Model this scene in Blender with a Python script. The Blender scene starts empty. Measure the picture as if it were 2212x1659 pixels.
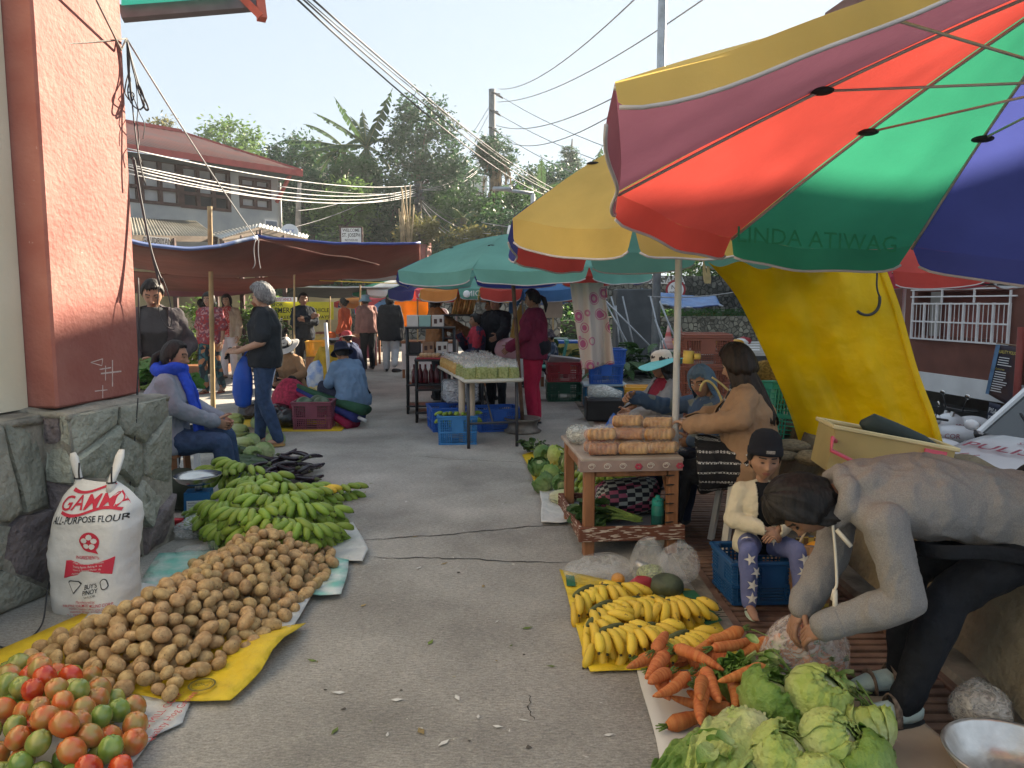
import bpy,bmesh,math,random
import numpy as np
from mathutils import Vector,Matrix,Euler
random.seed(7);RNG=np.random.default_rng(11)
S=bpy.context.scene
COL=S.collection
R=math.radians;PI=math.pi
FPX,CAMH=1640.0,1.45
TH=math.atan((829.5-655)/FPX)
cam=bpy.data.objects.new('camera',bpy.data.cameras.new('camera'));COL.objects.link(cam)
cam.location=(0,0,CAMH);cam.rotation_euler=(PI/2-TH,0,0)
cam.data.sensor_fit='HORIZONTAL';cam.data.sensor_width=36
cam.data.lens=FPX/2212*36;cam.data.clip_start=.05;cam.data.clip_end=2000
S.camera=cam
SUN_AZ,SUN_EL=40.0,24.0
w=bpy.data.worlds.new('World');S.world=w;w.use_nodes=True
nt=w.node_tree;bg=nt.nodes['Background']
sky=nt.nodes.new('ShaderNodeTexSky');sky.sky_type='NISHITA';sky.sun_disc=False
sky.sun_elevation=R(SUN_EL);sky.sun_rotation=R(SUN_AZ);sky.altitude=1500
sky.air_density=1.0;sky.dust_density=2.2;sky.ozone_density=1.0
veil=nt.nodes.new('ShaderNodeMix');veil.data_type='RGBA';veil.inputs[0].default_value=.975
veil.inputs[7].default_value=(1.06,1.34,1.68,1);nt.links.new(sky.outputs[0],veil.inputs[6]);nt.links.new(veil.outputs[2],bg.inputs[0]);bg.inputs[1].default_value=0.13
sl=bpy.data.lights.new('sun','SUN');sl.energy=5.0;sl.angle=R(.6);sl.color=(1,.90,.76)
sun=bpy.data.objects.new('sun',sl);COL.objects.link(sun)
_sd=Vector((math.sin(R(SUN_AZ))*math.cos(R(SUN_EL)),math.cos(R(SUN_AZ))*math.cos(R(SUN_EL)),math.sin(R(SUN_EL))))
sun.rotation_euler=_sd.to_track_quat('Z','Y').to_euler();sun.location=(20,20,30)
S.view_settings.view_transform='Standard';S.view_settings.look='None'
S.view_settings.exposure=2.12;S.view_settings.gamma=1.0
S.view_settings.use_white_balance=True;S.view_settings.white_balance_temperature=7100
try:
 S.cycles.max_bounces=8;S.cycles.transparent_max_bounces=24
 S.cycles.sample_clamp_indirect=4.0
except Exception:pass
_F=np.array([0,math.cos(TH),-math.sin(TH)]);_U=np.array([0,math.sin(TH),math.cos(TH)])
def _ray(u,v):return _F+np.array([(u-1106)/FPX,0,0])+_U*((829.5-v)/FPX)
def P(u,v,d):
 r=_ray(u,v);return np.array([0,0,CAMH])+r*(d/r[1])
def G(u,v,z=0.):
 r=_ray(u,v);return np.array([0,0,CAMH])+r*((z-CAMH)/r[2])
def V(*a):return np.array(a,float)
Z1=V(0,0,1.)
def nrm(a):
 a=np.asarray(a,float);return a/(np.linalg.norm(a)+1e-12)
def lerp(a,b,t):return a+(b-a)*t
def rz(a,p):
 c,s=math.cos(a),math.sin(a);p=np.asarray(p,float)
 return np.stack([p[...,0]*c-p[...,1]*s,p[...,0]*s+p[...,1]*c,p[...,2]],-1)
def rotm(axis,a):return np.array(Matrix.Rotation(a,3,Vector(axis)))
_NK=RNG.normal(size=(9,3));_NK/=np.linalg.norm(_NK,axis=1)[:,None];_NP=RNG.uniform(0,6.28,9)
def snoise(p,f=1.,seed=0.):
 p=np.asarray(p,float)*f;o=0
 wv=np.sin(p@_NK[0]*.9+_NP[0]+seed)[...,None]*_NK[1]*.8+np.sin(p@_NK[2]*.8+_NP[3]+seed*1.7)[...,None]*_NK[3]*.8
 q=p+wv
 for i in range(3,9):o=o+np.sin(q@_NK[i]*(1+.28*(i-3))+_NP[i]+seed*(i+1))/(1+.22*(i-3))
 return o/3.2
WM={}
def thing(name,label,cat,loc=(0,0,0),rotz=0.,group=None):
 o=bpy.data.objects.new(name,None);COL.objects.link(o);o.empty_display_size=.1
 o.location=tuple(loc);o.rotation_euler=(0,0,rotz)
 o['label']=label;o['category']=cat
 if group:o['group']=group
 WM[o]=Matrix.Translation(Vector(tuple(float(x)for x in loc)))@Matrix.Rotation(rotz,4,'Z')
 return o
def tag(o,label,cat,group=None):
 o['label']=label;o['category']=cat
 if group:o['group']=group
 return o
def struct(o):o['kind']='structure';return o
def stuff(o):o['kind']='stuff';return o
def ensure(m):
 return m if isinstance(m,(list,tuple))else[m]
class MB:
 """collects geometry; build() links it as one mesh object"""
 def __init__(s):s.v=[];s.f=[];s.m=[];s.uv=[];s.n=0
 def add(s,v,f,mi=0,uv=None):
  v=np.asarray(v,float).reshape(-1,3);o=s.n
  s.v.append(v);s.n+=len(v)
  s.f+=[tuple(int(i)+o for i in q)for q in f]
  s.m+=list(mi)if isinstance(mi,(list,np.ndarray))else[mi]*len(f)
  s.uv.append(np.zeros((len(v),2))if uv is None else np.asarray(uv,float));return s
 def quads(s,V4,mi=0):
  V4=np.asarray(V4,float);k=len(V4)
  return s.add(V4.reshape(-1,3),np.arange(4*k).reshape(k,4),mi,np.tile([[0,0],[1,0],[1,1],[0,1]],(k,1)))
 def box(s,c,sz,rot=None,mi=0,bev=0.):
  x,y,z=np.asarray(sz,float)/2
  if bev>0:
   b=min(bev,x*.9,y*.9,z*.9);pts=[]
   for sx in(-1,1):
    for sy in(-1,1):
     for sz_ in(-1,1):
      pts+=[(sx*x,sy*(y-b),sz_*(z-b)),(sx*(x-b),sy*y,sz_*(z-b)),(sx*(x-b),sy*(y-b),sz_*z)]
   bm=bmesh.new()
   for p in pts:bm.verts.new(p)
   r=bmesh.ops.convex_hull(bm,input=bm.verts);bm.verts.index_update()
   v=np.array([q.co[:]for q in bm.verts]);f=[[q.index for q in fc.verts]for fc in bm.faces];bm.free()
  else:
   v=np.array([(a,b_,c_)for a in(-x,x)for b_ in(-y,y)for c_ in(-z,z)])
   f=[(0,1,3,2),(4,6,7,5),(0,4,5,1),(2,3,7,6),(0,2,6,4),(1,5,7,3)]
  if rot is not None:v=v@np.asarray(rot).T
  return s.add(v+np.asarray(c,float),f,mi)
 def bar(s,a,b,w,h=None,mi=0,up=(0,0,1),bev=0.):
  a=np.asarray(a,float);b=np.asarray(b,float);h=h or w;d=b-a;L=np.linalg.norm(d);d=d/L
  x=np.cross(d,up)
  if np.linalg.norm(x)<1e-3:x=np.cross(d,(0,1,0))
  x=nrm(x);y=np.cross(x,d)
  return s.box((a+b)/2,(w,L,h),np.stack([x,d,y],1),mi,bev)
 def tube(s,pts,rad,n=8,mi=0,side=None,caps=True):
  pts=np.asarray(pts,float);k=len(pts)
  rad=np.asarray([rad]*k if np.isscalar(rad)else rad,float)
  if rad.ndim==1:rad=np.stack([rad,rad],1)
  t=np.gradient(pts,axis=0);t/=np.linalg.norm(t,axis=1)[:,None]+1e-12
  if side is None:
   a=np.cross(t[0],(0,0,1.));
   if np.linalg.norm(a)<.1:a=np.cross(t[0],(0,1.,0))
  else:a=np.asarray(side,float)
  an=np.linspace(0,2*PI,n,endpoint=False);vs=[]
  for i in range(k):
   a=a-t[i]*(a@t[i]);a=nrm(a);b=np.cross(t[i],a)
   vs.append(pts[i]+np.outer(np.cos(an)*rad[i,0],a)+np.outer(np.sin(an)*rad[i,1],b))
  v=np.concatenate(vs);f=[]
  for i in range(k-1):
   for j in range(n):
    j2=(j+1)%n;f.append((i*n+j,i*n+j2,(i+1)*n+j2,(i+1)*n+j))
  uv=np.stack([np.tile(np.arange(n)/n,k),np.repeat(np.linspace(0,1,k),n)],1)
  if caps:f+=[tuple(range(n))[::-1],tuple(range((k-1)*n,k*n))]
  return s.add(v,f,mi,uv)
 def cap(s,p0,r0,p1,r1,n=12,mi=0):
  p0=np.asarray(p0,float);p1=np.asarray(p1,float);d=nrm(p1-p0)
  pts=[p0-d*r0*.95,p0-d*r0*.7,p0,p1,p1+d*r1*.7,p1+d*r1*.95]
  return s.tube(pts,[r0*.25,r0*.72,r0,r1,r1*.72,r1*.25],n,mi)
 def ell(s,c,r,n=12,mi=0,rot=None,m=None):
  m=m or max(6,n*2//3)
  th=np.linspace(.12,PI-.12,m);v=[]
  for t in th:
   a=np.linspace(0,2*PI,n,endpoint=False)
   v.append(np.stack([np.sin(t)*np.cos(a),np.sin(t)*np.sin(a),np.full(n,np.cos(t))],1))
  v=np.concatenate(v)*np.asarray(r,float)
  if rot is not None:v=v@np.asarray(rot).T
  f=[(i*n+j,(i+1)*n+j,(i+1)*n+(j+1)%n,i*n+(j+1)%n)for i in range(m-1)for j in range(n)]
  f+=[tuple(range(n)),tuple(range((m-1)*n,m*n))[::-1]]
  return s.add(v+np.asarray(c,float),f,mi)
 def lathe(s,prof,n=24,c=(0,0,0),mi=0,fn=None,close=False):
  prof=np.asarray(prof,float);k=len(prof);a=np.linspace(0,2*PI,n,endpoint=False)
  v=np.stack([prof[:,0,None]*np.cos(a),prof[:,0,None]*np.sin(a),prof[:,1,None]+0*a],-1).reshape(-1,3)
  if fn is not None:v=fn(v)
  f=[(i*n+j,i*n+(j+1)%n,(i+1)*n+(j+1)%n,(i+1)*n+j)for i in range(k-1)for j in range(n)]
  if close:f+=[tuple(range(n))[::-1],tuple(range((k-1)*n,k*n))]
  uv=np.stack([np.tile(np.arange(n)/n,k),np.repeat(np.linspace(0,1,k),n)],1)
  return s.add(v+np.asarray(c,float),f,mi,uv)
 def grid(s,fn,nu,nv,mi=0,u=(0,1),v=(0,1)):
  a,b=np.meshgrid(np.linspace(*u,nu),np.linspace(*v,nv),indexing='ij')
  p=fn(a,b).reshape(-1,3)
  f=[(i*nv+j,(i+1)*nv+j,(i+1)*nv+j+1,i*nv+j+1)for i in range(nu-1)for j in range(nv-1)]
  return s.add(p,f,mi,np.stack([a.ravel(),b.ravel()],1))
 def poly(s,pts,mi=0):
  pts=np.asarray(pts,float);return s.add(pts,[tuple(range(len(pts)))],mi,pts[:,:2])
 def prism(s,pts,h,mi=0):
  pts=np.asarray(pts,float);n=len(pts);h=np.asarray(h,float)
  return s.add(np.concatenate([pts,pts+h]),[tuple(range(n))[::-1],tuple(range(n,2*n))]+[(i,(i+1)%n,n+(i+1)%n,n+i)for i in range(n)],mi)
 def mesh(s,name,mats,smooth=True,W=None):
  me=bpy.data.meshes.new(name);v=np.concatenate(s.v)if s.v else np.zeros((0,3))
  if W is not None:
   Mi=np.array(W.inverted());v=v@Mi[:3,:3].T+Mi[:3,3]
  me.from_pydata(v,[],s.f)
  for m in ensure(mats):me.materials.append(m)
  if s.f:
   me.polygons.foreach_set('material_index',np.array(s.m,dtype=np.int32))
   uv=np.concatenate(s.uv);ul=me.uv_layers.new(name='uv')
   li=np.empty(len(me.loops),dtype=np.int32);me.loops.foreach_get('vertex_index',li)
   ul.data.foreach_set('uv',uv[li].ravel().astype(np.float32))
  if smooth:sm(me,smooth)
  me.update();return me
 def build(s,name,mats,parent=None,smooth=True,world=True):
  W=WM.get(parent)if(parent is not None and world)else None
  return obj(name,s.mesh(name,mats,smooth,W),parent)
def sm(me,ang=True):
 me.polygons.foreach_set('use_smooth',[True]*len(me.polygons))
 if ang is not True:
  try:me.set_sharp_from_angle(angle=R(ang))
  except Exception:pass
def obj(name,me,parent=None):
 o=bpy.data.objects.new(name,me);COL.objects.link(o)
 if parent is not None:
  o.parent=parent;WM[o]=WM.get(parent,Matrix.Identity(4))
 return o
def shell(o,t,off=0.):
 m=o.modifiers.new('solid','SOLIDIFY');m.thickness=t;m.offset=off;return o
def copy_tree(o,parent=None):
 c=o.copy();COL.objects.link(c);c.parent=parent
 for ch in list(o.children):copy_tree(ch,c)
 return c
def bez(*p,n=12):
 p=np.asarray(p,float);t=np.linspace(0,1,n)[:,None]
 if len(p)==3:return(1-t)**2*p[0]+2*t*(1-t)*p[1]+t*t*p[2]
 return(1-t)**3*p[0]+3*t*(1-t)**2*p[1]+3*t*t*(1-t)*p[2]+t**3*p[3]
def cat(a,b,sag,n=14):
 t=np.linspace(0,1,n)[:,None];p=lerp(np.asarray(a,float),np.asarray(b,float),t);p[:,2:]-=sag*4*t*(1-t);return p
_TS=bpy.data.scenes.new('tmp_remesh')
def tdg():
 with bpy.context.temp_override(scene=_TS,view_layer=_TS.view_layers[0]):
  return bpy.context.evaluated_depsgraph_get()
def remesh(mb,vox,smooth=5,fac=.5):
 me=mb.mesh('tmp',[],False);o=bpy.data.objects.new('tmp',me);_TS.collection.objects.link(o)
 m=o.modifiers.new('r','REMESH');m.mode='VOXEL';m.voxel_size=vox;m.adaptivity=0
 if smooth:
  m2=o.modifiers.new('s','SMOOTH');m2.factor=fac;m2.iterations=smooth
 dg=tdg()
 e=o.evaluated_get(dg);em=e.to_mesh()
 v=np.empty(len(em.vertices)*3);em.vertices.foreach_get('co',v);v=v.reshape(-1,3)
 nm=np.empty(len(em.vertices)*3);em.vertices.foreach_get('normal',nm);nm=nm.reshape(-1,3)
 f=[tuple(p.vertices)for p in em.polygons]
 e.to_mesh_clear();bpy.data.objects.remove(o);bpy.data.meshes.remove(me)
 return v,nm,f
_TXT={}
def text2d(s,size=1.,align='CENTER',res=2,ext=0.,bold=0.):
 k=(s,align,res,bold)
 if k not in _TXT:
  cu=bpy.data.curves.new('t','FONT');cu.body=s;cu.align_x=align;cu.align_y='CENTER';cu.resolution_u=res;cu.offset=bold
  o=bpy.data.objects.new('t',cu);_TS.collection.objects.link(o)
  dg=tdg();e=o.evaluated_get(dg);em=e.to_mesh()
  v=np.array([q.co[:]for q in em.vertices]).reshape(-1,3);f=[tuple(p.vertices)for p in em.polygons]
  e.to_mesh_clear();bpy.data.objects.remove(o);bpy.data.curves.remove(cu)
  _TXT[k]=(v,f)
 v,f=_TXT[k];return v*size,f
def text_on(mb,s,o,ex,ey,size,mi=0,align='CENTER',off=.003,sx=1.,bold=0.):
 v,f=text2d(s,size,align,bold=bold);ex=nrm(ex);ey=nrm(ey);n=np.cross(ex,ey)
 if len(v):mb.add(np.asarray(o,float)+v[:,:1]*sx*ex+v[:,1:2]*ey+n*off,f,mi)
_MC={}
def mat(name,c,r=.6,var=.15,vs=5.,b=0.,bs=40.,metal=0.,c2=None,tl=0.,rnd=0.,alpha=1.,spec=.4,det=4.,st=None,hue=0.,lo=.35,hi=.65,uvm=False,bd=.01,sss=0.,coat=0.,emit=0):
 if name in _MC:return _MC[name]
 m=bpy.data.materials.new(name);m.use_nodes=True;_MC[name]=m
 n=m.node_tree.nodes;l=m.node_tree.links;p=n['Principled BSDF'];out=n['Material Output']
 c=tuple(c)+(1,)
 tc=n.new('ShaderNodeTexCoord');co=tc.outputs['UV' if uvm else 'Object']
 if st is not None:
  mp=n.new('ShaderNodeMapping');mp.inputs['Scale'].default_value=st;l.new(co,mp.inputs[0]);co=mp.outputs[0]
 cs=None
 if var>0 or c2 is not None:
  nz=n.new('ShaderNodeTexNoise');nz.inputs['Scale'].default_value=vs;nz.inputs['Detail'].default_value=det;l.new(co,nz.inputs['Vector'])
  rp=n.new('ShaderNodeValToRGB');l.new(nz.outputs['Fac'],rp.inputs[0])
  rp.color_ramp.elements[0].position=lo;rp.color_ramp.elements[1].position=hi
  a=tuple(x*(1-var)for x in c[:3])+(1,);bb=(tuple(c2)+(1,))if c2 is not None else tuple(min(1,x*(1+var))for x in c[:3])+(1,)
  rp.color_ramp.elements[0].color=c if c2 is not None else a;rp.color_ramp.elements[1].color=bb;cs=rp.outputs[0]
 if rnd>0 or hue>0:
  oi=n.new('ShaderNodeObjectInfo');hs=n.new('ShaderNodeHueSaturation')
  if cs is not None:l.new(cs,hs.inputs['Color'])
  else:hs.inputs['Color'].default_value=c
  mr=n.new('ShaderNodeMapRange');mr.inputs[3].default_value=1-rnd;mr.inputs[4].default_value=1+rnd;l.new(oi.outputs['Random'],mr.inputs[0]);l.new(mr.outputs[0],hs.inputs['Value'])
  if hue>0:
   mh=n.new('ShaderNodeMapRange');mh.inputs[3].default_value=.5-hue;mh.inputs[4].default_value=.5+hue
   mm=n.new('ShaderNodeMath');mm.operation='FRACT';m3=n.new('ShaderNodeMath');m3.operation='MULTIPLY';m3.inputs[1].default_value=7.31
   l.new(oi.outputs['Random'],m3.inputs[0]);l.new(m3.outputs[0],mm.inputs[0]);l.new(mm.outputs[0],mh.inputs[0]);l.new(mh.outputs[0],hs.inputs['Hue'])
  cs=hs.outputs[0]
 if cs is not None:l.new(cs,p.inputs['Base Color'])
 else:p.inputs['Base Color'].default_value=c
 p.inputs['Roughness'].default_value=r;p.inputs['Metallic'].default_value=metal;p.inputs['Specular IOR Level'].default_value=spec
 if coat:p.inputs['Coat Weight'].default_value=coat;p.inputs['Coat Roughness'].default_value=.1
 if sss:p.inputs['Subsurface Weight'].default_value=sss;p.inputs['Subsurface Radius'].default_value=(.02,.008,.004);p.inputs['Subsurface Scale'].default_value=.5
 if b>0:
  n2=n.new('ShaderNodeTexNoise');n2.inputs['Scale'].default_value=bs;n2.inputs['Detail'].default_value=5;l.new(co,n2.inputs['Vector'])
  bp=n.new('ShaderNodeBump');bp.inputs['Strength'].default_value=b;bp.inputs['Distance'].default_value=bd;l.new(n2.outputs['Fac'],bp.inputs['Height']);l.new(bp.outputs[0],p.inputs['Normal'])
 sh=p.outputs[0]
 if tl>0:
  t=n.new('ShaderNodeBsdfTranslucent');mx=n.new('ShaderNodeMixShader');mx.inputs[0].default_value=tl
  if cs is not None:l.new(cs,t.inputs[0])
  else:t.inputs[0].default_value=c
  l.new(sh,mx.inputs[1]);l.new(t.outputs[0],mx.inputs[2]);sh=mx.outputs[0]
 if alpha<1:
  t=n.new('ShaderNodeBsdfTransparent');mx=n.new('ShaderNodeMixShader');mx.inputs[0].default_value=alpha
  l.new(t.outputs[0],mx.inputs[1]);l.new(sh,mx.inputs[2]);sh=mx.outputs[0]
 l.new(sh,out.inputs[0]);return m
def nodes(m):return m.node_tree.nodes,m.node_tree.links,m.node_tree.nodes['Principled BSDF']
def bag_mat(name,c=(.9,.9,.9),a=.25,r=.12):
 """thin clear plastic: mostly see-through, milky and glossy on its folds"""
 if name in _MC:return _MC[name]
 m=mat(name,c,r,.05,8,b=.35,bs=14,alpha=.5,spec=.6,bd=.03);n,l,p=nodes(m)
 mx=[q for q in n if q.type=='MIX_SHADER'][0]
 nz=n.new('ShaderNodeTexNoise');nz.inputs['Scale'].default_value=5;nz.inputs['Detail'].default_value=2;nz.inputs['Distortion'].default_value=2.5
 ml=n.new('ShaderNodeMapRange');ml.inputs[1].default_value=.35;ml.inputs[2].default_value=.7;ml.inputs[3].default_value=a*.45;ml.inputs[4].default_value=min(1,a*1.5)
 l.new(nz.outputs['Fac'],ml.inputs[0]);l.new(ml.outputs[0],mx.inputs[0])
 return m
def concrete():
 m=mat('concrete',(.41,.38,.338),.85,0,c2=(.52,.485,.435),vs=1.3,b=.0,det=8,lo=.3,hi=.7)
 n,l,p=nodes(m);tc=[q for q in n if q.type=='TEX_COORD'][0]
 mp=n.new('ShaderNodeMapping');mp.inputs['Scale'].default_value=(16,46,1);mp.inputs['Rotation'].default_value=(0,0,R(-9));l.new(tc.outputs['Object'],mp.inputs[0])
 a=n.new('ShaderNodeTexNoise');a.inputs['Scale'].default_value=2.2;a.inputs['Detail'].default_value=6;a.inputs['Roughness'].default_value=.72;l.new(mp.outputs[0],a.inputs['Vector'])
 g=n.new('ShaderNodeTexNoise');g.inputs['Scale'].default_value=120;g.inputs['Detail'].default_value=6;g.inputs['Roughness'].default_value=.7;l.new(tc.outputs['Object'],g.inputs['Vector'])
 st=n.new('ShaderNodeTexNoise');st.inputs['Scale'].default_value=.9;st.inputs['Detail'].default_value=8;st.inputs['Roughness'].default_value=.62;l.new(tc.outputs['Object'],st.inputs['Vector'])
 sr=n.new('ShaderNodeMapRange');sr.inputs[1].default_value=.35;sr.inputs[2].default_value=.68;sr.inputs[3].default_value=.64;sr.inputs[4].default_value=1.16;l.new(st.outputs['Fac'],sr.inputs[0])
 gr=n.new('ShaderNodeMapRange');gr.inputs[1].default_value=.3;gr.inputs[2].default_value=.7;gr.inputs[3].default_value=.60;gr.inputs[4].default_value=1.32;l.new(a.outputs['Fac'],gr.inputs[0])
 g2=n.new('ShaderNodeMapRange');g2.inputs[1].default_value=.3;g2.inputs[2].default_value=.7;g2.inputs[3].default_value=.68;g2.inputs[4].default_value=1.3;l.new(g.outputs['Fac'],g2.inputs[0])
 m0=n.new('ShaderNodeMath');m0.operation='MULTIPLY';l.new(g2.outputs[0],m0.inputs[0]);l.new(gr.outputs[0],m0.inputs[1])
 mu=n.new('ShaderNodeMath');mu.operation='MULTIPLY';l.new(sr.outputs[0],mu.inputs[0]);l.new(m0.outputs[0],mu.inputs[1])
 rp=[q for q in n if q.type=='VALTORGB'][0]
 mx=n.new('ShaderNodeMix');mx.data_type='RGBA';mx.blend_type='MULTIPLY';mx.inputs[0].default_value=1
 cb=n.new('ShaderNodeCombineColor');[l.new(mu.outputs[0],cb.inputs[i])for i in range(3)]
 l.new(rp.outputs[0],mx.inputs[6]);l.new(cb.outputs[0],mx.inputs[7]);l.new(mx.outputs[2],p.inputs['Base Color'])
 ad=n.new('ShaderNodeMath');ad.operation='MULTIPLY_ADD';ad.inputs[1].default_value=.35;l.new(g.outputs['Fac'],ad.inputs[0]);l.new(a.outputs['Fac'],ad.inputs[2])
 bp=n.new('ShaderNodeBump');bp.inputs['Strength'].default_value=1.;bp.inputs['Distance'].default_value=.012;l.new(ad.outputs[0],bp.inputs['Height']);l.new(bp.outputs[0],p.inputs['Normal'])
 return m
M_conc=concrete()
M_earth=mat('earth',(.12,.10,.075),.95,.4,3,b=.6,bs=12,bd=.05)
EDGE=2.05
street=struct(MB().poly([(-60,-6,0),(.93,-6,0),(.93,13,0),(.93,140,0),(-60,140,0)]).build('street',M_conc,smooth=False))
struct(MB().poly([(.93,13,0),(3,13,0),(3,21,0),(60,21,0),(60,140,0),(.93,140,0)]).build('road',M_conc,smooth=False))
lot=MB().poly([(EDGE,-6,-1.1),(60,-6,-1.1),(60,13,-1.1),(EDGE,13,-1.1)]);lot.poly([(EDGE,13,-1.1),(3,13,-1.1),(3,13,0),(EDGE,13,0)]);lot.poly([(3,13,-1.1),(60,13,-1.1),(60,21,-1.1),(3,21,-1.1)]);lot.poly([(3,21,-1.1),(60,21,-1.1),(60,21,0),(3,21,0)]);lot.poly([(3,13,-1.1),(3,21,-1.1),(3,21,0),(3,13,0)])
struct(lot.build('car_park',mat('asphalt',(.07,.07,.068),.9,.3,4,b=.3,bs=60),smooth=False))
e=MB().box((EDGE-.17,4,-.55),(.36,20,1.14),bev=.02);e.box((.965,4,-.15),(.07,20,.31))
struct(e.build('retaining_edge',mat('edge_stone',(.21,.18,.14),.95,.45,4,b=.8,bs=14,bd=.03),smooth=False))
dr=MB().poly([(1,-6,-.3),(EDGE-.35,-6,-.3),(EDGE-.35,14,-.3),(1,14,-.3)])
struct(dr.build('drain_bed',M_earth,smooth=False))
M_crack=mat('crack_dark',(.04,.037,.033),.95,.2,30)
def crack(a,b,w,amp,seed,n=60):
 t=np.linspace(0,1,n);p=lerp(np.array(a),np.array(b),t[:,None]);nn=nrm(np.array([-(b[1]-a[1]),b[0]-a[0]]))
 off=amp*(np.sin(t*9+seed)+.6*np.sin(t*23+seed*2)+.35*np.sin(t*61+seed*3)+.2*RNG.normal(size=n));p=p+off[:,None]*nn
 ww=w*(.5+.5*np.abs(np.sin(t*17+seed)))*np.minimum(1,6*np.minimum(t,1-t)+.15)
 L=np.c_[p+ww[:,None]*nn,np.full(n,.0035)];Q=np.c_[p-ww[:,None]*nn,np.full(n,.0035)]
 m=MB();m.add(np.concatenate([L,Q]),[(i,i+1,n+i+1,n+i)for i in range(n-1)]);o=m.build('crack',M_crack,street,False);return o
crack(G(770,1170)[:2],G(1225,1133)[:2],.006,.012,1);crack(G(795,1203)[:2],G(1230,1216)[:2],.006,.012,4)
crack(G(430,775)[:2]+[0,-.4],G(500,790)[:2],.012,.05,2);crack(G(1140,1500)[:2],G(1150,1560)[:2],.002,.006,6,16)
crack(G(880,985)[:2],G(1190,1005)[:2],.004,.02,8)
for k in range(26):
 q=G(random.uniform(700,1200),random.uniform(900,1640));a=random.uniform(0,3);r_=random.uniform(.003,.012)
 pts=[(q[0]+r_*random.uniform(.5,1.4)*math.cos(a+j),q[1]+r_*random.uniform(.5,1.4)*math.sin(a+j),.003)for j in np.linspace(0,6.28,7)[:-1]]
 MB().poly(pts).build('speck',mat('speck%d'%(k%3),[(.6,.58,.52),(.08,.07,.06),(.45,.40,.3)][k%3],.9,0),street,False)
M_lit=[mat('trod_leaf',(.12,.17,.04),.8,.3,30),mat('dry_trod_leaf',(.30,.22,.10),.85,.3,30),mat('paper_scrap',(.62,.60,.56),.8,.1,30)]
for k in range(60):
 q=G(random.uniform(640,1330),random.uniform(850,1640)**1.0);a=random.uniform(0,6.3);L=random.uniform(.008,.03);d_=V(math.cos(a),math.sin(a),0);s_=V(-d_[1],d_[0],0)*L*random.uniform(.25,.5);o_=q+V(0,0,.0045)
 MB().add([o_-d_*L,o_-d_*L*.2+s_,o_+d_*L+V(0,0,.003),o_-d_*L*.1-s_],[(0,3,2,1)]).build('litter',M_lit[k%3 if k%5 else 2],street,False)
M_rust=mat('rusty_slat',(.105,.055,.038),.8,0,c2=(.19,.11,.075),vs=9,b=.35,bs=60,rnd=.18)
gr=thing('drain_grating','long rust-brown slatted grating over the drain beside the bread table','grating',(1.35,6,-.02))
fr=MB().box((1.02,6,-.03),(.05,14,.06),bev=.006);fr.box((EDGE-.36,6,-.03),(.05,14,.06),bev=.006);fr.build('side_rail',M_rust,gr,False)
xs0,xs1=1.045,EDGE-.385;sl_=None
for k in range(205):
 y=1.6+k*.06
 if sl_ is None:
  sl_=MB().box((0,0,0),(xs1-xs0-.004,.038,.03),bev=.004).mesh('slat',M_rust,False);mid=(xs0+xs1)/2
 o=obj('slat',sl_,gr);o.location=(mid-1.35+random.uniform(-.002,.002),y-6,-.004+random.uniform(-.003,.003));o.rotation_euler=(random.uniform(-.05,.05),random.uniform(-.003,.003),random.uniform(-.008,.008))
WA=R(8);wt=V(-math.sin(WA),-math.cos(WA),0);wn=V(math.cos(WA),-math.sin(WA),0);WO=V(-2.2,4.46,0);WR=np.stack([wn,-wt,V(0,0,1)],1)
def wp(n,t,z):return WO+wn*n+wt*t+V(0,0,z)
wb=thing('wall_corner','cream plastered wall ending in a red painted pillar on a rubble stone plinth','wall',wp(-.3,.3,0))
def stucco(name,c,c2,vs,bs=34,b=.6):
 return mat(name,c,.75,0,c2=c2,vs=vs,b=b,bs=bs,bd=.012,det=6,lo=.4,hi=.75)
M_red=stucco('red_paint',(.30,.092,.072),(.38,.15,.12),3.5)
n,l,p=nodes(M_red)
tc=[q for q in n if q.type=='TEX_COORD'][0];rp=[q for q in n if q.type=='VALTORGB'][0]
nz=n.new('ShaderNodeTexNoise');nz.inputs['Scale'].default_value=26;nz.inputs['Detail'].default_value=8;nz.inputs['Roughness'].default_value=.75
r2=n.new('ShaderNodeValToRGB');r2.color_ramp.elements[0].position=.66;r2.color_ramp.elements[1].position=.72;l.new(tc.outputs['Object'],nz.inputs['Vector']);l.new(nz.outputs['Fac'],r2.inputs[0])
mx=n.new('ShaderNodeMix');mx.data_type='RGBA';l.new(r2.outputs[0],mx.inputs[0]);l.new(rp.outputs[0],mx.inputs[6]);mx.inputs[7].default_value=(.62,.45,.40,1);l.new(mx.outputs[2],p.inputs['Base Color'])
M_cream=stucco('cream_paint',(.70,.63,.47),(.76,.70,.55),2.2,b=.25)
M_mort=mat('plinth_mortar',(.27,.25,.21),.95,.25,8,b=.9,bs=30,bd=.02)
MB().box(wp(-.36,.33,3.2),(.72,.68,4.56),WR,bev=.012).build('pillar',M_red,wb,False)
MB().box(wp(-.46,3.2,3.2),(.6,5.05,4.56),WR).build('plaster_wall',M_cream,wb,False)
pl=MB().box(wp(-.28,.30,.45),(.76,.84,.9),WR);pl.box(wp(-.41,3.2,.45),(.72,5.0,.9),WR)
core=pl.build('plinth_core',M_mort,wb,False)
M_stone=mat('rubble_stone',(.24,.245,.205),.9,0,c2=(.36,.36,.30),vs=6,b=1.,bs=26,bd=.03,rnd=.22,hue=.03)
M_stone2=mat('purple_stone',(.15,.125,.13),.9,0,c2=(.24,.20,.20),vs=8,b=1.,bs=22,bd=.03,rnd=.1)
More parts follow.
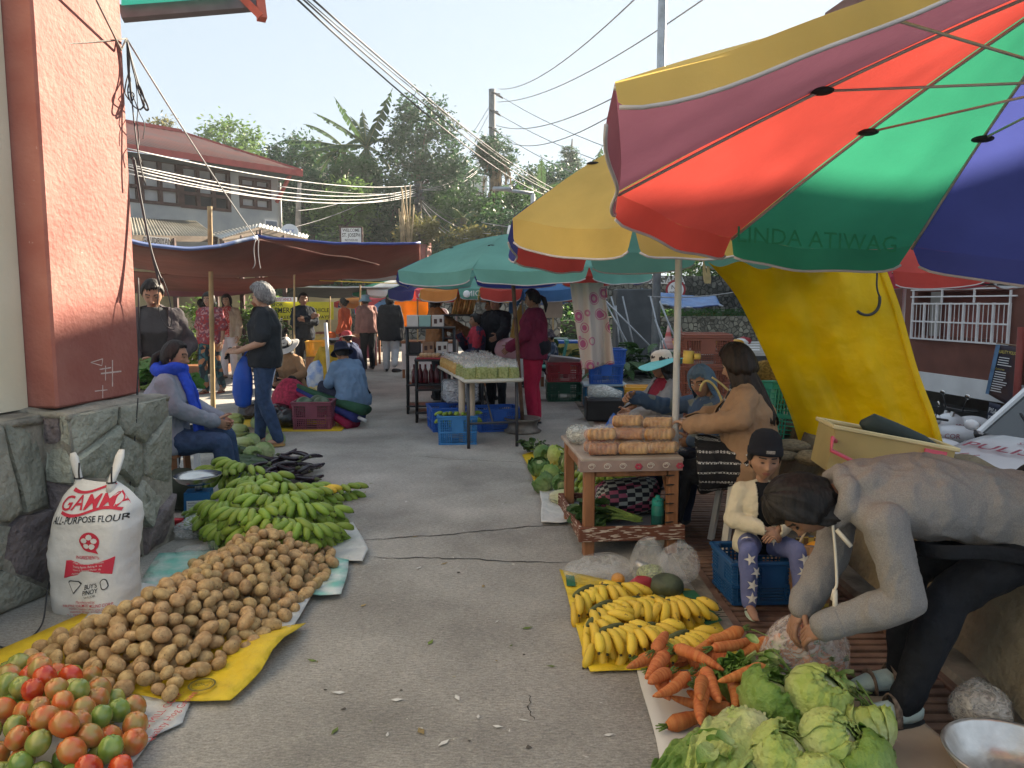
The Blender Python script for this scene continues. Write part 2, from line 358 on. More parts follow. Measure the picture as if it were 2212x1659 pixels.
def voronoi(w,h,n,seed,relax=2):
 rg=np.random.default_rng(seed);pts=rg.uniform(0,1,(n,2))*[w,h]
 def cells():
  out=[]
  for i in range(n):
   poly=[np.array(q,float)for q in((0,0),(w,0),(w,h),(0,h))]
   for j in range(n):
    if i==j:continue
    mid=(pts[i]+pts[j])/2;d=pts[j]-pts[i];new=[]
    for k in range(len(poly)):
     a,b=poly[k],poly[(k+1)%len(poly)];da,db=(a-mid)@d,(b-mid)@d
     if da<=0:new.append(a)
     if da*db<0:new.append(a+(b-a)*da/(da-db))
    poly=new
    if len(poly)<3:break
   out.append(np.array(poly))
  return out
 for _ in range(relax):
  for i,c in enumerate(cells()):
   if len(c)>=3:pts[i]=lerp(pts[i],c.mean(0),.6)
 return cells()
def stone_face(o,ex,ey,nn,w,h,n,seed,gap=.012,depth=.03,parent=wb,mats=(M_stone,M_stone2)):
 rg=np.random.default_rng(seed+99)
 for c in voronoi(w,h,n,seed):
  if len(c)<3:continue
  m_=c.mean(0);q=m_+(c-m_)*np.maximum(.2,1-gap/np.maximum(.02,np.linalg.norm(c-m_,axis=1)))[:,None]
  pts=[]
  for k in range(len(q)):
   a,b=q[k],q[(k+1)%len(q)]
   for t in(0,.33,.66):pts.append(lerp(a,b,t)+rg.normal(0,.0035,2))
  pts=np.array(pts);k=len(pts);d=depth*rg.uniform(.5,1.3);tilt=rg.normal(0,.10,2)
  vs=[]
  for s_,dd in((1.0,-.012),(.99,d*.45),(.9,d*.85),(.62,d),(.3,d)):
   u=m_+(pts-m_)*s_;z=dd+(((u-m_)@tilt)+rg.normal(0,.0045,k)if dd>0 else 0)
   vs.append(o+u[:,:1]*ex+u[:,1:]*ey+np.outer(z,nn)if dd>0 else o+u[:,:1]*ex+u[:,1:]*ey+dd*nn)
  vs.append([o+m_[0]*ex+m_[1]*ey+nn*(d+rg.normal(0,.004))])
  v=np.concatenate(vs);f=[(i*k+j,i*k+(j+1)%k,(i+1)*k+(j+1)%k,(i+1)*k+j)for i in range(4)for j in range(k)]+[(4*k+j,4*k+(j+1)%k,5*k)for j in range(k)]
  MB().add(v,f).build('stone',mats[1]if rg.uniform()<.16 else mats[0],parent,50)
Z1=V(0,0,1.)
stone_face(wp(.1,.72,0),-wt,Z1,wn,.84,.9,12,3,gap=.008)
stone_face(wp(-.05,2.3,0),-wt,Z1,wn,1.58,.9,15,5,gap=.008)
stone_face(wp(.1,-.12,0),-wn,Z1,-wt,.5,.9,9,8)
stone_face(wp(-.04,.72,0),wn,Z1,wt,.14,.9,6,9,gap=.006,depth=.012)
ct=MB()
for(n0,n1,t0,t1)in((-.5,.11,-.13,.73),(-.6,-.03,.73,4.5)):
 def fn(a,b,n0=n0,n1=n1,t0=t0,t1=t1):
  q=WO+wn*(lerp(n0,n1,a))[...,None]+wt*(lerp(t0,t1,b))[...,None];q[...,2]=.915+.012*snoise(q,14)-.02*np.clip((a-.9)/.1,0,1)-.012*np.clip((.06-b)/.06,0,1);return q
 ct.grid(fn,14,26)
shell(ct.build('plinth_cap',M_mort,wb),.03,1)
ch=MB();M_chalk=mat('chalk_scratch',(.62,.50,.46),.9,.2,40)
for(u0,v0,u1,v1,ww)in[(243,778,243,835,2.5),(218,807,262,802,2.5),(228,790,228,822,2),(215,798,240,794,2),(222,832,222,860,2),(205,845,232,842,1.6),(196,783,222,775,1.4),(196,783,220,790,1.4),(222,775,220,790,1.4)]:
 def onw(u,v):
  r_=_ray(u,v);o_=np.array([0,0,CAMH]);t_=((wp(.0015,0,0)-o_)@wn)/(r_@wn);return o_+r_*t_
 a,b=onw(u0,v0),onw(u1,v1);sd=nrm(np.cross(b-a,wn))*ww*.0016
 ch.quads([[a-sd,b-sd,b+sd,a+sd]])
ch.build('scratch_mark',M_chalk,wb,False)
M_wire=mat('black_cable',(.035,.036,.04),.55,.1,20);M_wire2=mat('grey_cable',(.30,.30,.30),.6,.1,20)
cb=thing('cable_bundle','tangle of loose black cables tied to the top of the red pillar','cable',wp(.03,.02,0))
kn=wp(.03,.0,1.45+545*4.46/1640);m_=MB()
def hang(a,pts,r_,n=14):
 p_=np.array([a]+[np.asarray(q,float)for q in pts]);t=np.linspace(0,len(p_)-1,n*(len(p_)-1));
 i=np.clip(t.astype(int),0,len(p_)-2);fr_=t-i
 pm=np.concatenate([[2*p_[0]-p_[1]],p_,[2*p_[-1]-p_[-2]]]);f_=fr_[:,None]
 return .5*((2*pm[i+1])+(pm[i+2]-pm[i])*f_+(2*pm[i]-5*pm[i+1]+4*pm[i+2]-pm[i+3])*f_**2+(3*pm[i+1]-pm[i]-3*pm[i+2]+pm[i+3])*f_**3),r_
dP=4.5
for ps,r_ in[(((284,130),(302,190),(320,232),(312,232),(296,180)),.006),(((288,150),(300,200),(312,226),(300,236),(283,222),(276,196),(282,170)),.004),(((280,140),(272,180),(270,200),(278,215)),.004),(((276,150),(281,190),(297,235),(296,262),(300,300),(298,325),(306,352)),.003),(((292,170),(299,236),(312,268),(309,300)),.0025),(((290,160),(308,200),(311,225),(303,238)),.004),(((282,210),(290,206),(284,198),(277,200)),.003)]:
 pts_,rr=hang(kn,[P(u,v,dP+random.uniform(-.03,.03))for u,v in ps],r_);m_.tube(pts_,rr,6)
m_.tube(bez(kn,P(283,180,dP),P(290,330,dP-.05),P(315,400,dP),n=20),.004,6);m_.tube(bez(P(287,340,dP),P(300,400,dP),P(318,520,dP),P(345,615,dP),n=20),.007,6);m_.tube(bez(P(290,345,dP),P(305,420,dP),P(316,540,dP),P(352,610,dP),n=20),.006,6)
m_.tube(bez(P(345,615,dP),P(330,680,dP),P(360,720,dP),P(378,710,dP),n=16),.003,6);m_.tube(bez(P(350,600,dP),P(380,660,dP),P(372,740,dP),P(360,690,dP),n=16),.003,6)
m_.tube(bez(P(298,600,dP+.05),P(303,700,dP),P(296,900,dP-.1),P(290,960,dP-.12),n=20),.005,6)
m_.tube(bez(P(298,860,4.2),P(292,960,4.2),P(280,1050,4.15),P(270,1150,4.12),n=20),.0035,6)
m_.build('cables',M_wire,cb)
rp_=MB().tube([P(178,-60,4.0),P(262,108,4.42),kn],.006,6);rp_.tube(cat(kn,P(84,98,3.85),.004),.004,6)
rp_.build('rope',mat('rope_grey',(.22,.21,.19),.9,.2,60),cb)
guy=thing('guy_rope','thin taut rope running from the red pillar down to the brown tarpaulin','rope',P(555,520,8.1))
MB().tube(cat(kn,P(556,518,8.0),.03),.006,6).build('strand',mat('rope_pale',(.33,.33,.34),.8,.15,60),guy)
aw=thing('canopy_board','teal roof panel edge on a grey steel beam with a red bracket','canopy',P(420,10,5.4));da=5.4
b0,b1=P(262,30,da),P(555,6,da+.25);ex=nrm(b1-b0)
MB().bar(b0,b1,.1,.085).build('beam',mat('grey_beam',(.11,.11,.12),.6,.15,8),aw,False)
q=P(262,-6,da-.02);MB().quads([[P(262,12,da-.08),P(500,-6,da+.1),P(500,-130,da+.3),P(262,-110,da+.1)]]).build('panel',mat('teal_panel',(.02,.36,.28),.5,.1,3,tl=.35),aw,False)
MB().bar(P(522,-6,da+.2),P(566,38,da+.2),.07,.05).bar(P(566,42,da+.2),P(560,-10,da+.25),.06).build('bracket',mat('red_bracket',(.42,.10,.06),.6,.2,10),aw,False)
def onplane(u,v,o,n_):
 r_=_ray(u,v);c_=np.array([0,0,CAMH]);return c_+r_*(((o-c_)@n_)/(r_@n_))
M_brown=mat('brown_wall',(.16,.062,.045),.8,.18,1.6,b=.25,bs=50);M_white=mat('white_band',(.66,.67,.68),.7,.08,2)
M_dark=mat('dark_interior',(.02,.02,.022),.9,0);M_wmetal=mat('white_metal',(.72,.70,.70),.5,.05,9)
fd=nrm(V(-.13,.99,0));fn_=V(-fd[1],fd[0],0);fo=V(8.77,13,0)
def fp(t,n,z):return fo+fd*t+fn_*n+V(0,0,z)
FRM=np.stack([fd,fn_,Z1],1)
bb=thing('brown_building','reddish-brown office building with white floor band and white window grille above the car park','building',fp(1,-4,-1.1))
w0,w1,z0,z1=.35,2.85,.78,1.68
m_=MB()
for(t0,t1,a,b_,n0)in[(-6,w0,.05,2.1,0),(w1,7,.05,2.1,0),(w0,w1,.05,z0,0),(w0,w1,z1,2.1,0)]:
 m_.box(fp((t0+t1)/2,-.15,(a+b_)/2),(t1-t0,.3,b_-a),FRM)
m_.box(fp(-3,-4,4.5),(9,8,4.8),FRM);m_.box(fp(4.25,-4,5.4),(5.5,8,6.6),FRM)  # hidden upper blocks added to shade the lane, stepped to let sun reach the parasol
m_.build('wall',M_brown,bb,False)
MB().box(fp(.5,-.12,2.14),(13,.44,.08),FRM).build('string_course',M_white,bb,False)
MB().box(fp(.5,-.13,-.13),(13,.34,.36),FRM).build('floor_band',M_white,bb,False)
m_=MB().box(fp(.5,-3.2,-.95),(13,.2,1.3),FRM);m_.build('garage_back',mat('garage_wall',(.09,.075,.06),.9,.3,2),bb,False)
for t in(-5,-.6,3.3,6.6):MB().box(fp(t,-.25,-.95),(.35,.35,1.3),FRM).build('column',M_brown,bb,False)
wd=MB().box(fp((w0+w1)/2,-.7,(z0+z1)/2),(w1-w0+.4,.04,z1-z0+.3),FRM).build('window',mat('room_pink',(.32,.13,.11),.8,.3,1.2),bb,False)
MB().box(fp(w0+.35,-.55,1.1),(.5,.1,.6),FRM).build('cabinet',M_dark,wd,False)
g=MB()
for t in np.linspace(w0-.05,w1+.05,8):g.bar(fp(t,.06,z0-.05),fp(t,.06,z1-.22),.04)
for t in np.linspace(w0-.05,w1+.05,4):g.bar(fp(t,.06,z1-.22),fp(t,.06,z1+.03),.03)
for t in np.linspace(w0-.05,w1+.05,22):g.bar(fp(t,.06,z0-.05),fp(t,.06,z1-.24),.012)
for z in(z0-.05,z0+.3,z1-.24):g.bar(fp(w0-.07,.064,z),fp(w1+.07,.064,z),.03)
for z in(z1-.1,z1+.04):g.bar(fp(w0-.2,.064,z),fp(w1+.12,.064,z),.025)
g.build('window_grille',M_wmetal,bb,False)
def cloth_sheet(name,corners,mats,parent,nu=14,nv=14,amp=.02,fr_=5.,th=.003,seed=1.,sag=0.,mi=0):
 a,b,c,d=[np.asarray(q,float)for q in corners];nn=nrm(np.cross(b-a,d-a))
 def fn(u,v):
  u=u[...,None];v=v[...,None];q=(a*(1-u)+b*u)*(1-v)+(d*(1-u)+c*u)*v
  return q+nn*(amp*snoise(q,fr_,seed)[...,None])-V(0,0,1)*sag*(4*u*(1-u))*(1-.0*v)
 return shell(MB().grid(fn,nu,nv,mi).build(name,mats,parent),th)
M_navy=mat('banner_navy',(.018,.022,.05),.6,.2,3);M_gold=mat('banner_gold',(.62,.50,.12),.6,0);M_wht=mat('plain_white',(.78,.78,.78),.6,.03,8);M_lblue=mat('banner_blue',(.10,.20,.34),.6,.3,6)
bo=fo+fn_*.25
c4=[onplane(2155,744,bo,fn_),onplane(2204,750,bo,fn_),onplane(2194,886,bo,fn_),onplane(2132,850,bo,fn_)]
ban=thing('banner','navy notice banner headed QUALITY POLICY hanging on the brown wall','banner',c4[3])
M_bann=mat('banner_print',(.02,.022,.045),.6,0,c2=(.07,.035,.03),vs=2.2)
cloth_sheet('cloth',c4,M_bann,ban,amp=.012,fr_=3)
bm_=MB();ex=nrm(c4[1]-c4[0]);ey=nrm(c4[0]-c4[3]);L=np.linalg.norm(c4[1]-c4[0]);Hh=np.linalg.norm(c4[0]-c4[3]);nb=np.cross(ex,ey)
cen=(c4[0]+c4[1])/2
text_on(bm_,'QUALITY POLICY',lerp(c4[0],c4[1],.58)-ey*.13*Hh,ex,ey,.16*L,0,sx=.75,off=.03,bold=.01)
text_on(bm_,'Commitment',lerp(c4[0],c4[1],.55)-ey*.47*Hh-ex*.07,ex,ey,.1*L,0,sx=.75,off=.03)
for k in range(15):
 if k in(4,5):continue
 yy=.24+.048*k;x0=.28-.10*yy;x1=.93-.12*yy-random.uniform(0,.2)
 a=c4[0]+ex*x0*L-ey*yy*Hh+nb*.03;b=c4[0]+ex*x1*L-ey*yy*Hh+nb*.03;bm_.quads([[a-ey*.008*Hh,b-ey*.008*Hh,b+ey*.008*Hh,a+ey*.008*Hh]],1)
bm_.build('printed_text',[M_gold,M_wht],ban,False)
q=MB();q.quads([[c4[0]+nb*.032,c4[0]+ex*.2*L+nb*.032,c4[3]+ex*.16*L+nb*.032,c4[3]+nb*.032]]);q.build('printed_strip',M_lblue,ban,False)
MB().tube([c4[0]-ex*.03+ey*.02,c4[1]+ex*.06+ey*.02],.012,6).build('rod',mat('rod_brown',(.25,.17,.11),.7,.1,9),ban)
d4=[onplane(2137,868,bo,fn_),onplane(2162,875,bo,fn_),onplane(2152,945,bo,fn_),onplane(2126,930,bo,fn_)]
ban2=thing('banner','small navy hanging banner below the large notice banner','banner',d4[3]);cloth_sheet('cloth',d4,M_navy,ban2,6,8,.006)
bm_=MB();ex2=nrm(d4[1]-d4[0]);ey2=nrm(d4[0]-d4[3])
for k,s_ in enumerate(('PISA','PTC','SERVICE','AND I SAVE')):text_on(bm_,s_,lerp(d4[0],d4[1],.5)-ey2*(.14+.13*k)-ex2*.01*k,ex2,ey2,(.13,.1,.075,.06)[k],0,sx=.8,off=.02)
bm_.build('printed_text',M_wht,ban2,False)
cb2=thing('shade_building','added unseen tall grey concrete building shading the far lane','building',(14,29,0))  # unseen building, added to keep the low sun off the far lane
MB().box((16.2,29,4.6),(11.5,11,9.2)).build('wall',mat('grey_block',(.33,.32,.30),.85,.15,1),cb2,False)
for zz in(2.2,4.9,7.6):
 for yy in(25.5,28,30.5,33):
  w_=MB().box((10.42,yy,zz),(.08,1.3,1.3)).build('window',M_wmetal,cb2,False);MB().box((10.37,yy,zz),(.04,1.1,1.1)).build('pane',M_dark,w_,False)
MB().box((16.2,29,9.3),(12.2,11.7,.2)).build('roof',M_white,cb2,False)
hx=nrm(V(.65,.76,0));hn=V(hx[1],-hx[0],0);E0=V(-10.07,19.9,5.5);E1=V(-6.5,24.05,5.5);HRM=np.stack([hx,-hn,Z1],1)
ho=thing('old_house','old two-storey grey plastered house with red hip roof and brown casement windows','house',(E1-hn*3)*[1,1,0])
WPn=E1-hn*.85;wc=onplane(603,440,WPn,hn)
Lw=14.
M_gplas=mat('grey_plaster',(.30,.32,.335),.9,0,c2=(.45,.46,.44),vs=1.1,b=.3,bs=30,det=7)
def hp(t,n,z):return V(wc[0],wc[1],0)-hx*t+hn*n+V(0,0,z)
wins=[(306,385,347,439,2,'w'),(393,494,366,450,3,'o'),(520,582,388,449,2,'o')]
op=[]
for(ua,ub,va,vb,k,ty)in wins:
 a=onplane(ua,(va+vb)/2,WPn,hn);b=onplane(ub,(va+vb)/2,WPn,hn)
 ta,tb=(V(wc[0],wc[1],0)-a)@hx,(V(wc[0],wc[1],0)-b)@hx;um=(ua+ub)/2
 zt=onplane(um,va,WPn,hn)[2];zb=onplane(um,vb,WPn,hn)[2];op.append((tb,ta,zb,zt,k,ty))
op.append((op[0][1]+.1,op[0][1]+2.2,op[0][2],op[0][3],2,'w'))
m_=MB();zlo,zhi=min(o[2]for o in op),max(o[3]for o in op);z2,z3=2.4,5.35
edges=sorted(op);t_prev=0
for(t0,t1,zb,zt,k,ty)in edges:
 if t0-t_prev>.01:m_.box(hp((t_prev+t0)/2,-.1,(z2+z3)/2),(t0-t_prev,.2,z3-z2),HRM)
 m_.box(hp((t0+t1)/2,-.1,(z2+zb)/2),(t1-t0,.2,zb-z2),HRM);m_.box(hp((t0+t1)/2,-.1,(zt+z3)/2),(t1-t0,.2,z3-zt),HRM);t_prev=t1
m_.box(hp((t_prev+Lw)/2,-.1,(z2+z3)/2),(Lw-t_prev,.2,z3-z2),HRM)
m_.box(hp(.1,-3.2,(z2+z3)/2),(.2,6,z3-z2),HRM)
m_.build('upper_wall',M_gplas,ho,False)
m_=MB().box(hp(Lw/2,-.6,1.2),(Lw,.2,2.4),HRM);m_.box(hp(.1,-3.2,1.2),(.2,5.6,2.4),HRM);m_.build('lower_wall',mat('cream_lower',(.42,.36,.22),.85,.25,1.5),ho,False)
M_frame=mat('brown_frame',(.075,.035,.03),.7,.2,6);M_glass=mat('window_glass',(.03,.035,.04),.08,0,spec=.8);M_cur=mat('pale_pane',(.42,.43,.43),.25,.1,3,spec=.8)
for(t0,t1,zb,zt,k,ty)in op:
 wv=MB();tm=(t0+t1)/2;wd_=t1-t0;hh=zt-zb
 for t in np.linspace(t0,t1,k+1):wv.box(hp(t,-.04,(zb+zt)/2),(.1,.14,hh),HRM)
 rows=(zb,zb+.34*hh,zb+.72*hh,zt)
 for z in rows:wv.box(hp(tm,-.035,z),(wd_+.1,.13,.09),HRM)
 wo=wv.build('window',M_frame,ho,False)
 for i in range(k):
  for j in range(3):
   cz=(rows[j]+rows[j+1])/2;ct_=t0+(i+.5)*wd_/k
   MB().box(hp(ct_,-.1,cz),(wd_/k-.1,.02,rows[j+1]-rows[j]-.08),HRM).build('pane',M_cur if(ty=='w' or j==2 or random.random()<.2)else M_glass,wo,False)
M_roof=mat('red_roof',(.155,.055,.05),.75,0,c2=(.11,.06,.06),vs=2.2,b=.2,bs=20);M_fasc=mat('red_fascia',(.36,.07,.06),.6,.12,4)
Ea=E1-hx*16;Rg1=E1-hx*2.2-hn*3.2+V(0,0,1.25);Rg0=Ea-hn*3.2+V(0,0,1.25);Eb=E1-hn*6.4
ro=MB()
def slope(a,b,c,d,k):
 nn=nrm(np.cross(b-a,d-a))
 def fn(u,v):
  U_,V_=u[...,None],v[...,None];q=(a*(1-U_)+b*U_)*(1-V_)+(d*(1-U_)+c*U_)*V_;return q+nn*(.018*np.sin(u*k*6.283))[...,None]
 ro.grid(fn,k*4+1,3)
slope(Ea,E1,Rg1,Rg0,70);slope(E1,Eb,Rg1+hn*.001,Rg1,26)
rf=ro.build('roof',M_roof,ho,True);shell(rf,.02)
fz=MB().bar(Ea+V(0,0,-.06)+hn*.03,E1+V(0,0,-.06)+hn*.03,.06,.17);fz.bar(E1+V(0,0,-.06),Eb+V(0,0,-.06),.06,.17);fz.bar(Rg0+V(0,0,.05),Rg1+V(0,0,.05),.16,.1);fz.bar(Rg1+V(0,0,.04),E1+V(0,0,.04),.12,.06)
fz.build('fascia',M_fasc,rf,False)
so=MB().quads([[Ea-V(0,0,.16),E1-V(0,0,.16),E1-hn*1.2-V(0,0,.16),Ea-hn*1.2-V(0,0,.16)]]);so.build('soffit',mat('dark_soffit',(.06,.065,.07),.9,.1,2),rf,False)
MB().bar(hp(.1,.03,4.6),E1-hn*.1-hx*.35-V(0,0,.12),.09).build('brace',M_fasc,ho,False)
MB().tube([hp(.02,.08,z2),hp(.02,.08,5.2)],.05,8).build('drain_pipe',mat('pipe_grey',(.32,.31,.29),.6,.1,6),ho)
vg=onplane(584,486,WPn,hn);vt=(V(wc[0],wc[1],0)-vg)@hx
ve=MB().box(hp(vt,.03,vg[2]),(.44,.06,.3),HRM);vo=ve.build('vent_panel',M_wmetal,ho,False)
vs_=MB()
for t in np.linspace(-.17,.17,9):vs_.box(hp(vt+t,.07,vg[2]),(.022,.02,.22),HRM)
vs_.build('vent_slats',mat('vent_blue',(.16,.2,.27),.5,0),vo,False)
M_tin=mat('old_tin',(.19,.175,.14),.7,0,c2=(.30,.28,.23),vs=2,b=.1,bs=20,st=(1,1,1));M_tin2=mat('pale_tin',(.42,.43,.42),.6,.2,2)
def leanto(lab,pts,k,mt,z_=0):
 o=thing('tin_awning',lab,'awning',pts[1]*[1,1,0]);a,b,c,d=pts;mm=MB();nn=nrm(np.cross(b-a,d-a))
 mm.grid(lambda u,v:(a*(1-u[...,None])+b*u[...,None])*(1-v[...,None])+(d*(1-u[...,None])+c*u[...,None])*v[...,None]+nn*(.022*np.sin(u*k*6.283))[...,None],k*4+1,3)
 shell(mm.build('tin_sheet',mt,o),.012)
 for t in(.04,.5,.96):
  q=lerp(a,b,t);MB().bar(q*[1,1,0],q-[0,0,.05],.1).build('post',M_frame,o,False)
 MB().bar(a-V(0,0,.06),b-V(0,0,.06),.08,.14).build('edge_board',mat('weathered_wood',(.13,.10,.075),.85,.2,9,st=(1,1,8)),o,False)
leanto('rusty grey corrugated awning over the shop board lettered GAUDRIYAN',[P(262,508,17.5),P(470,512,20.3),P(425,478,22.2),P(262,470,19.6)],30,M_tin)
leanto('pale corrugated gable awning with silver edge under the grey house',[P(478,517,18),P(556,492,19.5),P(560,484,23),P(455,505,22.5)],14,M_tin2)
leanto('right slope of a pale corrugated gable awning beside the bamboo post',[P(556,491,19.5),P(662,516,21.2),P(668,508,24),P(560,483,23)],14,M_tin2)
def board(name,lab,cat_,u0,v0,u1,v1,d,txts,mats,th=.03,ang=0.):
 a,b=P(u0,v1,d),P(u1,v1,d+ang);tz=P((u0+u1)/2,v0,d+ang/2)[2]-P((u0+u1)/2,v1,d+ang/2)[2]
 o=thing(name,lab,cat_,(a+b)/2*[1,1,0]);ex=nrm((b-a)*[1,1,0]);n_=np.cross(ex,Z1);Lx=np.linalg.norm((b-a)[:2]);c=(a+b)/2+V(0,0,tz/2)
 MB().box(c,(Lx,th,tz),np.stack([ex,-n_,Z1],1),bev=.004).build('panel',mats[0],o,False)
 mt=MB()
 for(s_,x,y,sz,sx,mi)in txts:text_on(mt,s_,c+ex*x*Lx+Z1*y*tz+n_*(th/2),ex,Z1,sz*tz,mi,sx=sx,bold=.012)
 if txts:mt.build('lettering',mats[1:],o,False)
 return o,c,ex,n_,Lx,tz
M_blk=mat('sign_black',(.012,.012,.012),.7,0)
board('shop_board','white board with black letters GAUDRIYAN under the rusty awning','sign',312,512,366,530,17.8,[('GAUDRIYAN',0,0,1.05,.62,0)],[mat('board_grey',(.42,.42,.40),.8,.3,4),M_blk],ang=.5)
board('shop_board','cream shop board with brush script Gard.. under the gable awning','sign',472,517,545,540,18.6,[('Gardenia',-.05,.05,.85,.9,0)],[mat('board_cream',(.50,.46,.33),.8,.15,4),M_blk],ang=.6)
o,c,ex,n_,Lx,tz=board('welcome_sign','white framed sign WELCOME ST JOSEPH standing on the green hillside','sign',738,492,781,540,27,[('WELCOME',0,.38,.2,.8,0),('ST. JOSEPH',0,.16,.24,.72,0),('RESTHOUSE',0,-.06,.13,.85,0),('RESTAURANT',0,-.22,.13,.8,0)],[mat('sign_white',(.62,.66,.68),.6,.06,3),M_blk])
for s_ in(-1,1):MB().bar(c+ex*s_*(Lx/2+.03)-Z1*(c[2]-.2),c+ex*s_*(Lx/2+.03)+Z1*(tz/2+.03),.06).build('post',M_frame,o,False)
MB().bar(c-ex*Lx/2+Z1*(tz/2+.02),c+ex*Lx/2+Z1*(tz/2+.02),.05).build('top_rail',M_frame,o,False)
def dish(u,v,d,r_,lab,tx=None,yaw=.3):
 c=P(u,v,d);o=thing('satellite_dish',lab,'satellite dish',c*[1,1,0]);ax=nrm(V(math.sin(yaw)*.8,-.8,.35));a=nrm(np.cross(Z1,ax));b=np.cross(ax,a);Q=np.stack([a,b,ax],1)
 pr=[(r_*t,.22*r_*t*t)for t in np.linspace(.02,1,8)];mm=MB().lathe(pr,28);mm.v[-1]=mm.v[-1]@Q.T+c;sh_=mm.build('reflector',mat('dish_grey',(.55,.57,.60),.5,.08,4),o);shell(sh_,.015)
 MB().bar(c-ax*.02,c*[1,1,0],.05).build('mast',M_frame,o,False);MB().tube([c-b*r_*.9+ax*.2*r_,c-b*.3*r_+ax*r_*1.1],.015,6).build('feed_arm',M_wmetal,o)
 if tx:mm=MB();text_on(mm,tx,c+ax*.06,a,b,.62*r_,0,off=.02);mm.build('lettering',mat('dish_blue',(.05,.10,.35),.6,0),o,False)
dish(626,502,22,.24,'grey satellite dish lettered SKY beside the grey house','SKY');dish(955,683,21,.22,'pale satellite dish hanging above the stone wall',None,-.5)
def hillz(x,y):
 return np.clip((y-27)/13,0,1)**.8*6.2*np.clip((6-x)/10,.0,1)+np.clip((y-26.5)/1.5,0,1)*.9*np.clip((3-x)/3,0,1)+np.clip((y-45)/40,0,1)*5*np.clip((8-x)/14,0,1)
def hf(a,b):
 x=lerp(-60,30,a);y=lerp(26,110,b**1.5);q=np.stack([x,y,0*x],-1);q[...,2]=hillz(x,y)-.05+.25*snoise(q,.5)*np.clip((y-27)/4,0,1);return q
struct(MB().grid(hf,70,60).build('hillside',mat('hill_soil',(.05,.065,.03),.95,.4,1.2,b=.6,bs=6,bd=.1)))
def leaf_mat(name,c,c2,tl=.42):return mat(name,c,.55,0,c2=c2,vs=1.4,tl=tl,spec=.3,lo=.3,hi=.7)
LM=[leaf_mat('leaf_dark',(.026,.068,.032),(.046,.10,.042)),leaf_mat('leaf_mid',(.045,.11,.032),(.08,.165,.045)),leaf_mat('leaf_light',(.09,.17,.04),(.15,.24,.065)),leaf_mat('leaf_olive',(.11,.12,.04),(.19,.17,.06))]
def leaves(mb,pos,size,mi=0,asp=2.2,up=.35,rg=RNG):
 n=len(pos);d=rg.normal(size=(n,3));d[:,2]=d[:,2]*.6-up*.6;d/=np.linalg.norm(d,axis=1)[:,None]
 t=rg.normal(size=(n,3));t-=(t*d).sum(1)[:,None]*d;t/=np.linalg.norm(t,axis=1)[:,None]+1e-9
 s_=(size*rg.uniform(.6,1.35,n))[:,None];w_=s_/asp
 a=pos-d*s_*.5;b=pos+t*w_*.5;c=pos+d*s_*.5;e=pos-t*w_*.5
 mb.quads(np.stack([a,b,c,e],1),mi)
def clumps(c,r_,k,per,sig,rg=RNG,shellf=.55):
 d=rg.normal(size=(k,3));d/=np.linalg.norm(d,axis=1)[:,None];rad=rg.uniform(shellf,1.,k)**.6
 cc=c+d*rad[:,None]*np.asarray(r_);n=np.repeat(np.arange(k),per)
 return cc,cc[n]+rg.normal(size=(len(n),3))*sig*rg.uniform(.5,1.4,(len(n),1))
M_bark=mat('bark',(.09,.07,.052),.95,.3,8,b=.6,bs=18,st=(1,1,.25));M_palebark=mat('pale_bark',(.27,.25,.22),.9,.25,6,b=.4,bs=14)
def tree(lab,u,vt,vb,d,rx,mi=0,k=60,per=60,size=.2,name='broadleaf_tree',z0=None,lean=.0,ry=None,bark=None,cz=.62,sig=None):
 top=P(u,vt,d);base=P(u,vb,d);x,y=base[0],base[1];zg=float(hillz(np.float64(x),np.float64(y)))if z0 is None else z0
 zb=min(base[2],zg+.4);H=top[2]-zg;o=thing(name,lab,'tree',(x,y,zg));rzz=(top[2]-base[2])/2
 c=V(x+lean,y,(top[2]+base[2])/2);m_=MB()
 trk=hang(V(x,y,zg-.1),[lerp(V(x,y,zg),c,.5)+RNG.normal(0,.1,3),c],0,8)[0];m_.tube(trk,np.linspace(.05*H**.7,.02*H**.7,len(trk)),8)
 rg=RNG
 cc,pos=clumps(c,(rx,ry or rx,rzz),k,per,sig or rx*.16,rg)
 for q in cc[::max(1,k//14)]:m_.tube(bez(trk[len(trk)*2//3],lerp(trk[-1],q,.5)+V(0,0,.1),q,n=6),np.linspace(.025*H**.5,.008,6),5)
 m_.build('trunk',bark or M_bark,o)
 lb=MB();leaves(lb,pos,size,0);lb.build('crown',LM[mi],o,False);return o
G_HT='trees on the hillside'
tree('tall dense dark-leaved tree between the banana plants and the utility pole',905,214,500,34,1.75,0,110,90,.2,lean=.1)
tree('feathery pale green tree rising behind the red hip roof',497,262,380,40,1.7,2,60,60,.24,'feathery_tree')
tree('dark shrubby tree left of the banana plants behind the roof edge',640,300,420,36,1.5,0,55,60,.2)
tree('sunlit bright green bushy tree in front of the banana plants',770,338,430,31,1.05,1,60,70,.17)
tree('leafy mango tree hanging over the welcome sign',745,400,500,29,1.15,2,50,60,.2,'mango_tree')
tree('dark tree by the corner of the grey house',668,370,500,30,1.1,0,55,70,.18)
tree('dark understorey tree right of the mango tree',850,385,520,31,1.3,0,70,70,.18)
tree('olive-leaved shrub tree beside the red steps',900,470,530,28,.8,3,40,60,.15)
tree('light green bush tree under the utility pole wires',1000,405,520,33,1.4,1,70,70,.17)
tree('broad dark tree behind the pale lamp post',1180,365,480,38,1.9,0,70,70,.2)
tree('scraggy green tree right of the shaggy palm',1120,400,520,30,1.0,1,50,60,.16)
tree('low yellowish flowering tree in front of the hill',1020,500,540,26,.9,3,36,60,.15)
tree('dark hedge tree at the foot of the slope behind the teal parasol',1090,470,545,27,1.3,0,60,60,.16)
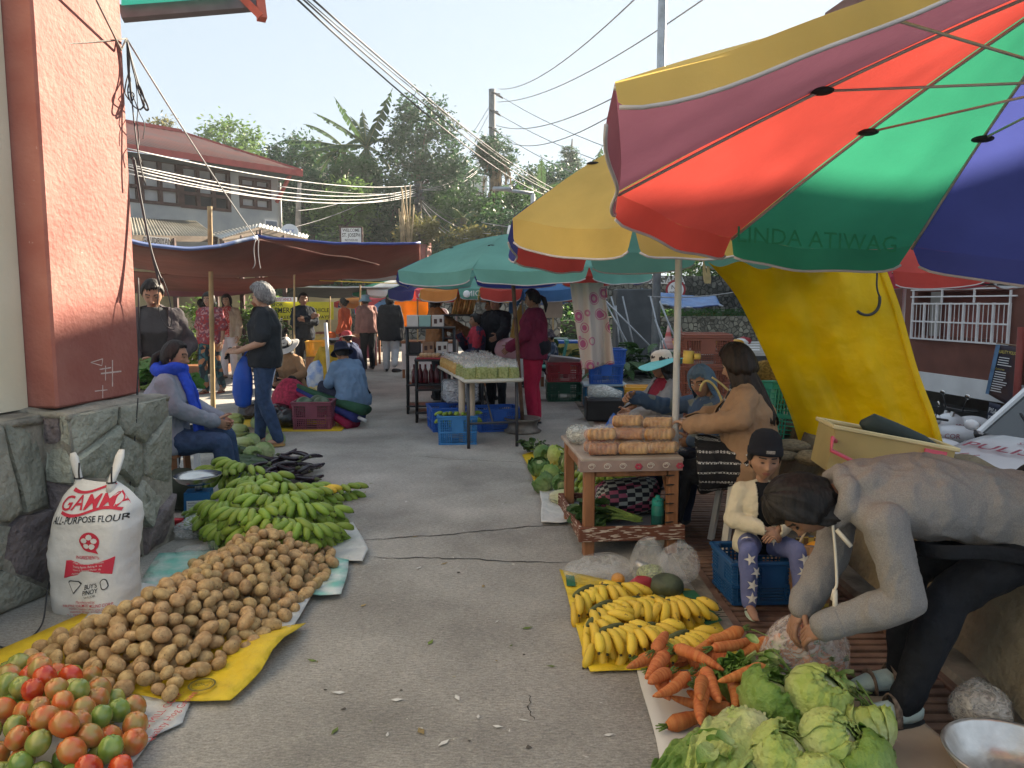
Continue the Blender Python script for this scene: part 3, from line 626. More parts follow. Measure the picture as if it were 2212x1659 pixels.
tree('bamboo-like tree at the far left above the red ridge',345,258,330,42,1.0,3,36,50,.22)
tree('dark tree clump left of the white hill house',985,330,430,42,1.3,0,45,60,.2)
tree('green tree behind the blue tarpaulin by the stone wall',1330,520,640,34,1.6,1,60,60,.2,z0=0)
tree('dark slope tree above the stone retaining wall',1640,540,640,36,2.6,0,80,60,.22,z0=2)
tree('round green tree above the stone retaining wall',1500,480,600,38,2.0,1,70,60,.22,z0=2)
for(u,vt,vb,d,lb)in((641,395,505,27.5,'pale bare slanting trunk by the grey house'),(876,430,500,27,'bundle of dry bamboo canes on the slope')):
 a,b=P(u,vb+30,d),P(u+6,vt,d)
 if 'canes' in lb:
  o=thing('cane_bundle',lb,'canes',a)
  for k in range(14):MB().tube([a+V(random.uniform(-.2,.2),random.uniform(-.15,.15),0),b+V(random.uniform(-.35,.25),random.uniform(-.2,.2),random.uniform(-.5,.5))],.025,5).build('cane',mat('dry_cane',(.38,.29,.17),.8,.3,5),o)
 else:
  o=thing('bare_trunk',lb,'tree',a);MB().tube([a-V(0,0,1.5),lerp(a,b,.5),b],[.12,.1,.07],8).build('trunk',M_palebark,o)
gc=MB()
x=RNG.uniform(-16,6,26000);y=26.6+RNG.uniform(0,1,26000)**1.3*14;q=np.stack([x,y,hillz(x,y)+RNG.uniform(0,.7,26000)**1.5],1);leaves(gc,q[:9000],.2,0);leaves(gc,q[9000:19000],.17,1);leaves(gc,q[19000:],.16,2)
o=stuff(gc.build('undergrowth',[LM[0],LM[1],LM[2]],smooth=False));o['label']='thick green undergrowth covering the hillside';o['category']='undergrowth'
def torn_leaf(mb,base,dirv,L,wd,droop,seed,mi=0,k=16):
 rg=np.random.default_rng(seed);d=nrm(dirv);sd=nrm(np.cross(d,Z1)+1e-6);p_=np.asarray(base,float).copy();mids=[];ds=[]
 for i in range(k+1):
  mids.append(p_.copy());ds.append(d.copy());p_=p_+d*L/k;d=nrm(d+V(0,0,-droop/k*(1+i/k)))
 mids=np.array(mids);t=np.linspace(0,1,k+1);wv=wd*np.sin(np.clip(t*1.02+.04,0,1)*PI)**.55
 for s_ in(-1,1):
  for i in range(k):
   n_=np.cross(sd,ds[i]);cut=rg.uniform(.0,.55)if rg.random()<.75 else 0;sw=V(0,0,-1)*wv[i]*(.25+.5*cut+.3*rg.random())
   tip=ds[i]*L/k*(.2+.4*rg.random())
   a,b=mids[i],mids[i+1];o1=a+s_*sd*wv[i]+sw+tip*.3;o2=lerp(a,b,1-.6*cut)+s_*sd*wv[i+1]*(1-.1*cut)+sw+tip*.3
   mb.quads([[a,b,o2,o1]],mi)
 mb.tube(mids,np.linspace(.035,.006,k+1),5,mi+1)
 return mb
M_rib=mat('leaf_midrib',(.16,.18,.06),.6,.1,5);M_ban=leaf_mat('banana_leaf',(.035,.075,.028),(.07,.125,.04),.45);M_ptr=mat('banana_stem',(.13,.11,.06),.85,.4,4,st=(1,1,.3));M_dry=mat('dry_leaf',(.19,.135,.08),.9,.4,6,tl=.2)
def banana_plant(lab,u,v,d,lv,H=None,rs=1):
 top=P(u,v,d);zg=float(hillz(top[0],top[1]));o=thing('banana_plant',lab,'banana plant',(top[0],top[1],zg))
 MB().tube([V(top[0],top[1],zg-.2),lerp(V(top[0],top[1],zg),top,.5)+V(.08,0,0),top],[.2,.17,.1],10).build('stem',M_ptr,o)
 for i,(du,dv,L,dr_)in enumerate(lv):
  e_=P(u+du,v+dv,d+random.uniform(-1,1));dv_=nrm(e_-top);torn_leaf(MB(),top,dv_,L,L*.15,dr_,50*rs+i).build('leaf',[M_ban,M_rib],o,False)
 return o
banana_plant('large banana plant with many torn fanned leaves beside the tall dense tree',792,315,33,[(50,-115,2.6,.05),(-70,-60,2.7,.3),(-95,-10,2.6,.35),(-60,-100,2.3,.15),(-20,-60,2.0,.6),(40,-30,1.8,.9),(60,20,1.7,.9),(-40,60,1.8,1.4),(30,60,1.9,1.5),(-10,-90,1.6,.2)],rs=1)
banana_plant('banana plant with broad drooping leaves spreading towards the red roof',742,318,34,[(-90,-25,2.6,.3),(-85,-5,2.4,.5),(-75,20,2.5,.9),(-50,-50,2.2,.5),(35,-30,1.9,.8),(-30,40,1.8,1.5),(30,20,1.9,1.2),(-60,30,2.2,1.2)],rs=2)
banana_plant('young banana plant with one upright leaf behind the yellow parasol',1268,405,40,[(22,-60,2.4,.0),(-40,-20,2.0,.7),(40,0,1.8,.8),(-50,10,2,.9),(10,-30,1.8,.6)],rs=3)
banana_plant('banana plant growing low on the slope left of the pale lamp post',1170,410,33,[(-20,-40,1.6,.3),(30,-20,1.8,.6),(-40,10,1.8,1.),(40,30,1.6,1.2),(0,-50,1.4,.2)],rs=4)
banana_plant('small light green banana plant under the shaggy palm',1000,470,29,[(-20,-30,1.2,.3),(25,-25,1.3,.5),(-30,5,1.2,.9),(30,10,1.2,.9)],rs=5)
pc=P(1075,335,34);zg=float(hillz(pc[0],pc[1]));pm=thing('shaggy_palm','tall shaggy tree with dark tufted top and a skirt of dry hanging leaves','tree',(pc[0],pc[1],zg))
MB().tube([V(pc[0]-.1,pc[1],zg),lerp(V(pc[0],pc[1],zg),pc,.6),pc],[.25,.2,.16],8).build('trunk',M_bark,pm)
lb=MB();cc,pos=clumps(pc,(.85,.8,.72),50,60,.18);leaves(lb,pos,.26,0,4.5);lb.build('crown',LM[0],pm,False)
for k in range(70):
 a=random.uniform(0,6.28);z=random.uniform(-2.6,-.2);q=pc+V(.35*math.cos(a),.35*math.sin(a),z);b=q+V(.3*math.cos(a),.3*math.sin(a),-random.uniform(.6,1.3));m_=MB()
 sd=V(-math.sin(a),math.cos(a),0)*random.uniform(.03,.09);md=lerp(q,b,.4)+V(.16*math.cos(a),.16*math.sin(a),0);m_.quads([[q-sd*.3,q+sd*.3,md+sd,md-sd],[md-sd,md+sd,b+sd*.2,b-sd*.2]]);m_.build('dry_leaf',M_dry,pm,False)
pt=P(1236,300,46);pb=P(1228,470,46);zg=float(hillz(pt[0],pt[1]));pn=thing('pine_tree','dark tiered pine tree standing against the bright sky','tree',(pb[0],pb[1],zg));H=pt[2]-zg
MB().tube([V(pb[0],pb[1],zg),lerp(pb,pt,.5),pt],[.22,.14,.03],8).build('trunk',M_bark,pn)
lb=MB();br=MB()
for k in range(46):
 t=random.uniform(0,1)**.8;z=pt[2]-.2-t*4.3;rr=(.35+2.0*t)*random.uniform(.45,1.05);a=random.uniform(0,6.28);s0=V(lerp(pt[0],pb[0],t),pt[1],z);e_=s0+V(rr*math.cos(a),rr*math.sin(a),.15*rr-.05)
 br.tube([s0,lerp(s0,e_,.5)-V(0,0,.05),e_],[.04,.025,.01],5);tt=RNG.uniform(.25,1,150);leaves(lb,s0+(e_-s0)*tt[:,None]+RNG.normal(size=(150,3))*[.16,.16,.05],.2,0,5.,-.2)
br.build('branch',M_bark,pn);lb.build('crown',LM[0],pn,False)
def hill_house(lab,u0,u1,v0,v1,d,wall,roofc,rise=14):
 a,b=P(u0,v1,d),P(u1,v1,d+1.5);tz=P((u0+u1)/2,v0,d)[2];o=thing('hill_house',lab,'house',(a+b)/2*[1,1,0]+V(0,0,a[2]-1));ex=nrm((b-a)*[1,1,0]);n_=np.cross(ex,Z1);L=np.linalg.norm((b-a)[:2]);RM=np.stack([ex,-n_,Z1],1);c=(a+b)/2
 MB().box(V(c[0],c[1],(tz+a[2]-1)/2)-n_*2,(L,4,tz-a[2]+1),RM).build('wall',wall,o,False)
 e0,e1=V(a[0],a[1],tz)+n_*.4-ex*.4,V(b[0],b[1],tz)+n_*.4+ex*.4;up=V(0,0,rise*d/FPX)
 MB().prism([e0,e1,e1-n_*2.4+up,e0-n_*2.4+up],V(0,0,.1)).prism([e0-n_*4.8,e1-n_*4.8,e1-n_*2.4+up,e0-n_*2.4+up][::-1],V(0,0,.1)).build('roof',roofc,o,False)
 k=max(2,int(L/1.3))
 for i in range(k):
  q=V(c[0],c[1],tz-.75)+ex*L*((i+.5)/k-.5)+n_*.03;w_=MB().box(q,(.75,.08,.8),RM).build('window',M_frame,o,False);MB().box(q+n_*.05,(.62,.02,.66),RM).build('pane',M_cur,w_,False)
hill_house('small white house with green roof on the hill behind the shaggy palm',970,1052,372,402,48,mat('house_white',(.55,.56,.56),.8,.1,2),mat('roof_green',(.04,.11,.10),.6,.15,3),26)
hill_house('low house with pale green roof edge behind the banana plants',690,800,335,350,44,mat('house_tan',(.40,.33,.24),.8,.2,2),mat('roof_pale',(.25,.30,.28),.6,.15,3),6)
hill_house('small dark-roofed shed behind the red hip roof',565,625,338,356,46,mat('shed_brown',(.2,.17,.13),.8,.2,2),mat('roof_dark',(.09,.10,.10),.7,.15,3),10)
st_=thing('red_steps','short flight of red concrete steps climbing the green slope','steps',P(895,530,28)*[1,1,0])
for k in range(7):
 q=P(890+k*2,535-k*7,27.5+k*.3);MB().box(V(q[0],q[1],q[2]/2),(1.0,.32,max(.1,q[2])),bev=.01).build('step',mat('step_red',(.30,.10,.09),.8,.2,4),st_,False)
def rubble(name,c,c2,sc):
 m=mat(name,c,.9,0,c2=c2,vs=1.5,det=4);n,l,p=nodes(m);tc=[q for q in n if q.type=='TEX_COORD'][0]
 vo=n.new('ShaderNodeTexVoronoi');vo.inputs['Scale'].default_value=sc;vo.feature='DISTANCE_TO_EDGE';l.new(tc.outputs['Object'],vo.inputs['Vector'])
 v2=n.new('ShaderNodeTexVoronoi');v2.inputs['Scale'].default_value=sc;l.new(tc.outputs['Object'],v2.inputs['Vector'])
 rp=[q for q in n if q.type=='VALTORGB'][0];hs=n.new('ShaderNodeHueSaturation');mr=n.new('ShaderNodeMapRange');mr.inputs[3].default_value=.55;mr.inputs[4].default_value=1.5
 sp=n.new('ShaderNodeSeparateColor');l.new(v2.outputs['Color'],sp.inputs[0]);l.new(sp.outputs[0],mr.inputs[0]);l.new(mr.outputs[0],hs.inputs['Value']);l.new(rp.outputs[0],hs.inputs['Color'])
 r2=n.new('ShaderNodeValToRGB');r2.color_ramp.elements[0].position=.02;r2.color_ramp.elements[1].position=.09;l.new(vo.outputs['Distance'],r2.inputs[0])
 mx=n.new('ShaderNodeMix');mx.data_type='RGBA';l.new(r2.outputs[0],mx.inputs[0]);mx.inputs[6].default_value=(c[0]*.5,c[1]*.5,c[2]*.5,1);l.new(hs.outputs[0],mx.inputs[7]);l.new(mx.outputs[2],p.inputs['Base Color'])
 bp=n.new('ShaderNodeBump');bp.inputs['Strength'].default_value=1;bp.inputs['Distance'].default_value=.06;l.new(r2.outputs[0],bp.inputs['Height']);l.new(bp.outputs[0],p.inputs['Normal']);return m
M_rub=rubble('rubble_wall',(.23,.215,.17),(.34,.32,.25),5.5);M_rub2=rubble('dark_rubble_wall',(.13,.13,.115),(.21,.205,.18),4.5)
def bent_wall(name,lab,pts,z0,z1,th,mt,capm=None):
 o=thing(name,lab,'wall',V(*pts[0],z0));m_=MB()
 for a,b in zip(pts[:-1],pts[1:]):
  a=V(*a,(z0+z1)/2);b=V(*b,(z0+z1)/2);k=max(4,int(np.linalg.norm(b-a)*3));sd=nrm(np.cross(b-a,Z1))*th/2
  for s_ in(-1,1):m_.grid(lambda u,v,s_=s_:(lambda q:q+nrm(sd)*(.05*snoise(q,4))[...,None])(lerp(a,b,u[...,None])+s_*sd*(1+.15*(1-v[...,None]))+Z1*((v-.5)*(z1-z0))[...,None]),k,6)
  m_.quads([[a-sd+Z1*(z1-z0)/2,b-sd+Z1*(z1-z0)/2,b+sd+Z1*(z1-z0)/2,a+sd+Z1*(z1-z0)/2]])
 m_.build('rubble_face',mt,o,False);return o
bent_wall('stone_wall','low tan rubble stone wall along the far side of the road',[(2.6,27.5),(5.0,28.5),(16,31)],0,.95,.5,M_rub)
bent_wall('stone_wall','high grey rubble retaining wall with white letters behind the road',[(3.4,31.5),(8,33),(20,37)],0,2.6,.6,M_rub2)
bent_wall('stone_wall','grey rubble wall behind the stalls under the hillside',[(-8.5,26.2),(-2.0,25.6),(1.6,26.2)],0,1.55,.5,M_rub2)
pl_=MB();x=RNG.uniform(2.8,14,5000);y=28.9+.2*(x-3)+RNG.uniform(0,2,5000);leaves(pl_,np.stack([x,y,.85+RNG.uniform(0,.6,5000)**2],1),.16,0);leaves(pl_,np.stack([x,y+.2,.8+RNG.uniform(0,.5,5000)**2],1),.13,1)
o=stuff(pl_.build('wall_plants',[LM[1],LM[3]],smooth=False));o['label']='green plants growing on top of the low tan stone wall';o['category']='plants'
struct(MB().box((9,30.4,.4),(16,2.2,.84),rotm((0,0,1),.23)).build('planting_bed',M_earth,smooth=False))
lt=thing('wall_letters','white block letters SAGADA fixed above the grey retaining wall','letters',P(1455,606,31));m_=MB();text_on(m_,'SAGADA',P(1440,606,31),V(1,.3,0),Z1,.42,0,bold=.02);m_.build('lettering',M_wht,lt,False)
MB().bar(P(1412,612,31.2),P(1470,612,31.8),.05).build('rail',M_wmetal,lt,False)
for k in range(4):
 a,b=G(1560,738+k*5.5),G(1640,738+k*5.5);c,d=G(1642,740.6+k*5.5),G(1562,740.6+k*5.5);o=struct(MB().poly([q+V(0,0,.004)for q in(a,b,c,d)]).build('road_marking',M_wht,smooth=False))
def skin_mat(k=0):
 c=[(.36,.20,.13),(.30,.16,.10),(.42,.25,.17)][k]
 return mat('skin%d'%k,c,.5,.08,30,b=.05,bs=120,sss=.12,spec=.35)
M_lip=mat('lips',(.30,.11,.09),.45,.05,30);M_brow=mat('brow_hair',(.015,.012,.011),.7,0);M_eyew=mat('eye_white',(.55,.52,.49),.25,0);M_iris=mat('eye_dark',(.012,.009,.008),.12,0,spec=.6)
def hair_mat(name,c,c2):
 m=mat(name,c,.42,0,c2=c2,vs=3,st=(22,22,1.5),b=.5,bs=4,bd=.01,spec=.28);p_=m.node_tree.nodes['Principled BSDF'];p_.inputs['Roughness'].default_value=.55;return m
M_hair=hair_mat('black_hair',(.007,.006,.006),(.022,.018,.016));M_ghair=hair_mat('grey_hair',(.10,.10,.10),(.30,.30,.29));M_bhair=hair_mat('brown_hair',(.012,.008,.006),(.030,.018,.013))
def cloth(name,c,var=.12,vs=9,b=.7,bs=11,**k):return mat('cloth_'+name,c,k.pop('r',.88),var,vs,b=b,bs=bs,bd=k.pop('bd',.035),spec=.2,**k)
def pattern(name,c,c2,c3,sc=20,r=.85):
 """printed cloth: voronoi blotches of three colours"""
 m=mat('print_'+name,c,r,0,b=.25,bs=16,bd=.02,spec=.2);n,l,p=nodes(m);tc=[q for q in n if q.type=='TEX_COORD'][0]
 vo=n.new('ShaderNodeTexVoronoi');vo.inputs['Scale'].default_value=sc;l.new(tc.outputs['Object'],vo.inputs['Vector'])
 sp=n.new('ShaderNodeSeparateColor');l.new(vo.outputs['Color'],sp.inputs[0]);rp=n.new('ShaderNodeValToRGB');rp.color_ramp.interpolation='CONSTANT'
 rp.color_ramp.elements[0].color=tuple(c)+(1,);rp.color_ramp.elements[1].position=.45;rp.color_ramp.elements[1].color=tuple(c2)+(1,);e=rp.color_ramp.elements.new(.75);e.color=tuple(c3)+(1,)
 l.new(sp.outputs[0],rp.inputs[0]);l.new(rp.outputs[0],p.inputs['Base Color']);return m
def head_geo(hs=1.,child=False):
 """head shell with face relief; local axes x side, y front, z up; origin mid head. returns verts, faces, material ids"""
 nu,nv=60,46
 ph=np.linspace(0,2*PI,nu,endpoint=False);ph=ph-.42*np.sin(ph)*1.0;th=np.linspace(.05,PI-.05,nv)
 T,F=np.meshgrid(th,ph,indexing='ij');dx,dy,dz=np.sin(T)*np.sin(F),np.sin(T)*np.cos(F),np.cos(T)
 x,y,z=.074*dx,.092*dy,.113*dz
 low=np.clip(-dz-.1,0,1);x=x*(1-.30*low**1.2);fr_=np.clip(dy,0,1)
 y=y*(1-.12*low*(dy<0))+.006*low*fr_;y=np.where(dy>.3,y-.010*(dy-.3),y)
 if child:x=x*(1+.05*np.exp(-((z+.03)/.03)**2));z=z*.95
 g=lambda cx,cz,sx,sz:np.exp(-((x-cx)/sx)**2-((z-cz)/sz)**2)*(dy>0)
 sg=lambda cx,cz,sx,sz:g(cx,cz,sx,sz)+g(-cx,cz,sx,sz)
 y0=y.copy()
 k=.7 if child else 1.
 y=y-.011*sg(.031,.004,.017,.012)+.005*g(0,.026,.05,.010)*k
 y=y+k*(.020*g(0,-.030,.011,.013)+.010*g(0,-.008,.009,.022)+.008*sg(.012,-.033,.009,.008))
 y=y+.006*g(0,-.056,.022,.006)+.0065*g(0,-.067,.020,.006)-.005*g(0,-.0615,.026,.003)-.003*g(0,-.047,.01,.005)
 y=y+.007*g(0,-.094,.022,.014)+.004*sg(.045,-.02,.02,.02)
 v=np.stack([x,y,z],-1).reshape(-1,3)*hs
 f,mi=[],[];xs,zs,ds=x,z,dy
 for i in range(nv-1):
  for j in range(nu):
   j2=(j+1)%nu;f.append((i*nu+j,(i+1)*nu+j,(i+1)*nu+j2,i*nu+j2))
   cx,cz,cd=abs((x[i,j]+x[i+1,j2])/2),(z[i,j]+z[i+1,j2])/2,(dy[i,j]+dy[i+1,j2])/2;m_=0
   if cd>.2:
    if abs(cz+.0615)<.011 and cx<.024-abs(cz+.0615)*.8:m_=1
    elif abs(cz-(.026+.05*(.03-abs(cx-.03))))<.0042 and .013<cx<.05:m_=2
   mi.append(m_)
 f+=[tuple(range(nu)),tuple(range((nv-1)*nu,nv*nu))[::-1]];mi+=[0,0]
 return v,f,mi
_HG={c:head_geo(1.,c)for c in(False,True)}
def hair_geo(style,rg,vol=1.):
 """cap of hair following the skull, longer styles continue down; same local axes as the head"""
 nu,nv=72,30;ph=np.linspace(-PI,PI,nu,endpoint=False);af=np.abs(ph)
 fl={'short':.93,'bob':1.02,'long':.95,'pony':.86,'curly':.96,'bun':.86,'shag':1.0}[style]
 side={'short':1.55,'bob':2.2,'long':2.0,'pony':1.6,'curly':1.95,'bun':1.6,'shag':2.0}[style]
 back={'short':2.15,'bob':2.35,'long':2.3,'pony':2.15,'curly':2.45,'bun':2.15,'shag':2.3}[style]
 tm=np.where(af<.95,fl,np.where(af<1.35,fl+(side-fl)*((af-.95)/.4),side+(back-side)*np.clip((af-1.35)/.9,0,1)))
 tm=tm+.05*rg.normal(size=nu)
 t=np.linspace(0,1,nv)[:,None];T=np.maximum(.02,t*tm[None,:]);F=np.repeat(ph[None,:],nv,0)
 ex={'short':.012,'bob':.02,'long':.026,'pony':.010,'curly':.036,'bun':.012,'shag':.028}[style]*vol
 edge=np.clip((1-t)*6,.25,1);ex=ex*edge*(1+.0*F)
 ex=ex*(1+.07*np.sin(F*17+3*np.sin(T*2))+.10*np.sin(F*37+T*2+1.5*np.sin(F*5))+.06*np.sin(F*61))
 if style=='curly':ex=ex+.008*np.sin(F*9+T*11+2*np.sin(F*4))*np.sin(T*14+F*5)*edge
 if style=='shag':ex=ex+.003*np.sin(F*7+T*3)*edge
 sT=np.sin(np.minimum(T,1.72))if style in('bob','long','shag')else np.sin(T)
 dx,dy,dz=sT*np.sin(F),sT*np.cos(F),np.cos(T)
 x,y,z=(.076+ex)*dx,(.094+ex)*dy,(.114+ex)*dz
 rows=[np.stack([x,y,z],-1)]
 if style in('bob','long','shag'):
  L={'bob':.05,'long':.30,'shag':.05}[style];last=rows[0][-1];k=9 if style=='long' else 4;mask=np.clip((af-1.15)/.35,0,1)
  for i in range(1,k+1):
   s_=i/k;q=last.copy();q[:,2]-=L*s_*mask*(1+.12*np.sin(ph*7+2));q[:,0]*=1+.10*np.sin(s_*2)*mask;q[:,1]-=(.05*s_ if style=='long' else .01*s_)*mask*np.clip((af-1.6),0,1);q[:,:2]*=(1+.05*np.sin(ph*15+s_*3)*mask)[:,None];rows.append(q[None])
 A=np.concatenate(rows);k=len(A);v=A.reshape(-1,3)
 f=[(i*nu+j,(i+1)*nu+j,(i+1)*nu+(j+1)%nu,i*nu+(j+1)%nu)for i in range(k-1)for j in range(nu)]+[tuple(range(nu))]
 return v,f
def hand_geo(mb,wr,d,pn,s,curl=.5,spread=1.,right=True,mi=0):
 """palm and five fingers; d along the hand, pn palm normal (fingers curl towards it)"""
 d=nrm(d);pn=nrm(pn-(np.asarray(pn)@d)*d);sd=np.cross(d,pn)*(1 if right else-1)
 Q=np.stack([sd,d,pn],1)
 mb.ell(wr+d*.048*s,(.040*s,.052*s,.016*s),12,mi,Q);mb.cap(wr-d*.02*s,.024*s,wr+d*.02*s,.026*s,8,mi)
 for i,(off,L)in enumerate(((.028,.070),(.010,.080),(-.008,.075),(-.026,.058))):
  p_=wr+d*.088*s+sd*off*s-pn*.0*s;dd=nrm(d+sd*off*1.2*spread);pts=[p_-d*.02*s,p_]
  for j,fr_ in enumerate((.42,.32,.26)):
   a=curl*(.55+.45*j);dd=nrm(dd*math.cos(a)+pn*math.sin(a));p_=p_+dd*L*s*fr_*1.05;pts.append(p_)
  mb.tube(pts+[p_+dd*.004*s],np.array([.0095,.0095,.0088,.008,.0068,.003])*s,8,mi)
 p_=wr+d*.025*s+sd*.032*s;dd=nrm(d*.75+sd*.75+pn*.25);pts=[wr+d*.015*s+sd*.015*s,p_]
 for fr_ in(.036,.03,.024):p_=p_+dd*fr_*s;pts.append(p_);dd=nrm(dd+d*.25+pn*.35*curl-sd*.15)
 mb.tube(pts,np.array([.014,.0125,.011,.0095,.006])*s,8,mi)
def stand(H=1.6,w=1.):
 s=H/1.65;J=dict(pel=V(0,0,.93),wai=V(0,-.01,1.08),che=V(0,.0,1.25),nek=V(0,-.02,1.43),hed=V(0,.015,1.545))
 for k,sd in(('R',1),('L',-1)):
  J['sh'+k]=V(.158*sd,-.015,1.350);J['el'+k]=V(.215*sd,-.03,1.09);J['wr'+k]=V(.225*sd,.05,.86)
  J['hi'+k]=V(.085*sd,0,.90);J['kn'+k]=V(.095*sd,.015,.49);J['an'+k]=V(.095*sd,-.02,.085);J['to'+k]=V(.115*sd,.13,.03)
 return{k:v*s for k,v in J.items()}
def sit(H=1.6,seat=.4,lean=.0,knee=.16):
 s=H/1.65;J=stand(H);dz=seat+.09*s-J['pel'][2]
 for k in('pel','wai','che','nek','hed','shR','shL','elR','elL','wrR','wrL','hiR','hiL'):J[k]=J[k]+V(0,0,dz)
 for k,sd in(('R',1),('L',-1)):
  th=.41*s;kz=min(.49*s,max(.46*s,seat+.06));hz=J['hi'+k][2];dy=math.sqrt(max(.01,th**2-(kz-hz)**2-(knee-.085)**2))
  J['kn'+k]=V(knee*sd*s,dy,kz);J['an'+k]=V(knee*sd*s*1.05,dy+.06,.085*s);J['to'+k]=V(knee*sd*s*1.2,dy+.22,.03)
 if lean:leanb(J,lean)
 return J
UP=('wai','che','nek','hed','shR','shL','elR','elL','wrR','wrL')
def leanb(J,a,frac=('wai',.5)):
 c=J['pel']
 for k in UP:
  f=.55 if k=='wai' else 1.;q=J[k]-c;ca,sa=math.cos(a*f),math.sin(a*f);J[k]=c+V(q[0],q[1]*ca+q[2]*sa,-q[1]*sa+q[2]*ca)
 return J
def folds(v,nm,amp,f,seed,st=(1,1,.55)):
 q=v*np.array(st);a=snoise(q,f,seed);b=snoise(q,f*2.1,seed+3)
 return v+nm*(amp*(.8*(1-2*np.abs(a))+.5*(1-2*np.abs(b))+.1))[:,None]
def person(label,loc,yaw,J,H=1.6,group=None,w=1.,skin=0,hair='short',hairm=None,head=(0,0,0),top=None,bottom=None,sleeve=1.,vox=.011,hands=((.4,None),(.4,None)),shoes='shoe',shoem=None,hat=None,hatm=None,hatm2=None,leg=1.,skirt=None,hem=.0,open_=None,infl=.016,child=False,eyes=False,hs=1.,long_top=0.,loose=1.,fold=.012,inner=None,hood=None,toph=None,hidden=(),hairname='hair'):
 s=H/1.65;o=thing('person',label,'person',loc,yaw,group);sk=skin_mat(skin);rg=np.random.default_rng(abs(hash(label))%9999 if False else sum(map(ord,label)))
 side=nrm(J['shR']-J['shL']);hs=hs*s if not child else hs
 def torso(mb,e,z0=0.,z1=1.,pelv=True):
  tw=w;up=nrm(J['nek']-J['che']);sc=[]
  pd=nrm(J['pel']-J['wai'])
  if pelv:sc+=[(J['pel']+pd*(.10+long_top)*s,.150*tw*s+e*1.3,.105*tw*s+e*1.3),(J['pel'],.160*tw*s+e*1.2,.115*tw*s+e*1.2)]
  sc+=[(lerp(J['pel'],J['wai'],.7),.138*tw*s+e,.108*tw*s+e),(lerp(J['wai'],J['che'],.5),.142*tw*s+e,.112*tw*s+e),(J['che'],.155*tw*s+e,.118*tw*s+e),(lerp(J['che'],J['nek'],.45),.150*s+e,.102*s+e),(lerp(J['che'],J['nek'],.78),.095*s+e,.075*s+e),(J['nek'],.062*s+e*.5,.062*s+e*.5)]
  mb.tube([q[0]for q in sc],[(q[1],q[2])for q in sc],20,0,side)
  for k in 'RL':
   mb.ell(J['sh'+k],(.044*s+e,)*3,12);mb.cap(J['nek']-up*.035*s,.040*s+e*.7,J['sh'+k]+up*.0*s,.040*s+e*.9,12)
 def arm(mb,k,e,upto=1.,wide=1.):
  a,b,c=J['sh'+k],J['el'+k],J['wr'+k]
  if upto<=.5:mb.cap(a,.046*s+e,lerp(a,b,upto*2),(.045*s+e)*wide,12)
  else:mb.cap(a,.046*s+e,b,.041*s+e,12);mb.cap(b,.042*s+e,lerp(b,c,(upto-.5)*2),(.030*s+e)*wide,12)
 def legs(mb,k,e,upto=1.,wide=1.):
  a,b,c=J['hi'+k],J['kn'+k],J['an'+k];a2=lerp(a,J['pel'],.15)
  mb.cap(a2,.082*w*s+e,b,.054*s+e,14);mb.cap(b,.054*s+e,lerp(b,c,.35),.052*s+e*1.05,14);mb.cap(lerp(b,c,.3),.053*s+e,lerp(b,c,upto),(.036*s+e)*wide,14)
 mb=MB();torso(mb,-.012)
 for k in 'RL':
  arm(mb,k,-.002,1.);legs(mb,k,-.010)
  if shoes in('sandal','slipper','bare'):
   hl=J['an'+k]-V(0,0,.045*s)-nrm((J['to'+k]-J['an'+k])*[1,1,0])*.045*s
   mb.tube([hl,J['an'+k]-V(0,0,.03*s),lerp(J['an'+k],J['to'+k],.5)-V(0,0,.005),J['to'+k]],[(.026*s,.03*s),(.033*s,.035*s),(.04*s,.026*s),(.03*s,.012*s)],12)
 hq=np.array(Euler((-head[1],head[2],-head[0]),'XYZ').to_matrix())
 mb.cap(J['nek']-nrm(J['hed']-J['nek'])*.05*s,.052*s,lerp(J['nek'],J['hed'],.75),.048*s,12)
 v,nm,f=remesh(mb,max(vox*.8,.007),4);M2=MB().add(v,f)
 hv,hf_,hm=_HG[child];M2.add((hv*hs)@hq.T+J['hed'],hf_,hm)
 for sd in(-1,1):
  M2.ell(J['hed']+hq@(V(.074*sd,-.008,-.008)*hs),V(.010,.018,.030)*hs,10,0,hq)
  if eyes:
   M2.ell(J['hed']+hq@(V(.031*sd,.0745,.004)*hs),V(.0128,.008,.0046)*hs,10,3,hq);M2.ell(J['hed']+hq@(V(.031*sd,.0800,.0025)*hs),V(.0058,.005,.0046)*hs,10,4,hq)
  else:M2.ell(J['hed']+hq@(V(.031*sd,.0765,.003)*hs),V(.012,.006,.0028)*hs,8,2,hq)
 for k,hd in zip('RL',hands):
  if hd is None:continue
  cu,dv=hd[0],hd[1];fa=nrm(J['wr'+k]-J['el'+k]);d_=fa if dv is None else nrm(dv[0]);pn=(V(-1 if k=='R' else 1,.0,0)if dv is None else dv[1]);hand_geo(M2,J['wr'+k],d_,np.asarray(pn,float)+1e-3,s*1.02,cu,1.,k=='R' if dv is None or len(dv)<3 else dv[2])
 M2.build('body',[sk,M_lip,M_brow if hair!='curly' else mat('brow_grey',(.16,.15,.14),.7,0),M_eyew,M_iris],o,True,False)
 def garment(name,mb,mt,vx=None,amp=None,cut=None):
  v,nm,f=remesh(mb,vx or vox,5);v=folds(v,nm,amp if amp is not None else fold,20,rg.uniform(0,9))
  if cut is not None:
   keep=cut(v);f=[q for q in f if keep[list(q)].all()]
  g_=MB().add(v,f).build(name,mt,o,True,False);return g_
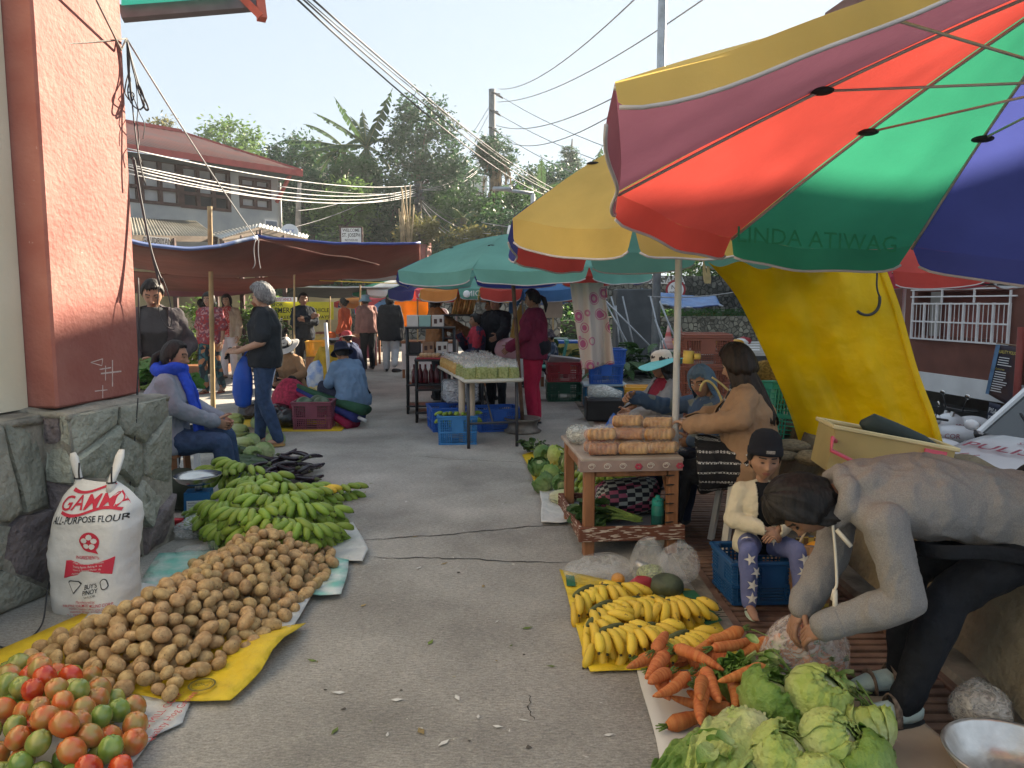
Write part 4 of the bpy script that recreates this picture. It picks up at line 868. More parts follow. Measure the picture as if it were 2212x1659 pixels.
 if bottom is not None:
  mb=MB();
  for k in 'RL':legs(mb,k,infl*.6*loose,leg,1+.25*(loose-1)+hem)
  pd=nrm(J['pel']-J['wai']);mb.tube([J['pel']+pd*.11*s,J['pel'],lerp(J['pel'],J['wai'],.75)],[(.14*w*s+.006,.10*w*s+.006),(.152*w*s+.002,.108*w*s+.002),(.128*w*s,.098*w*s)],18,0,side)
  garment('trousers',mb,bottom,amp=fold*.6)
 if skirt is not None:
  mb=MB();mb.tube([skirt[1],lerp(J['pel'],skirt[1],.5),J['pel'],lerp(J['pel'],J['wai'],.8)],[(.24*s,.18*s),(.21*s,.16*s),(.17*w*s+.01,.13*w*s+.01),(.14*w*s+.01,.11*w*s+.01)],20,0,side);garment('skirt',mb,skirt[0])
 if inner is not None:
  mb=MB();torso(mb,infl*.55);garment('undershirt',mb,inner,amp=.002)
 if top is not None:
  mb=MB();torso(mb,infl*loose)
  for k in 'RL':arm(mb,k,infl*.8*loose,sleeve,1.0 if sleeve>.6 else 1.25)
  if toph is not None:toph(mb,J,s)
  cut=None
  if open_ is not None:
   n_=nrm(np.cross(side,J['nek']-J['pel']));fr0=n_ if n_[1]>0 or abs(n_[1])<.2 else-n_
   ax=nrm(J['nek']-J['pel']);wd_,vneck=open_
   def cut(v):
    r_=v-J['pel'];fx=r_@side;fy=r_@fr0;fz=(r_@ax)/np.linalg.norm(J['nek']-J['pel']);return~((np.abs(fx)<wd_*s*(1+vneck*np.clip(fz,0,1)))&(fy-0>.03*s))
  t_=garment('top' if open_ is None else 'jacket',mb,top,cut=cut)
  if open_ is not None:shell(t_,.008,-1)
 if hair:
  hv2,hf2=hair_geo(hair,rg);g_=MB().add((hv2*hs)@hq.T+J['hed'],hf2)
  if hair in('pony',):
   b0=J['hed']+hq@(V(0,-.108,.015)*hs);g_.tube([b0-hq@V(0,-.02,0),b0,b0+hq@(V(0,-.03,-.03)*hs),b0+hq@(V(0,-.045,-.11)*hs),b0+hq@(V(0,-.03,-.2)*hs)],np.array([.018,.02,.03,.028,.006])*hs,12)
  if hair=='bun':g_.ell(J['hed']+hq@(V(0,-.12,.03)*hs),V(.045,.04,.045)*hs,12)
  shell(g_.build(hairname,hairm or M_hair,o,True,False),.004,-1)
 if hat:hat(o,J,hq,hs,hatm,hatm2)
 for k in 'RL':
  an,to=J['an'+k],J['to'+k];fd_=nrm((to-an)*[1,1,0.]);dn=V(0,0,-1.)
  if to[2]>.12*s or an[2]<to[2]:fd_=nrm(to-an);
  sd2=nrm(np.cross(fd_,Z1));base=V(0,0,min(0,0));zf=min(an[2]-.07*s,to[2]-.02)
  heel=an-fd_*.055*s;heel=V(heel[0],heel[1],zf);tip=an+fd_*.195*s;dz_=(to[2]-.02)-zf;tip=V(tip[0],tip[1],zf+dz_)
  if shoes in('shoe','socks'):
   mb=MB();mb.tube([heel+Z1*.035*s-fd_*.012*s,heel+Z1*.045*s+fd_*.03*s,lerp(heel,tip,.45)+Z1*.042*s,lerp(heel,tip,.75)+Z1*.034*s,tip+Z1*.026*s],[(.022*s,.026*s),(.036*s,.046*s),(.041*s,.042*s),(.046*s,.033*s),(.026*s,.018*s)],14,0,sd2)
   mb.tube([an+Z1*.01-fd_*.005,an-Z1*.04*s],[(.042*s,.045*s),(.042*s,.048*s)],12,0,sd2)
   v,nm,f=remesh(mb,.009,3);v[:,2]=np.maximum(v[:,2],zf+.004)if abs(dz_)<.02 else v[:,2];so_=MB().add(v,f).build('shoe' if shoes=='shoe' else 'sock',shoem or M_shoe,o,True,False)
   if shoes=='socks':
    pts=[lerp(heel,tip,.5)+fd_*math.cos(a)*.15*s+sd2*math.sin(a)*.052*s*(1+.12*math.cos(a))-Z1*.018 for a in np.linspace(0,2*PI,18,endpoint=False)];sa_=MB().prism(pts,V(0,0,.026)).build('sandal',M_shoe,o,False,False)
    for cc_,hh,ty in((.74,.062,0),(.40,.098,0)):MB().tube([lerp(heel,tip,cc_)+sd2*math.cos(a)*.053*s+Z1*(.01+max(0,math.sin(a))*hh*s)for a in np.linspace(0,PI,11)],[(.004,.014)]*11,6).build('strap',mat('woven_strap',(.16,.11,.08),.8,.5,60),sa_,True,False)
  elif shoes in('sandal','slipper'):
   n_=16;t=np.linspace(0,2*PI,n_,endpoint=False);pts=[lerp(heel,tip,.5)+fd_*math.cos(a)*.135*s+sd2*math.sin(a)*.043*s*(1+.15*math.cos(a))+Z1*dz_*.5*math.cos(a)for a in t]
   m_=MB().prism(pts,V(0,0,.022));fo_=m_.build(shoes,shoem or M_shoe,o,False,False)
   st_=MB();c_=lerp(heel,tip,.68)
   if shoes=='slipper':
    for q in(-1,1):st_.tube(bez(lerp(heel,tip,.82)+Z1*.03*s,c_+sd2*q*.02*s+Z1*.062*s,lerp(heel,tip,.5)+sd2*q*.043*s+Z1*.02,n=8),.008*s,6)
   else:
    for cc_,hh in((.72,.058),(.38,.085)):st_.tube([lerp(heel,tip,cc_)+sd2*math.cos(a)*.046*s+Z1*(.02+max(0,math.sin(a))*hh*s)for a in np.linspace(0,PI,9)],(.013*s,.004*s)if False else .008*s,6)
   st_.build('strap',hatm2 if False else M_strap,fo_,True,False)
 return o
M_shoe=mat('dark_shoe',(.02,.02,.022),.6,.1,20);M_strap=mat('strap_dark',(.035,.03,.028),.7,.1,30)
def lathe_hat(prof,wave=0.,tilt=(0,0),nm='hat',band=None,th=.004,cen=(0,-.008,.045),flop=0.):
 def f(o,J,hq,hs,m,m2):
  tq=np.array(Euler((tilt[0],tilt[1],0)).to_matrix())
  def dfm(v):
   r_=np.hypot(v[:,0],v[:,1]);a=np.arctan2(v[:,1],v[:,0]);v=v.copy();v[:,2]+=wave*np.clip((r_-.09)/.1,0,2)*np.sin(2*a+.6)-flop*np.clip((r_-.09)/.1,0,2)*np.abs(np.cos(a));return v
  mb=MB();k=len(prof);mb.lathe(prof,40,fn=dfm);v=mb.v[-1];v[:,1]*=1.15
  v=(v@tq.T+np.array(cen))*hs;mb.v[-1]=v@hq.T+J['hed']
  if band:
   nf=len(mb.f);mb.m=[1 if band[0]<=(i//40)<band[1]else 0 for i in range(nf)]
  h_=mb.build(nm,[m]+([m2]if m2 else[]),o,True,False);shell(h_,th,1)
 return f
SUNHAT=[(.002,.088),(.04,.084),(.07,.068),(.083,.04),(.086,.012),(.088,-.005),(.11,-.012),(.145,-.022),(.185,-.034),(.192,-.036)]
BUCKET=[(.002,.088),(.05,.085),(.075,.075),(.084,.05),(.09,.005),(.10,-.015),(.125,-.042),(.145,-.06)]
BEANIE=[(.002,.085),(.03,.083),(.058,.07),(.078,.045),(.087,.01),(.090,-.018),(.094,-.02),(.096,-.05),(.093,-.062)]
def in_poly(p,poly):
 x,y=p;c=False;n=len(poly)
 for i in range(n):
  x1,y1=poly[i][:2];x2,y2=poly[(i+1)%n][:2]
  if(y1>y)!=(y2>y)and x<(x2-x1)*(y-y1)/(y2-y1)+x1:c=not c
 return c
def edge_dist(p,poly):
 p=np.asarray(p);d=9
 for i in range(len(poly)):
  a=np.asarray(poly[i][:2]);b=np.asarray(poly[(i+1)%len(poly)][:2]);t=np.clip(((p-a)@(b-a))/((b-a)@(b-a)),0,1);d=min(d,np.linalg.norm(p-a-t*(b-a)))
 return d
def pile(n,poly,r0,r1,hmax,seed,slope=.55,base=.012,tries=5):
 rg=np.random.default_rng(seed);po=np.array([q[:2]for q in poly]);lo,hi=po.min(0),po.max(0);pts=np.zeros((0,4))
 for i in range(n):
  best=None;r_=rg.uniform(r0,r1)
  for t in range(60):
   q=rg.uniform(lo,hi)
   if not in_poly(q,poly):continue
   if len(pts):
    d2=((pts[:,:2]-q)**2).sum(1);s_=(pts[:,3]+r_)*.93;m_=d2<s_**2;z=max(base+r_*.9,(pts[m_,2]+np.sqrt(s_[m_]**2-d2[m_])).max()if m_.any()else 0)
   else:z=base+r_*.9
   if z>min(hmax,edge_dist(q,poly)*slope+r_*1.1):continue
   if best is None or z<best[0]:best=(z,q)
   tries_=tries
   tries_-=1
   if t>tries and best is not None:break
  if best is not None:pts=np.concatenate([pts,[[best[1][0],best[1][1],best[0],r_]]])
 return pts
def visible(pts):
 c=np.array([0,0,CAMH]);vis=np.zeros(len(pts))
 for i,(x,y,z,r_)in enumerate(pts):
  p=V(x,y,z);tc=nrm(c-p);a=nrm(np.cross(tc,Z1));b=np.cross(a,tc)
  for(s_,t_)in((0,0),(.6,0),(-.6,0),(0,.6),(0,-.5),(.45,.45),(-.45,.45)):
   q=p+(a*s_+b*t_)*r_+tc*r_*math.sqrt(max(0,1-s_*s_-t_*t_));d=pts[:,:3]-q;al=d@tc;pe=np.linalg.norm(d-np.outer(al,tc),axis=1)
   m_=(al>0)&(pe<pts[:,3]*.92);m_[i]=False
   if not m_.any():vis[i]+=1
 return vis
def lump(name,r,mats,seed,amp=.06,f=9.,nu=14,nv=10):
 rg=np.random.default_rng(seed);m_=MB().ell((0,0,0),(1,1,1),nu,m=nv);v=m_.v[0];v=v*(1+amp*snoise(v,f*.2,seed*1.7)[:,None]+amp*.35*snoise(v,f*.45,seed*.7)[:,None])*np.array(r);m_.v[0]=v;return m_.mesh(name,mats)
def place_pile(pts,meshes,name,label_fn,cat_,group,keep=300,stuffname=None,squash=.86,loc0=None):
 vis=visible(pts);dist=np.hypot(pts[:,0],pts[:,1]);order=np.argsort(-(vis+.01*(5-dist)));rg=np.random.default_rng(5);left=[]
 for k,i in enumerate(order):
  x,y,z,r_=pts[i]
  if vis[i]>0 and k<keep:
   j=rg.integers(len(meshes));o=bpy.data.objects.new(name,meshes[j]);COL.objects.link(o);o.location=(x,y,z);o.scale=(r_,)*3
   o.rotation_euler=(rg.normal(0,.45),rg.normal(0,.45),rg.uniform(0,6.28));lb,gp=label_fn(j);tag(o,lb,cat_,gp)
  else:left.append(pts[i])
 return left
def potato_mat():
 m=mat('potato_skin',(.40,.245,.11),.75,0,c2=(.57,.385,.19),vs=1.6,b=.35,bs=9,bd=.05,rnd=.16,det=6,hue=.008);n,l,p=nodes(m);tc=[q for q in n if q.type=='TEX_COORD'][0]
 nz=n.new('ShaderNodeTexNoise');nz.inputs['Scale'].default_value=4.2;nz.inputs['Detail'].default_value=5;rp=n.new('ShaderNodeValToRGB');rp.color_ramp.elements[0].position=.60;rp.color_ramp.elements[1].position=.74
 oi=n.new('ShaderNodeObjectInfo');ad=n.new('ShaderNodeVectorMath');l.new(tc.outputs['Object'],ad.inputs[0]);mm=n.new('ShaderNodeMath');mm.operation='MULTIPLY';mm.inputs[1].default_value=40;l.new(oi.outputs['Random'],mm.inputs[0]);l.new(mm.outputs[0],ad.inputs[1]);l.new(ad.outputs[0],nz.inputs['Vector'])
 hs=[q for q in n if q.type=='HUE_SAT'][0];mx=n.new('ShaderNodeMix');mx.data_type='RGBA';l.new(nz.outputs['Fac'],rp.inputs[0]);l.new(rp.outputs[0],mx.inputs[0]);l.new(hs.outputs[0],mx.inputs[6]);mx.inputs[7].default_value=(.10,.055,.028,1);l.new(mx.outputs[2],p.inputs['Base Color']);return m
M_pot=potato_mat()
pot_m=[lump('potato',sz,M_pot,3+i,.10)for i,sz in enumerate([(1.12,.95,.88),(1.25,.92,.86),(1.0,.95,.9),(1.35,.95,.84),(1.1,1.0,.85),(.95,.9,.85)])]
POT=[G(15,1452),G(120,1500),G(250,1525),G(375,1535),G(470,1470),G(575,1405),G(660,1325),G(735,1232),G(715,1195),G(620,1180),G(520,1195),G(430,1225),G(385,1262),G(310,1310),G(225,1360),G(120,1400)]
pp=pile(1050,POT,.025,.037,.25,21,slope=.6,base=.02)
left=place_pile(pp,pot_m,'potato',lambda j:('brown potato in the big heap on yellow and white sacks','potatoes in the heap'),'potato',None,300)
m_=MB()
for(x,y,z,r_)in left:m_.ell((x,y,z),(r_*1.1,r_*.95,r_*.88),9,m=6,rot=rotm((0,0,1),random.uniform(0,3)))
o=stuff(m_.build('buried_potatoes',M_pot));o['label']='buried potatoes filling the inside of the heap';o['category']='potatoes'
def tom_mat(name,c,c2):return mat(name,c,.22,0,c2=c2,vs=.9,spec=.5,rnd=.1,det=1,coat=.3,lo=.4,hi=.62,sss=.0)
TC=[('red',(.50,.035,.015),(.62,.09,.02)),('orange',(.60,.12,.03),(.50,.22,.06)),('orange',(.52,.17,.05),(.35,.25,.07)),('green',(.20,.26,.05),(.34,.33,.08)),('green',(.13,.22,.04),(.22,.30,.06))]
tom_m=[]
for i,(nm_,c,c2)in enumerate(TC):
 m_=MB().lathe([(.001,.80),(.10,.80),(.2,.84),(.45,.82),(.78,.60),(.97,.2),(1.,-.1),(.9,-.5),(.6,-.86),(.25,-.99),(.001,-1.)],18,fn=lambda v:v*(1+.03*np.sin(np.arctan2(v[:,1],v[:,0])*5))[:,None]*np.array([.95,.95,1.12]));m_.lathe([(.001,.82),(.10,.815),(.14,.80)],8,mi=1)
 tom_m.append(m_.mesh('tomato',[tom_mat('tomato%d'%i,c,c2),mat('tomato_scar',(.30,.22,.10),.8,0)]))
TOM=[G(-60,1470),G(60,1462),G(160,1470),G(250,1500),G(315,1560),G(318,1620),G(285,1690),G(250,1760),G(-60,1760)]
tp=pile(230,TOM,.034,.043,.17,33,slope=.7,base=.02)
left=place_pile(tp,tom_m,'tomato',lambda j:('%s tomato in the heap in front of the potatoes'%{'red':'ripe red','orange':'half-ripe orange','green':'unripe green'}[TC[j][0]],'%s tomatoes in the heap'%TC[j][0]),'tomato',None,220)
m_=MB()
for(x,y,z,r_)in left:m_.ell((x,y,z),(r_,r_,r_),8,m=6)
o=stuff(m_.build('buried_tomatoes',tom_m[3].materials[0]));o['label']='buried tomatoes filling the inside of the heap';o['category']='tomatoes'
def ground_sheet(name,lab,cat_,uvs,mt,z=.008,wob=.012,n=10,seed=1.,curl=(),th=.003,pts3=None,parent=None,sub=4):
 po=np.array([G(*q)[:2]for q in uvs])if pts3 is None else np.array(pts3)[:,:2];c=po.mean(0);rings=[];k=len(po)
 ed=np.concatenate([lerp(po[i],po[(i+1)%k],np.linspace(0,1,sub,endpoint=False)[:,None])for i in range(k)]);ed=ed+.012*np.stack([snoise(np.c_[ed,ed[:,:1]*0],9,seed),snoise(np.c_[ed,ed[:,:1]*0],9,seed+4)],1);kk=len(ed);m_=MB();vs=[]
 for s_ in np.linspace(0,1,n):
  q=c+(ed-c)*s_;q=np.c_[q,np.full(kk,z)];q[:,2]+=wob*(1+snoise(q,7,seed))*.5*(.3+.7*s_)+wob*.35*(1-np.abs(snoise(q,14,seed+2)))*s_
  for(cx,cy,rr,hh)in curl:q[:,2]+=hh*np.exp(-((q[:,0]-cx)**2+(q[:,1]-cy)**2)/rr**2)
  vs.append(q)
 m_.add(np.concatenate(vs),[(i*kk+j,i*kk+(j+1)%kk,(i+1)*kk+(j+1)%kk,(i+1)*kk+j)for i in range(n-1)for j in range(kk)],0,np.concatenate(vs)[:,:2])
 o=m_.build(name,mt,parent);shell(o,th,1)
 if parent is None:tag(o,lab,cat_)
 return o
def weave(name,c,c2=None,r=.55):return mat(name,c,r,0,c2=c2 or tuple(x*.82 for x in c),vs=7,b=.8,bs=7,bd=.05,spec=.35)
M_ysack=weave('yellow_sack',(.72,.50,.03),(.60,.40,.02));M_wsack=weave('white_sack',(.62,.61,.58),(.50,.50,.48));M_tsack=weave('teal_white_sack',(.62,.66,.62),(.18,.50,.42))
ground_sheet('yellow_sack','yellow woven sack lying under the potatoes at the tomato end','sack',[(-60,1440),(190,1330),(250,1335),(420,1390),(660,1358),(570,1470),(500,1528),(380,1525),(200,1500),(-60,1500)],M_ysack,.006,.02,curl=[tuple(G(600,1420)[:2])+(.18,.05)])
ground_sheet('white_sack','white woven sack with red print under the tomatoes','sack',[(-60,1500),(230,1500),(412,1525),(395,1570),(330,1600),(285,1665),(240,1760),(-60,1760)],M_wsack,.004,.014,seed=3)
ground_sheet('white_sack','white woven sack folded along the potato heap below the stone plinth','sack',[(170,1362),(215,1318),(262,1280),(310,1275),(560,1300),(678,1300),(640,1360),(575,1400),(400,1420)],M_wsack,.012,.02,seed=5,curl=[tuple(G(275,1300)[:2])+(.12,.07)])
ground_sheet('striped_sack','white and teal striped sack under the far end of the potatoes','sack',[(300,1275),(345,1205),(430,1195),(690,1205),(755,1220),(735,1295),(690,1300),(500,1270)],M_tsack,.010,.02,seed=7)
ground_sheet('white_sack','white frayed sack sticking out under the green bananas','sack',[(640,1180),(700,1150),(765,1135),(795,1195),(785,1222),(690,1215)],M_wsack,.006,.02,seed=9)
ground_sheet('plain_sack','crumpled beige sack beside the blue scale and bananas','sack',[(412,1165),(440,1135),(490,1130),(560,1150),(560,1190),(470,1180)],weave('beige_sack',(.45,.42,.34)),.02,.06,seed=11)
m_=MB();q=G(345,1560);ex=nrm(G(395,1540)-G(300,1640));ey=np.cross(Z1,ex)
for k,s_ in enumerate(('FEED MILL CORP.','Quality Hog Grower')):text_on(m_,s_,q-ey*.05*k+V(0,0,.028),ex,ey,.04,0)
o=m_.build('sack_print',mat('print_red',(.45,.06,.07),.7,0),bpy.data.objects['white_sack'],False)
m_=MB();q=G(437,1498)+V(0,0,.035);m_.lathe([(.042,0),(.05,0)],20,q);m_.lathe([(.036,0),(.038,0)],20,q);text_on(m_,'50kg',q,V(1,.1,0),V(0,1,0),.03,0,off=0);m_.build('sack_print',mat('print_dark',(.12,.10,.02),.7,0),bpy.data.objects['yellow_sack'],False)
sb=G(205,1312);fs=thing('flour_sack','plump white flour sack with red print leaning on the stone plinth','sack',sb,R(-14))
def sack_pt(u,v):
 a=u*2*PI;W=.215*(1-.10*np.abs(v-.42)**1.5)*(1-.55*np.clip((v-.80)/.2,0,1)**2)*(1-.10*np.clip((.08-v)/.08,0,1));D=.125*(1-.80*np.clip((v-.72)/.28,0,1)**1.3)*(1-.12*np.clip((.1-v)/.1,0,1));e=.72
 ca,sa=np.cos(a),np.sin(a);x=W*np.sign(ca)*np.abs(ca)**e;y=-D*np.sign(sa)*np.abs(sa)**e;z=.60*v-.035*np.clip((.10-v)/.1,0,1)**2*0
 x=x+.012*np.sin(v*9+1)-.02*v;y=y+.10*v**1.3
 q=np.stack([x,y,z],-1);return q+.010*snoise(q*np.array([1,1,2.2]),11,2.)[...,None]*np.array([.5,1,.3])+.004*snoise(q*np.array([1,1,3]),26,5.)[...,None]
M_flour=mat('flour_cloth',(.66,.65,.63),.8,.10,6,b=.5,bs=18,bd=.012,spec=.2)
m_=MB().grid(sack_pt,64,44,0,v=(.0,1));fb=m_.build('sack_body',M_flour,fs,True,False)
for s_,tip in((.02,(-.19,.12,.72)),(.5,(.06,.16,.74))):
 b0=sack_pt(np.array(.5 if s_<.1 else .12),np.array(.97));t_=V(*tip);e_=MB().tube([b0-V(0,0,.03),b0+V(0,.0,.02),lerp(b0,t_,.45),lerp(b0,t_,.8),t_],[(.03,.03),(.016,.016),(.022,.014),(.026,.012),(.016,.006)],12);e_.build('sack_ear',M_flour,fs,True,False)
 e_=MB().tube([b0+V(.02*math.cos(a),.02*math.sin(a),.018)for a in np.linspace(0,6.28,10)],.004,6);e_.tube([b0+V(.015,-.015,.018),b0+V(.03,-.03,.06),b0+V(.035,-.03,.10)],.004,6);e_.build('tie',M_wire,fs,True,False)
def sack_u(X,v):
 X=np.asarray(X,float)+.02*v-.012*np.sin(v*9+1);W=.215*(1-.10*np.abs(v-.42)**1.5)*(1-.55*np.clip((v-.80)/.2,0,1)**2);t=np.clip(X/W,-.985,.985);return np.arccos(np.sign(t)*np.abs(t)**(1/.72))/(2*PI)
def sack_print(mb,s_,cu,cv,size,mi=0,sx=1.,rot=0.,bold=0.,wave=0.):
 v,f=text2d(s_,size,bold=bold,res=3);x=v[:,0]*sx;y=v[:,1];x,y=x*math.cos(rot)-y*math.sin(rot),x*math.sin(rot)+y*math.cos(rot);y=y+wave*np.sin(x*16)
 u=sack_u(cu+x,cv+y/.60);q=sack_pt(u,cv+y/.60);q=q+nrm_out(u,cv+y/.60)*.003;mb.add(q,f,mi)
def nrm_out(u,v):
 a=sack_pt(u+.004,v)-sack_pt(u-.004,v);b=sack_pt(u,v+.01)-sack_pt(u,v-.01);n_=np.cross(b,a);n_/=np.linalg.norm(n_,axis=-1)[...,None]+1e-9;return np.where((n_[...,1]>0)[...,None],-n_,n_)
def sack_shape(mb,pts,cu,cv,mi=0,off=.003):
 pts=np.array(pts);k=len(pts);c=pts.mean(0);rings=[c+(pts-c)*t for t in(1,.75,.5,.25,.05)];P2=np.concatenate(rings);vv=cv+P2[:,1]/.60;u=sack_u(cu+P2[:,0],vv);q=sack_pt(u,vv)+nrm_out(u,vv)*off
 mb.add(q,[(i*k+j,i*k+(j+1)%k,(i+1)*k+(j+1)%k,(i+1)*k+j)for i in range(4)for j in range(k)]+[tuple(range(4*k,5*k))],mi)
M_pred=mat('flour_red',(.55,.03,.06),.7,0);M_pblk=mat('flour_black',(.03,.03,.03),.7,0)
m_=MB();sack_print(m_,'GAMMA',.03,.86,.085,0,1.15,.10,.012);
for dv,hh in((.085,.012),(-.07,.012)):
 xs=np.linspace(-.15,.15,24);pts=[(x,dv*.6+.012*math.sin(x*22)+x*.1)for x in xs]+[(x,dv*.6+hh+.012*math.sin(x*22)+x*.1)for x in xs[::-1]]
 vv=.86+np.array(pts)[:,1]/.6;u=sack_u(.03+np.array(pts)[:,0],vv);q_=sack_pt(u,vv)+nrm_out(u,vv)*.003;n_=24;m_.add(q_,[(i,i+1,2*n_-2-i,2*n_-1-i)for i in range(n_-1)],0)
sack_print(m_,'ALL-PURPOSE FLOUR',.03,.745,.040,1,.95,.08,.012)
a=np.linspace(0,2*PI,24,endpoint=False);ring=[(.052*math.cos(t),.046*math.sin(t))for t in a];ring[20]=(.055,-.047)
sack_shape(m_,ring,.055,.575,0);
for k in range(5):t=k*1.257+.3;sack_shape(m_,[(.026*math.cos(t)+.016*math.cos(b),.024*math.sin(t)+.013*math.sin(b))for b in np.linspace(0,6.28,9)[:-1]],.055,.575,2,.0045)
sack_print(m_,'INGREDIENTS:',.05,.455,.020,0,1.,.06,.01)
sack_shape(m_,[(-.115,-.045),(.115,-.02),(.115,.055),(-.115,.03)],.055,.375,0)
for k in range(5):sack_print(m_,('Wheat Flour, Enriched, Calcium','Treating Agents, Baking Agent','Vitamin A, Benzoyl Peroxide,','Ascorbic Acid, Iron, Vitamins','Nutrition Information')[k],.055,.42-.024*k,.0135,2,.9,.10)
sack_shape(m_,[(-.04,.02),(-.025,.032),(.025,.032),(.04,.02),(0,-.03)],-.0,.235,1);sack_shape(m_,[(-.034,.016),(-.022,.027),(.022,.027),(.034,.016),(0,-.024)],-.0,.235,2,.0045)
sack_print(m_,'BUY\'S',.085,.25,.026,1,.9,.2,.01);sack_print(m_,'PINOY',.088,.213,.026,1,.9,.2,.01);sack_print(m_,'SAVE JOBS',.09,.18,.013,1,.9,.2)
sack_shape(m_,[(.017*math.cos(t),.026*math.sin(t))for t in a],.145,.27,1);sack_shape(m_,[(.013*math.cos(t),.022*math.sin(t))for t in a],.145,.27,2,.0045)
for k,(s_,sz)in enumerate((('Manufactured by:',.017),('PHILIPPINE FOREMOST MILLING CORP.',.0165),('TONDO, MANILA / LAPUZ, ILOILO',.014),('MARIVELES, BATAAN, PHILIPPINES',.014),('25 KILOGRAMS NET WHEN PACKED',.0165))):sack_print(m_,s_,.07,.135-.027*k,sz,0 if k else 0,.85,.08,.006 if k in(1,4)else 0)
m_.build('sack_print',[M_pred,M_pblk,M_flour],fs,False,False)
wr_=thing('loose_cable','loose dark cable lying on the ground in front of the flour sack','cable',G(60,1400));MB().tube(np.array(hang(G(-20,1395)+V(0,0,.006),[G(30,1400)+V(0,0,.006),G(90,1360)+V(0,0,.02),G(120,1300)+V(0,-.03,.12),G(180,1290)+V(0,-.05,.2),G(250,1200)+V(.02,-.12,.24),P(268,1150,4.06)],0)[0]),.004,6).build('strand',M_wire,wr_)
def banana_mesh(mats,L=.13,r=.0185,bend=1.0,seed=0):
 n=9;t=np.linspace(0,1,n);a=-bend*(t-.15);y=np.cumsum(np.cos(a))*L/n;z=np.cumsum(np.sin(a))*L/n
 pts=np.stack([.004*np.sin(t*3+seed),y,z],1);rad=r*np.array([.34,.55,.93,1.0,1.03,1.03,1.0,.84,.40]);m_=MB().tube(pts,np.stack([rad,rad*.93],1),7,0,(1,0,0));m_.tube([pts[-1]-V(0,.002,0),pts[-1]+nrm(pts[-1]-pts[-2])*.008],[r*.26,r*.2],6,1)
 return m_.mesh('banana',mats,60)
M_gban=mat('green_banana',(.16,.255,.028),.42,0,c2=(.27,.37,.06),vs=9,rnd=.16,spec=.4,hue=.012);M_gtip=mat('banana_tip',(.05,.04,.02),.8,0);M_yban=mat('yellow_banana',(.66,.42,.035),.5,0,c2=(.74,.52,.07),vs=12,rnd=.10,spec=.35,hue=.006)
n,l,p=nodes(M_yban);tc=[q for q in n if q.type=='TEX_COORD'][0];hs=[q for q in n if q.type=='HUE_SAT'][0]
nz=n.new('ShaderNodeTexNoise');nz.inputs['Scale'].default_value=38;nz.inputs['Detail'].default_value=4;oi=n.new('ShaderNodeObjectInfo');ad=n.new('ShaderNodeVectorMath');l.new(tc.outputs['Object'],ad.inputs[0]);l.new(oi.outputs['Location'],ad.inputs[1]);l.new(ad.outputs[0],nz.inputs['Vector'])
rp=n.new('ShaderNodeValToRGB');rp.color_ramp.elements[0].position=.67;rp.color_ramp.elements[1].position=.74;l.new(nz.outputs['Fac'],rp.inputs[0]);mx=n.new('ShaderNodeMix');mx.data_type='RGBA';l.new(rp.outputs[0],mx.inputs[0]);l.new(hs.outputs[0],mx.inputs[6]);mx.inputs[7].default_value=(.13,.07,.02,1);l.new(mx.outputs[2],p.inputs['Base Color'])
GB=[banana_mesh([M_gban,M_gtip],.15,.0235,1.1,0),banana_mesh([M_gban,M_gtip],.16,.023,1.4,1),banana_mesh([M_gban,M_gtip],.14,.024,.9,2)]
YB=[banana_mesh([M_yban,M_gtip],.125,.021,1.0,0),banana_mesh([M_yban,M_gtip],.135,.0205,1.3,1),banana_mesh([M_yban,M_gtip],.12,.0215,.8,2)]
M_crown=mat('banana_crown',(.10,.11,.04),.8,.2,20);CROWN=MB().ell((0,-.005,0),(.085,.018,.022),12).mesh('crown',M_crown)
def banana_hand(lab,loc,rot,ms,n=13,group=None,fan=.95,sc=1.,ripe=None,lift=.45):
 o=thing('banana_hand',lab,'bananas',(0,0,0),0,group);o.location=tuple(loc);o.rotation_euler=rot;o.scale=(sc,)*3;rg=np.random.default_rng(sum(map(ord,lab))+int(1000*abs(loc[0])))
 c=obj('crown',CROWN,o);c.parent=o
 n0=(n+1)//2
 for i in range(n):
  row=0 if i<n0 else 1;k=i if row==0 else i-n0;kk=n0 if row==0 else n-n0;t=k/(max(1,kk-1))*2-1+rg.normal(0,.03);a=-t*fan*(1. if row==0 else .82)
  b=obj('banana',ms[rg.integers(len(ms))],o);b.location=(t*.085,0,.016 if row==0 else-.022);b.rotation_euler=Euler((lift+rg.normal(0,.06)if row==0 else-.15+rg.normal(0,.05),rg.normal(0,.15)-t*.5,a),'XYZ');s_=rg.uniform(.9,1.1);b.scale=(1,s_,1)
  if ripe and i in ripe:b.data=YB[0]
 return o
gh=[(540,1010,.30,165,0),(490,1022,.26,150,0),(590,1035,.27,195,-.1),(648,1052,.25,200,-.1),(552,1060,.30,170,-.2),(722,1066,.18,220,-.1),(620,1080,.28,185,-.2),(690,1095,.24,205,-.25),(735,1110,.15,225,-.2),(492,1090,.22,150,-.3),(560,1105,.26,175,-.3),(632,1122,.22,190,-.4),(702,1135,.18,210,-.4),(585,1150,.16,170,-.5),(510,1140,.13,150,-.4),(655,1165,.11,195,-.45),(738,1150,.07,230,-.3),(462,1120,.10,130,-.3),(590,1060,.29,120,-.1),(670,1075,.27,240,-.1)]
GL=['in the heap behind the potatoes','on top of the heap by the eggplants']
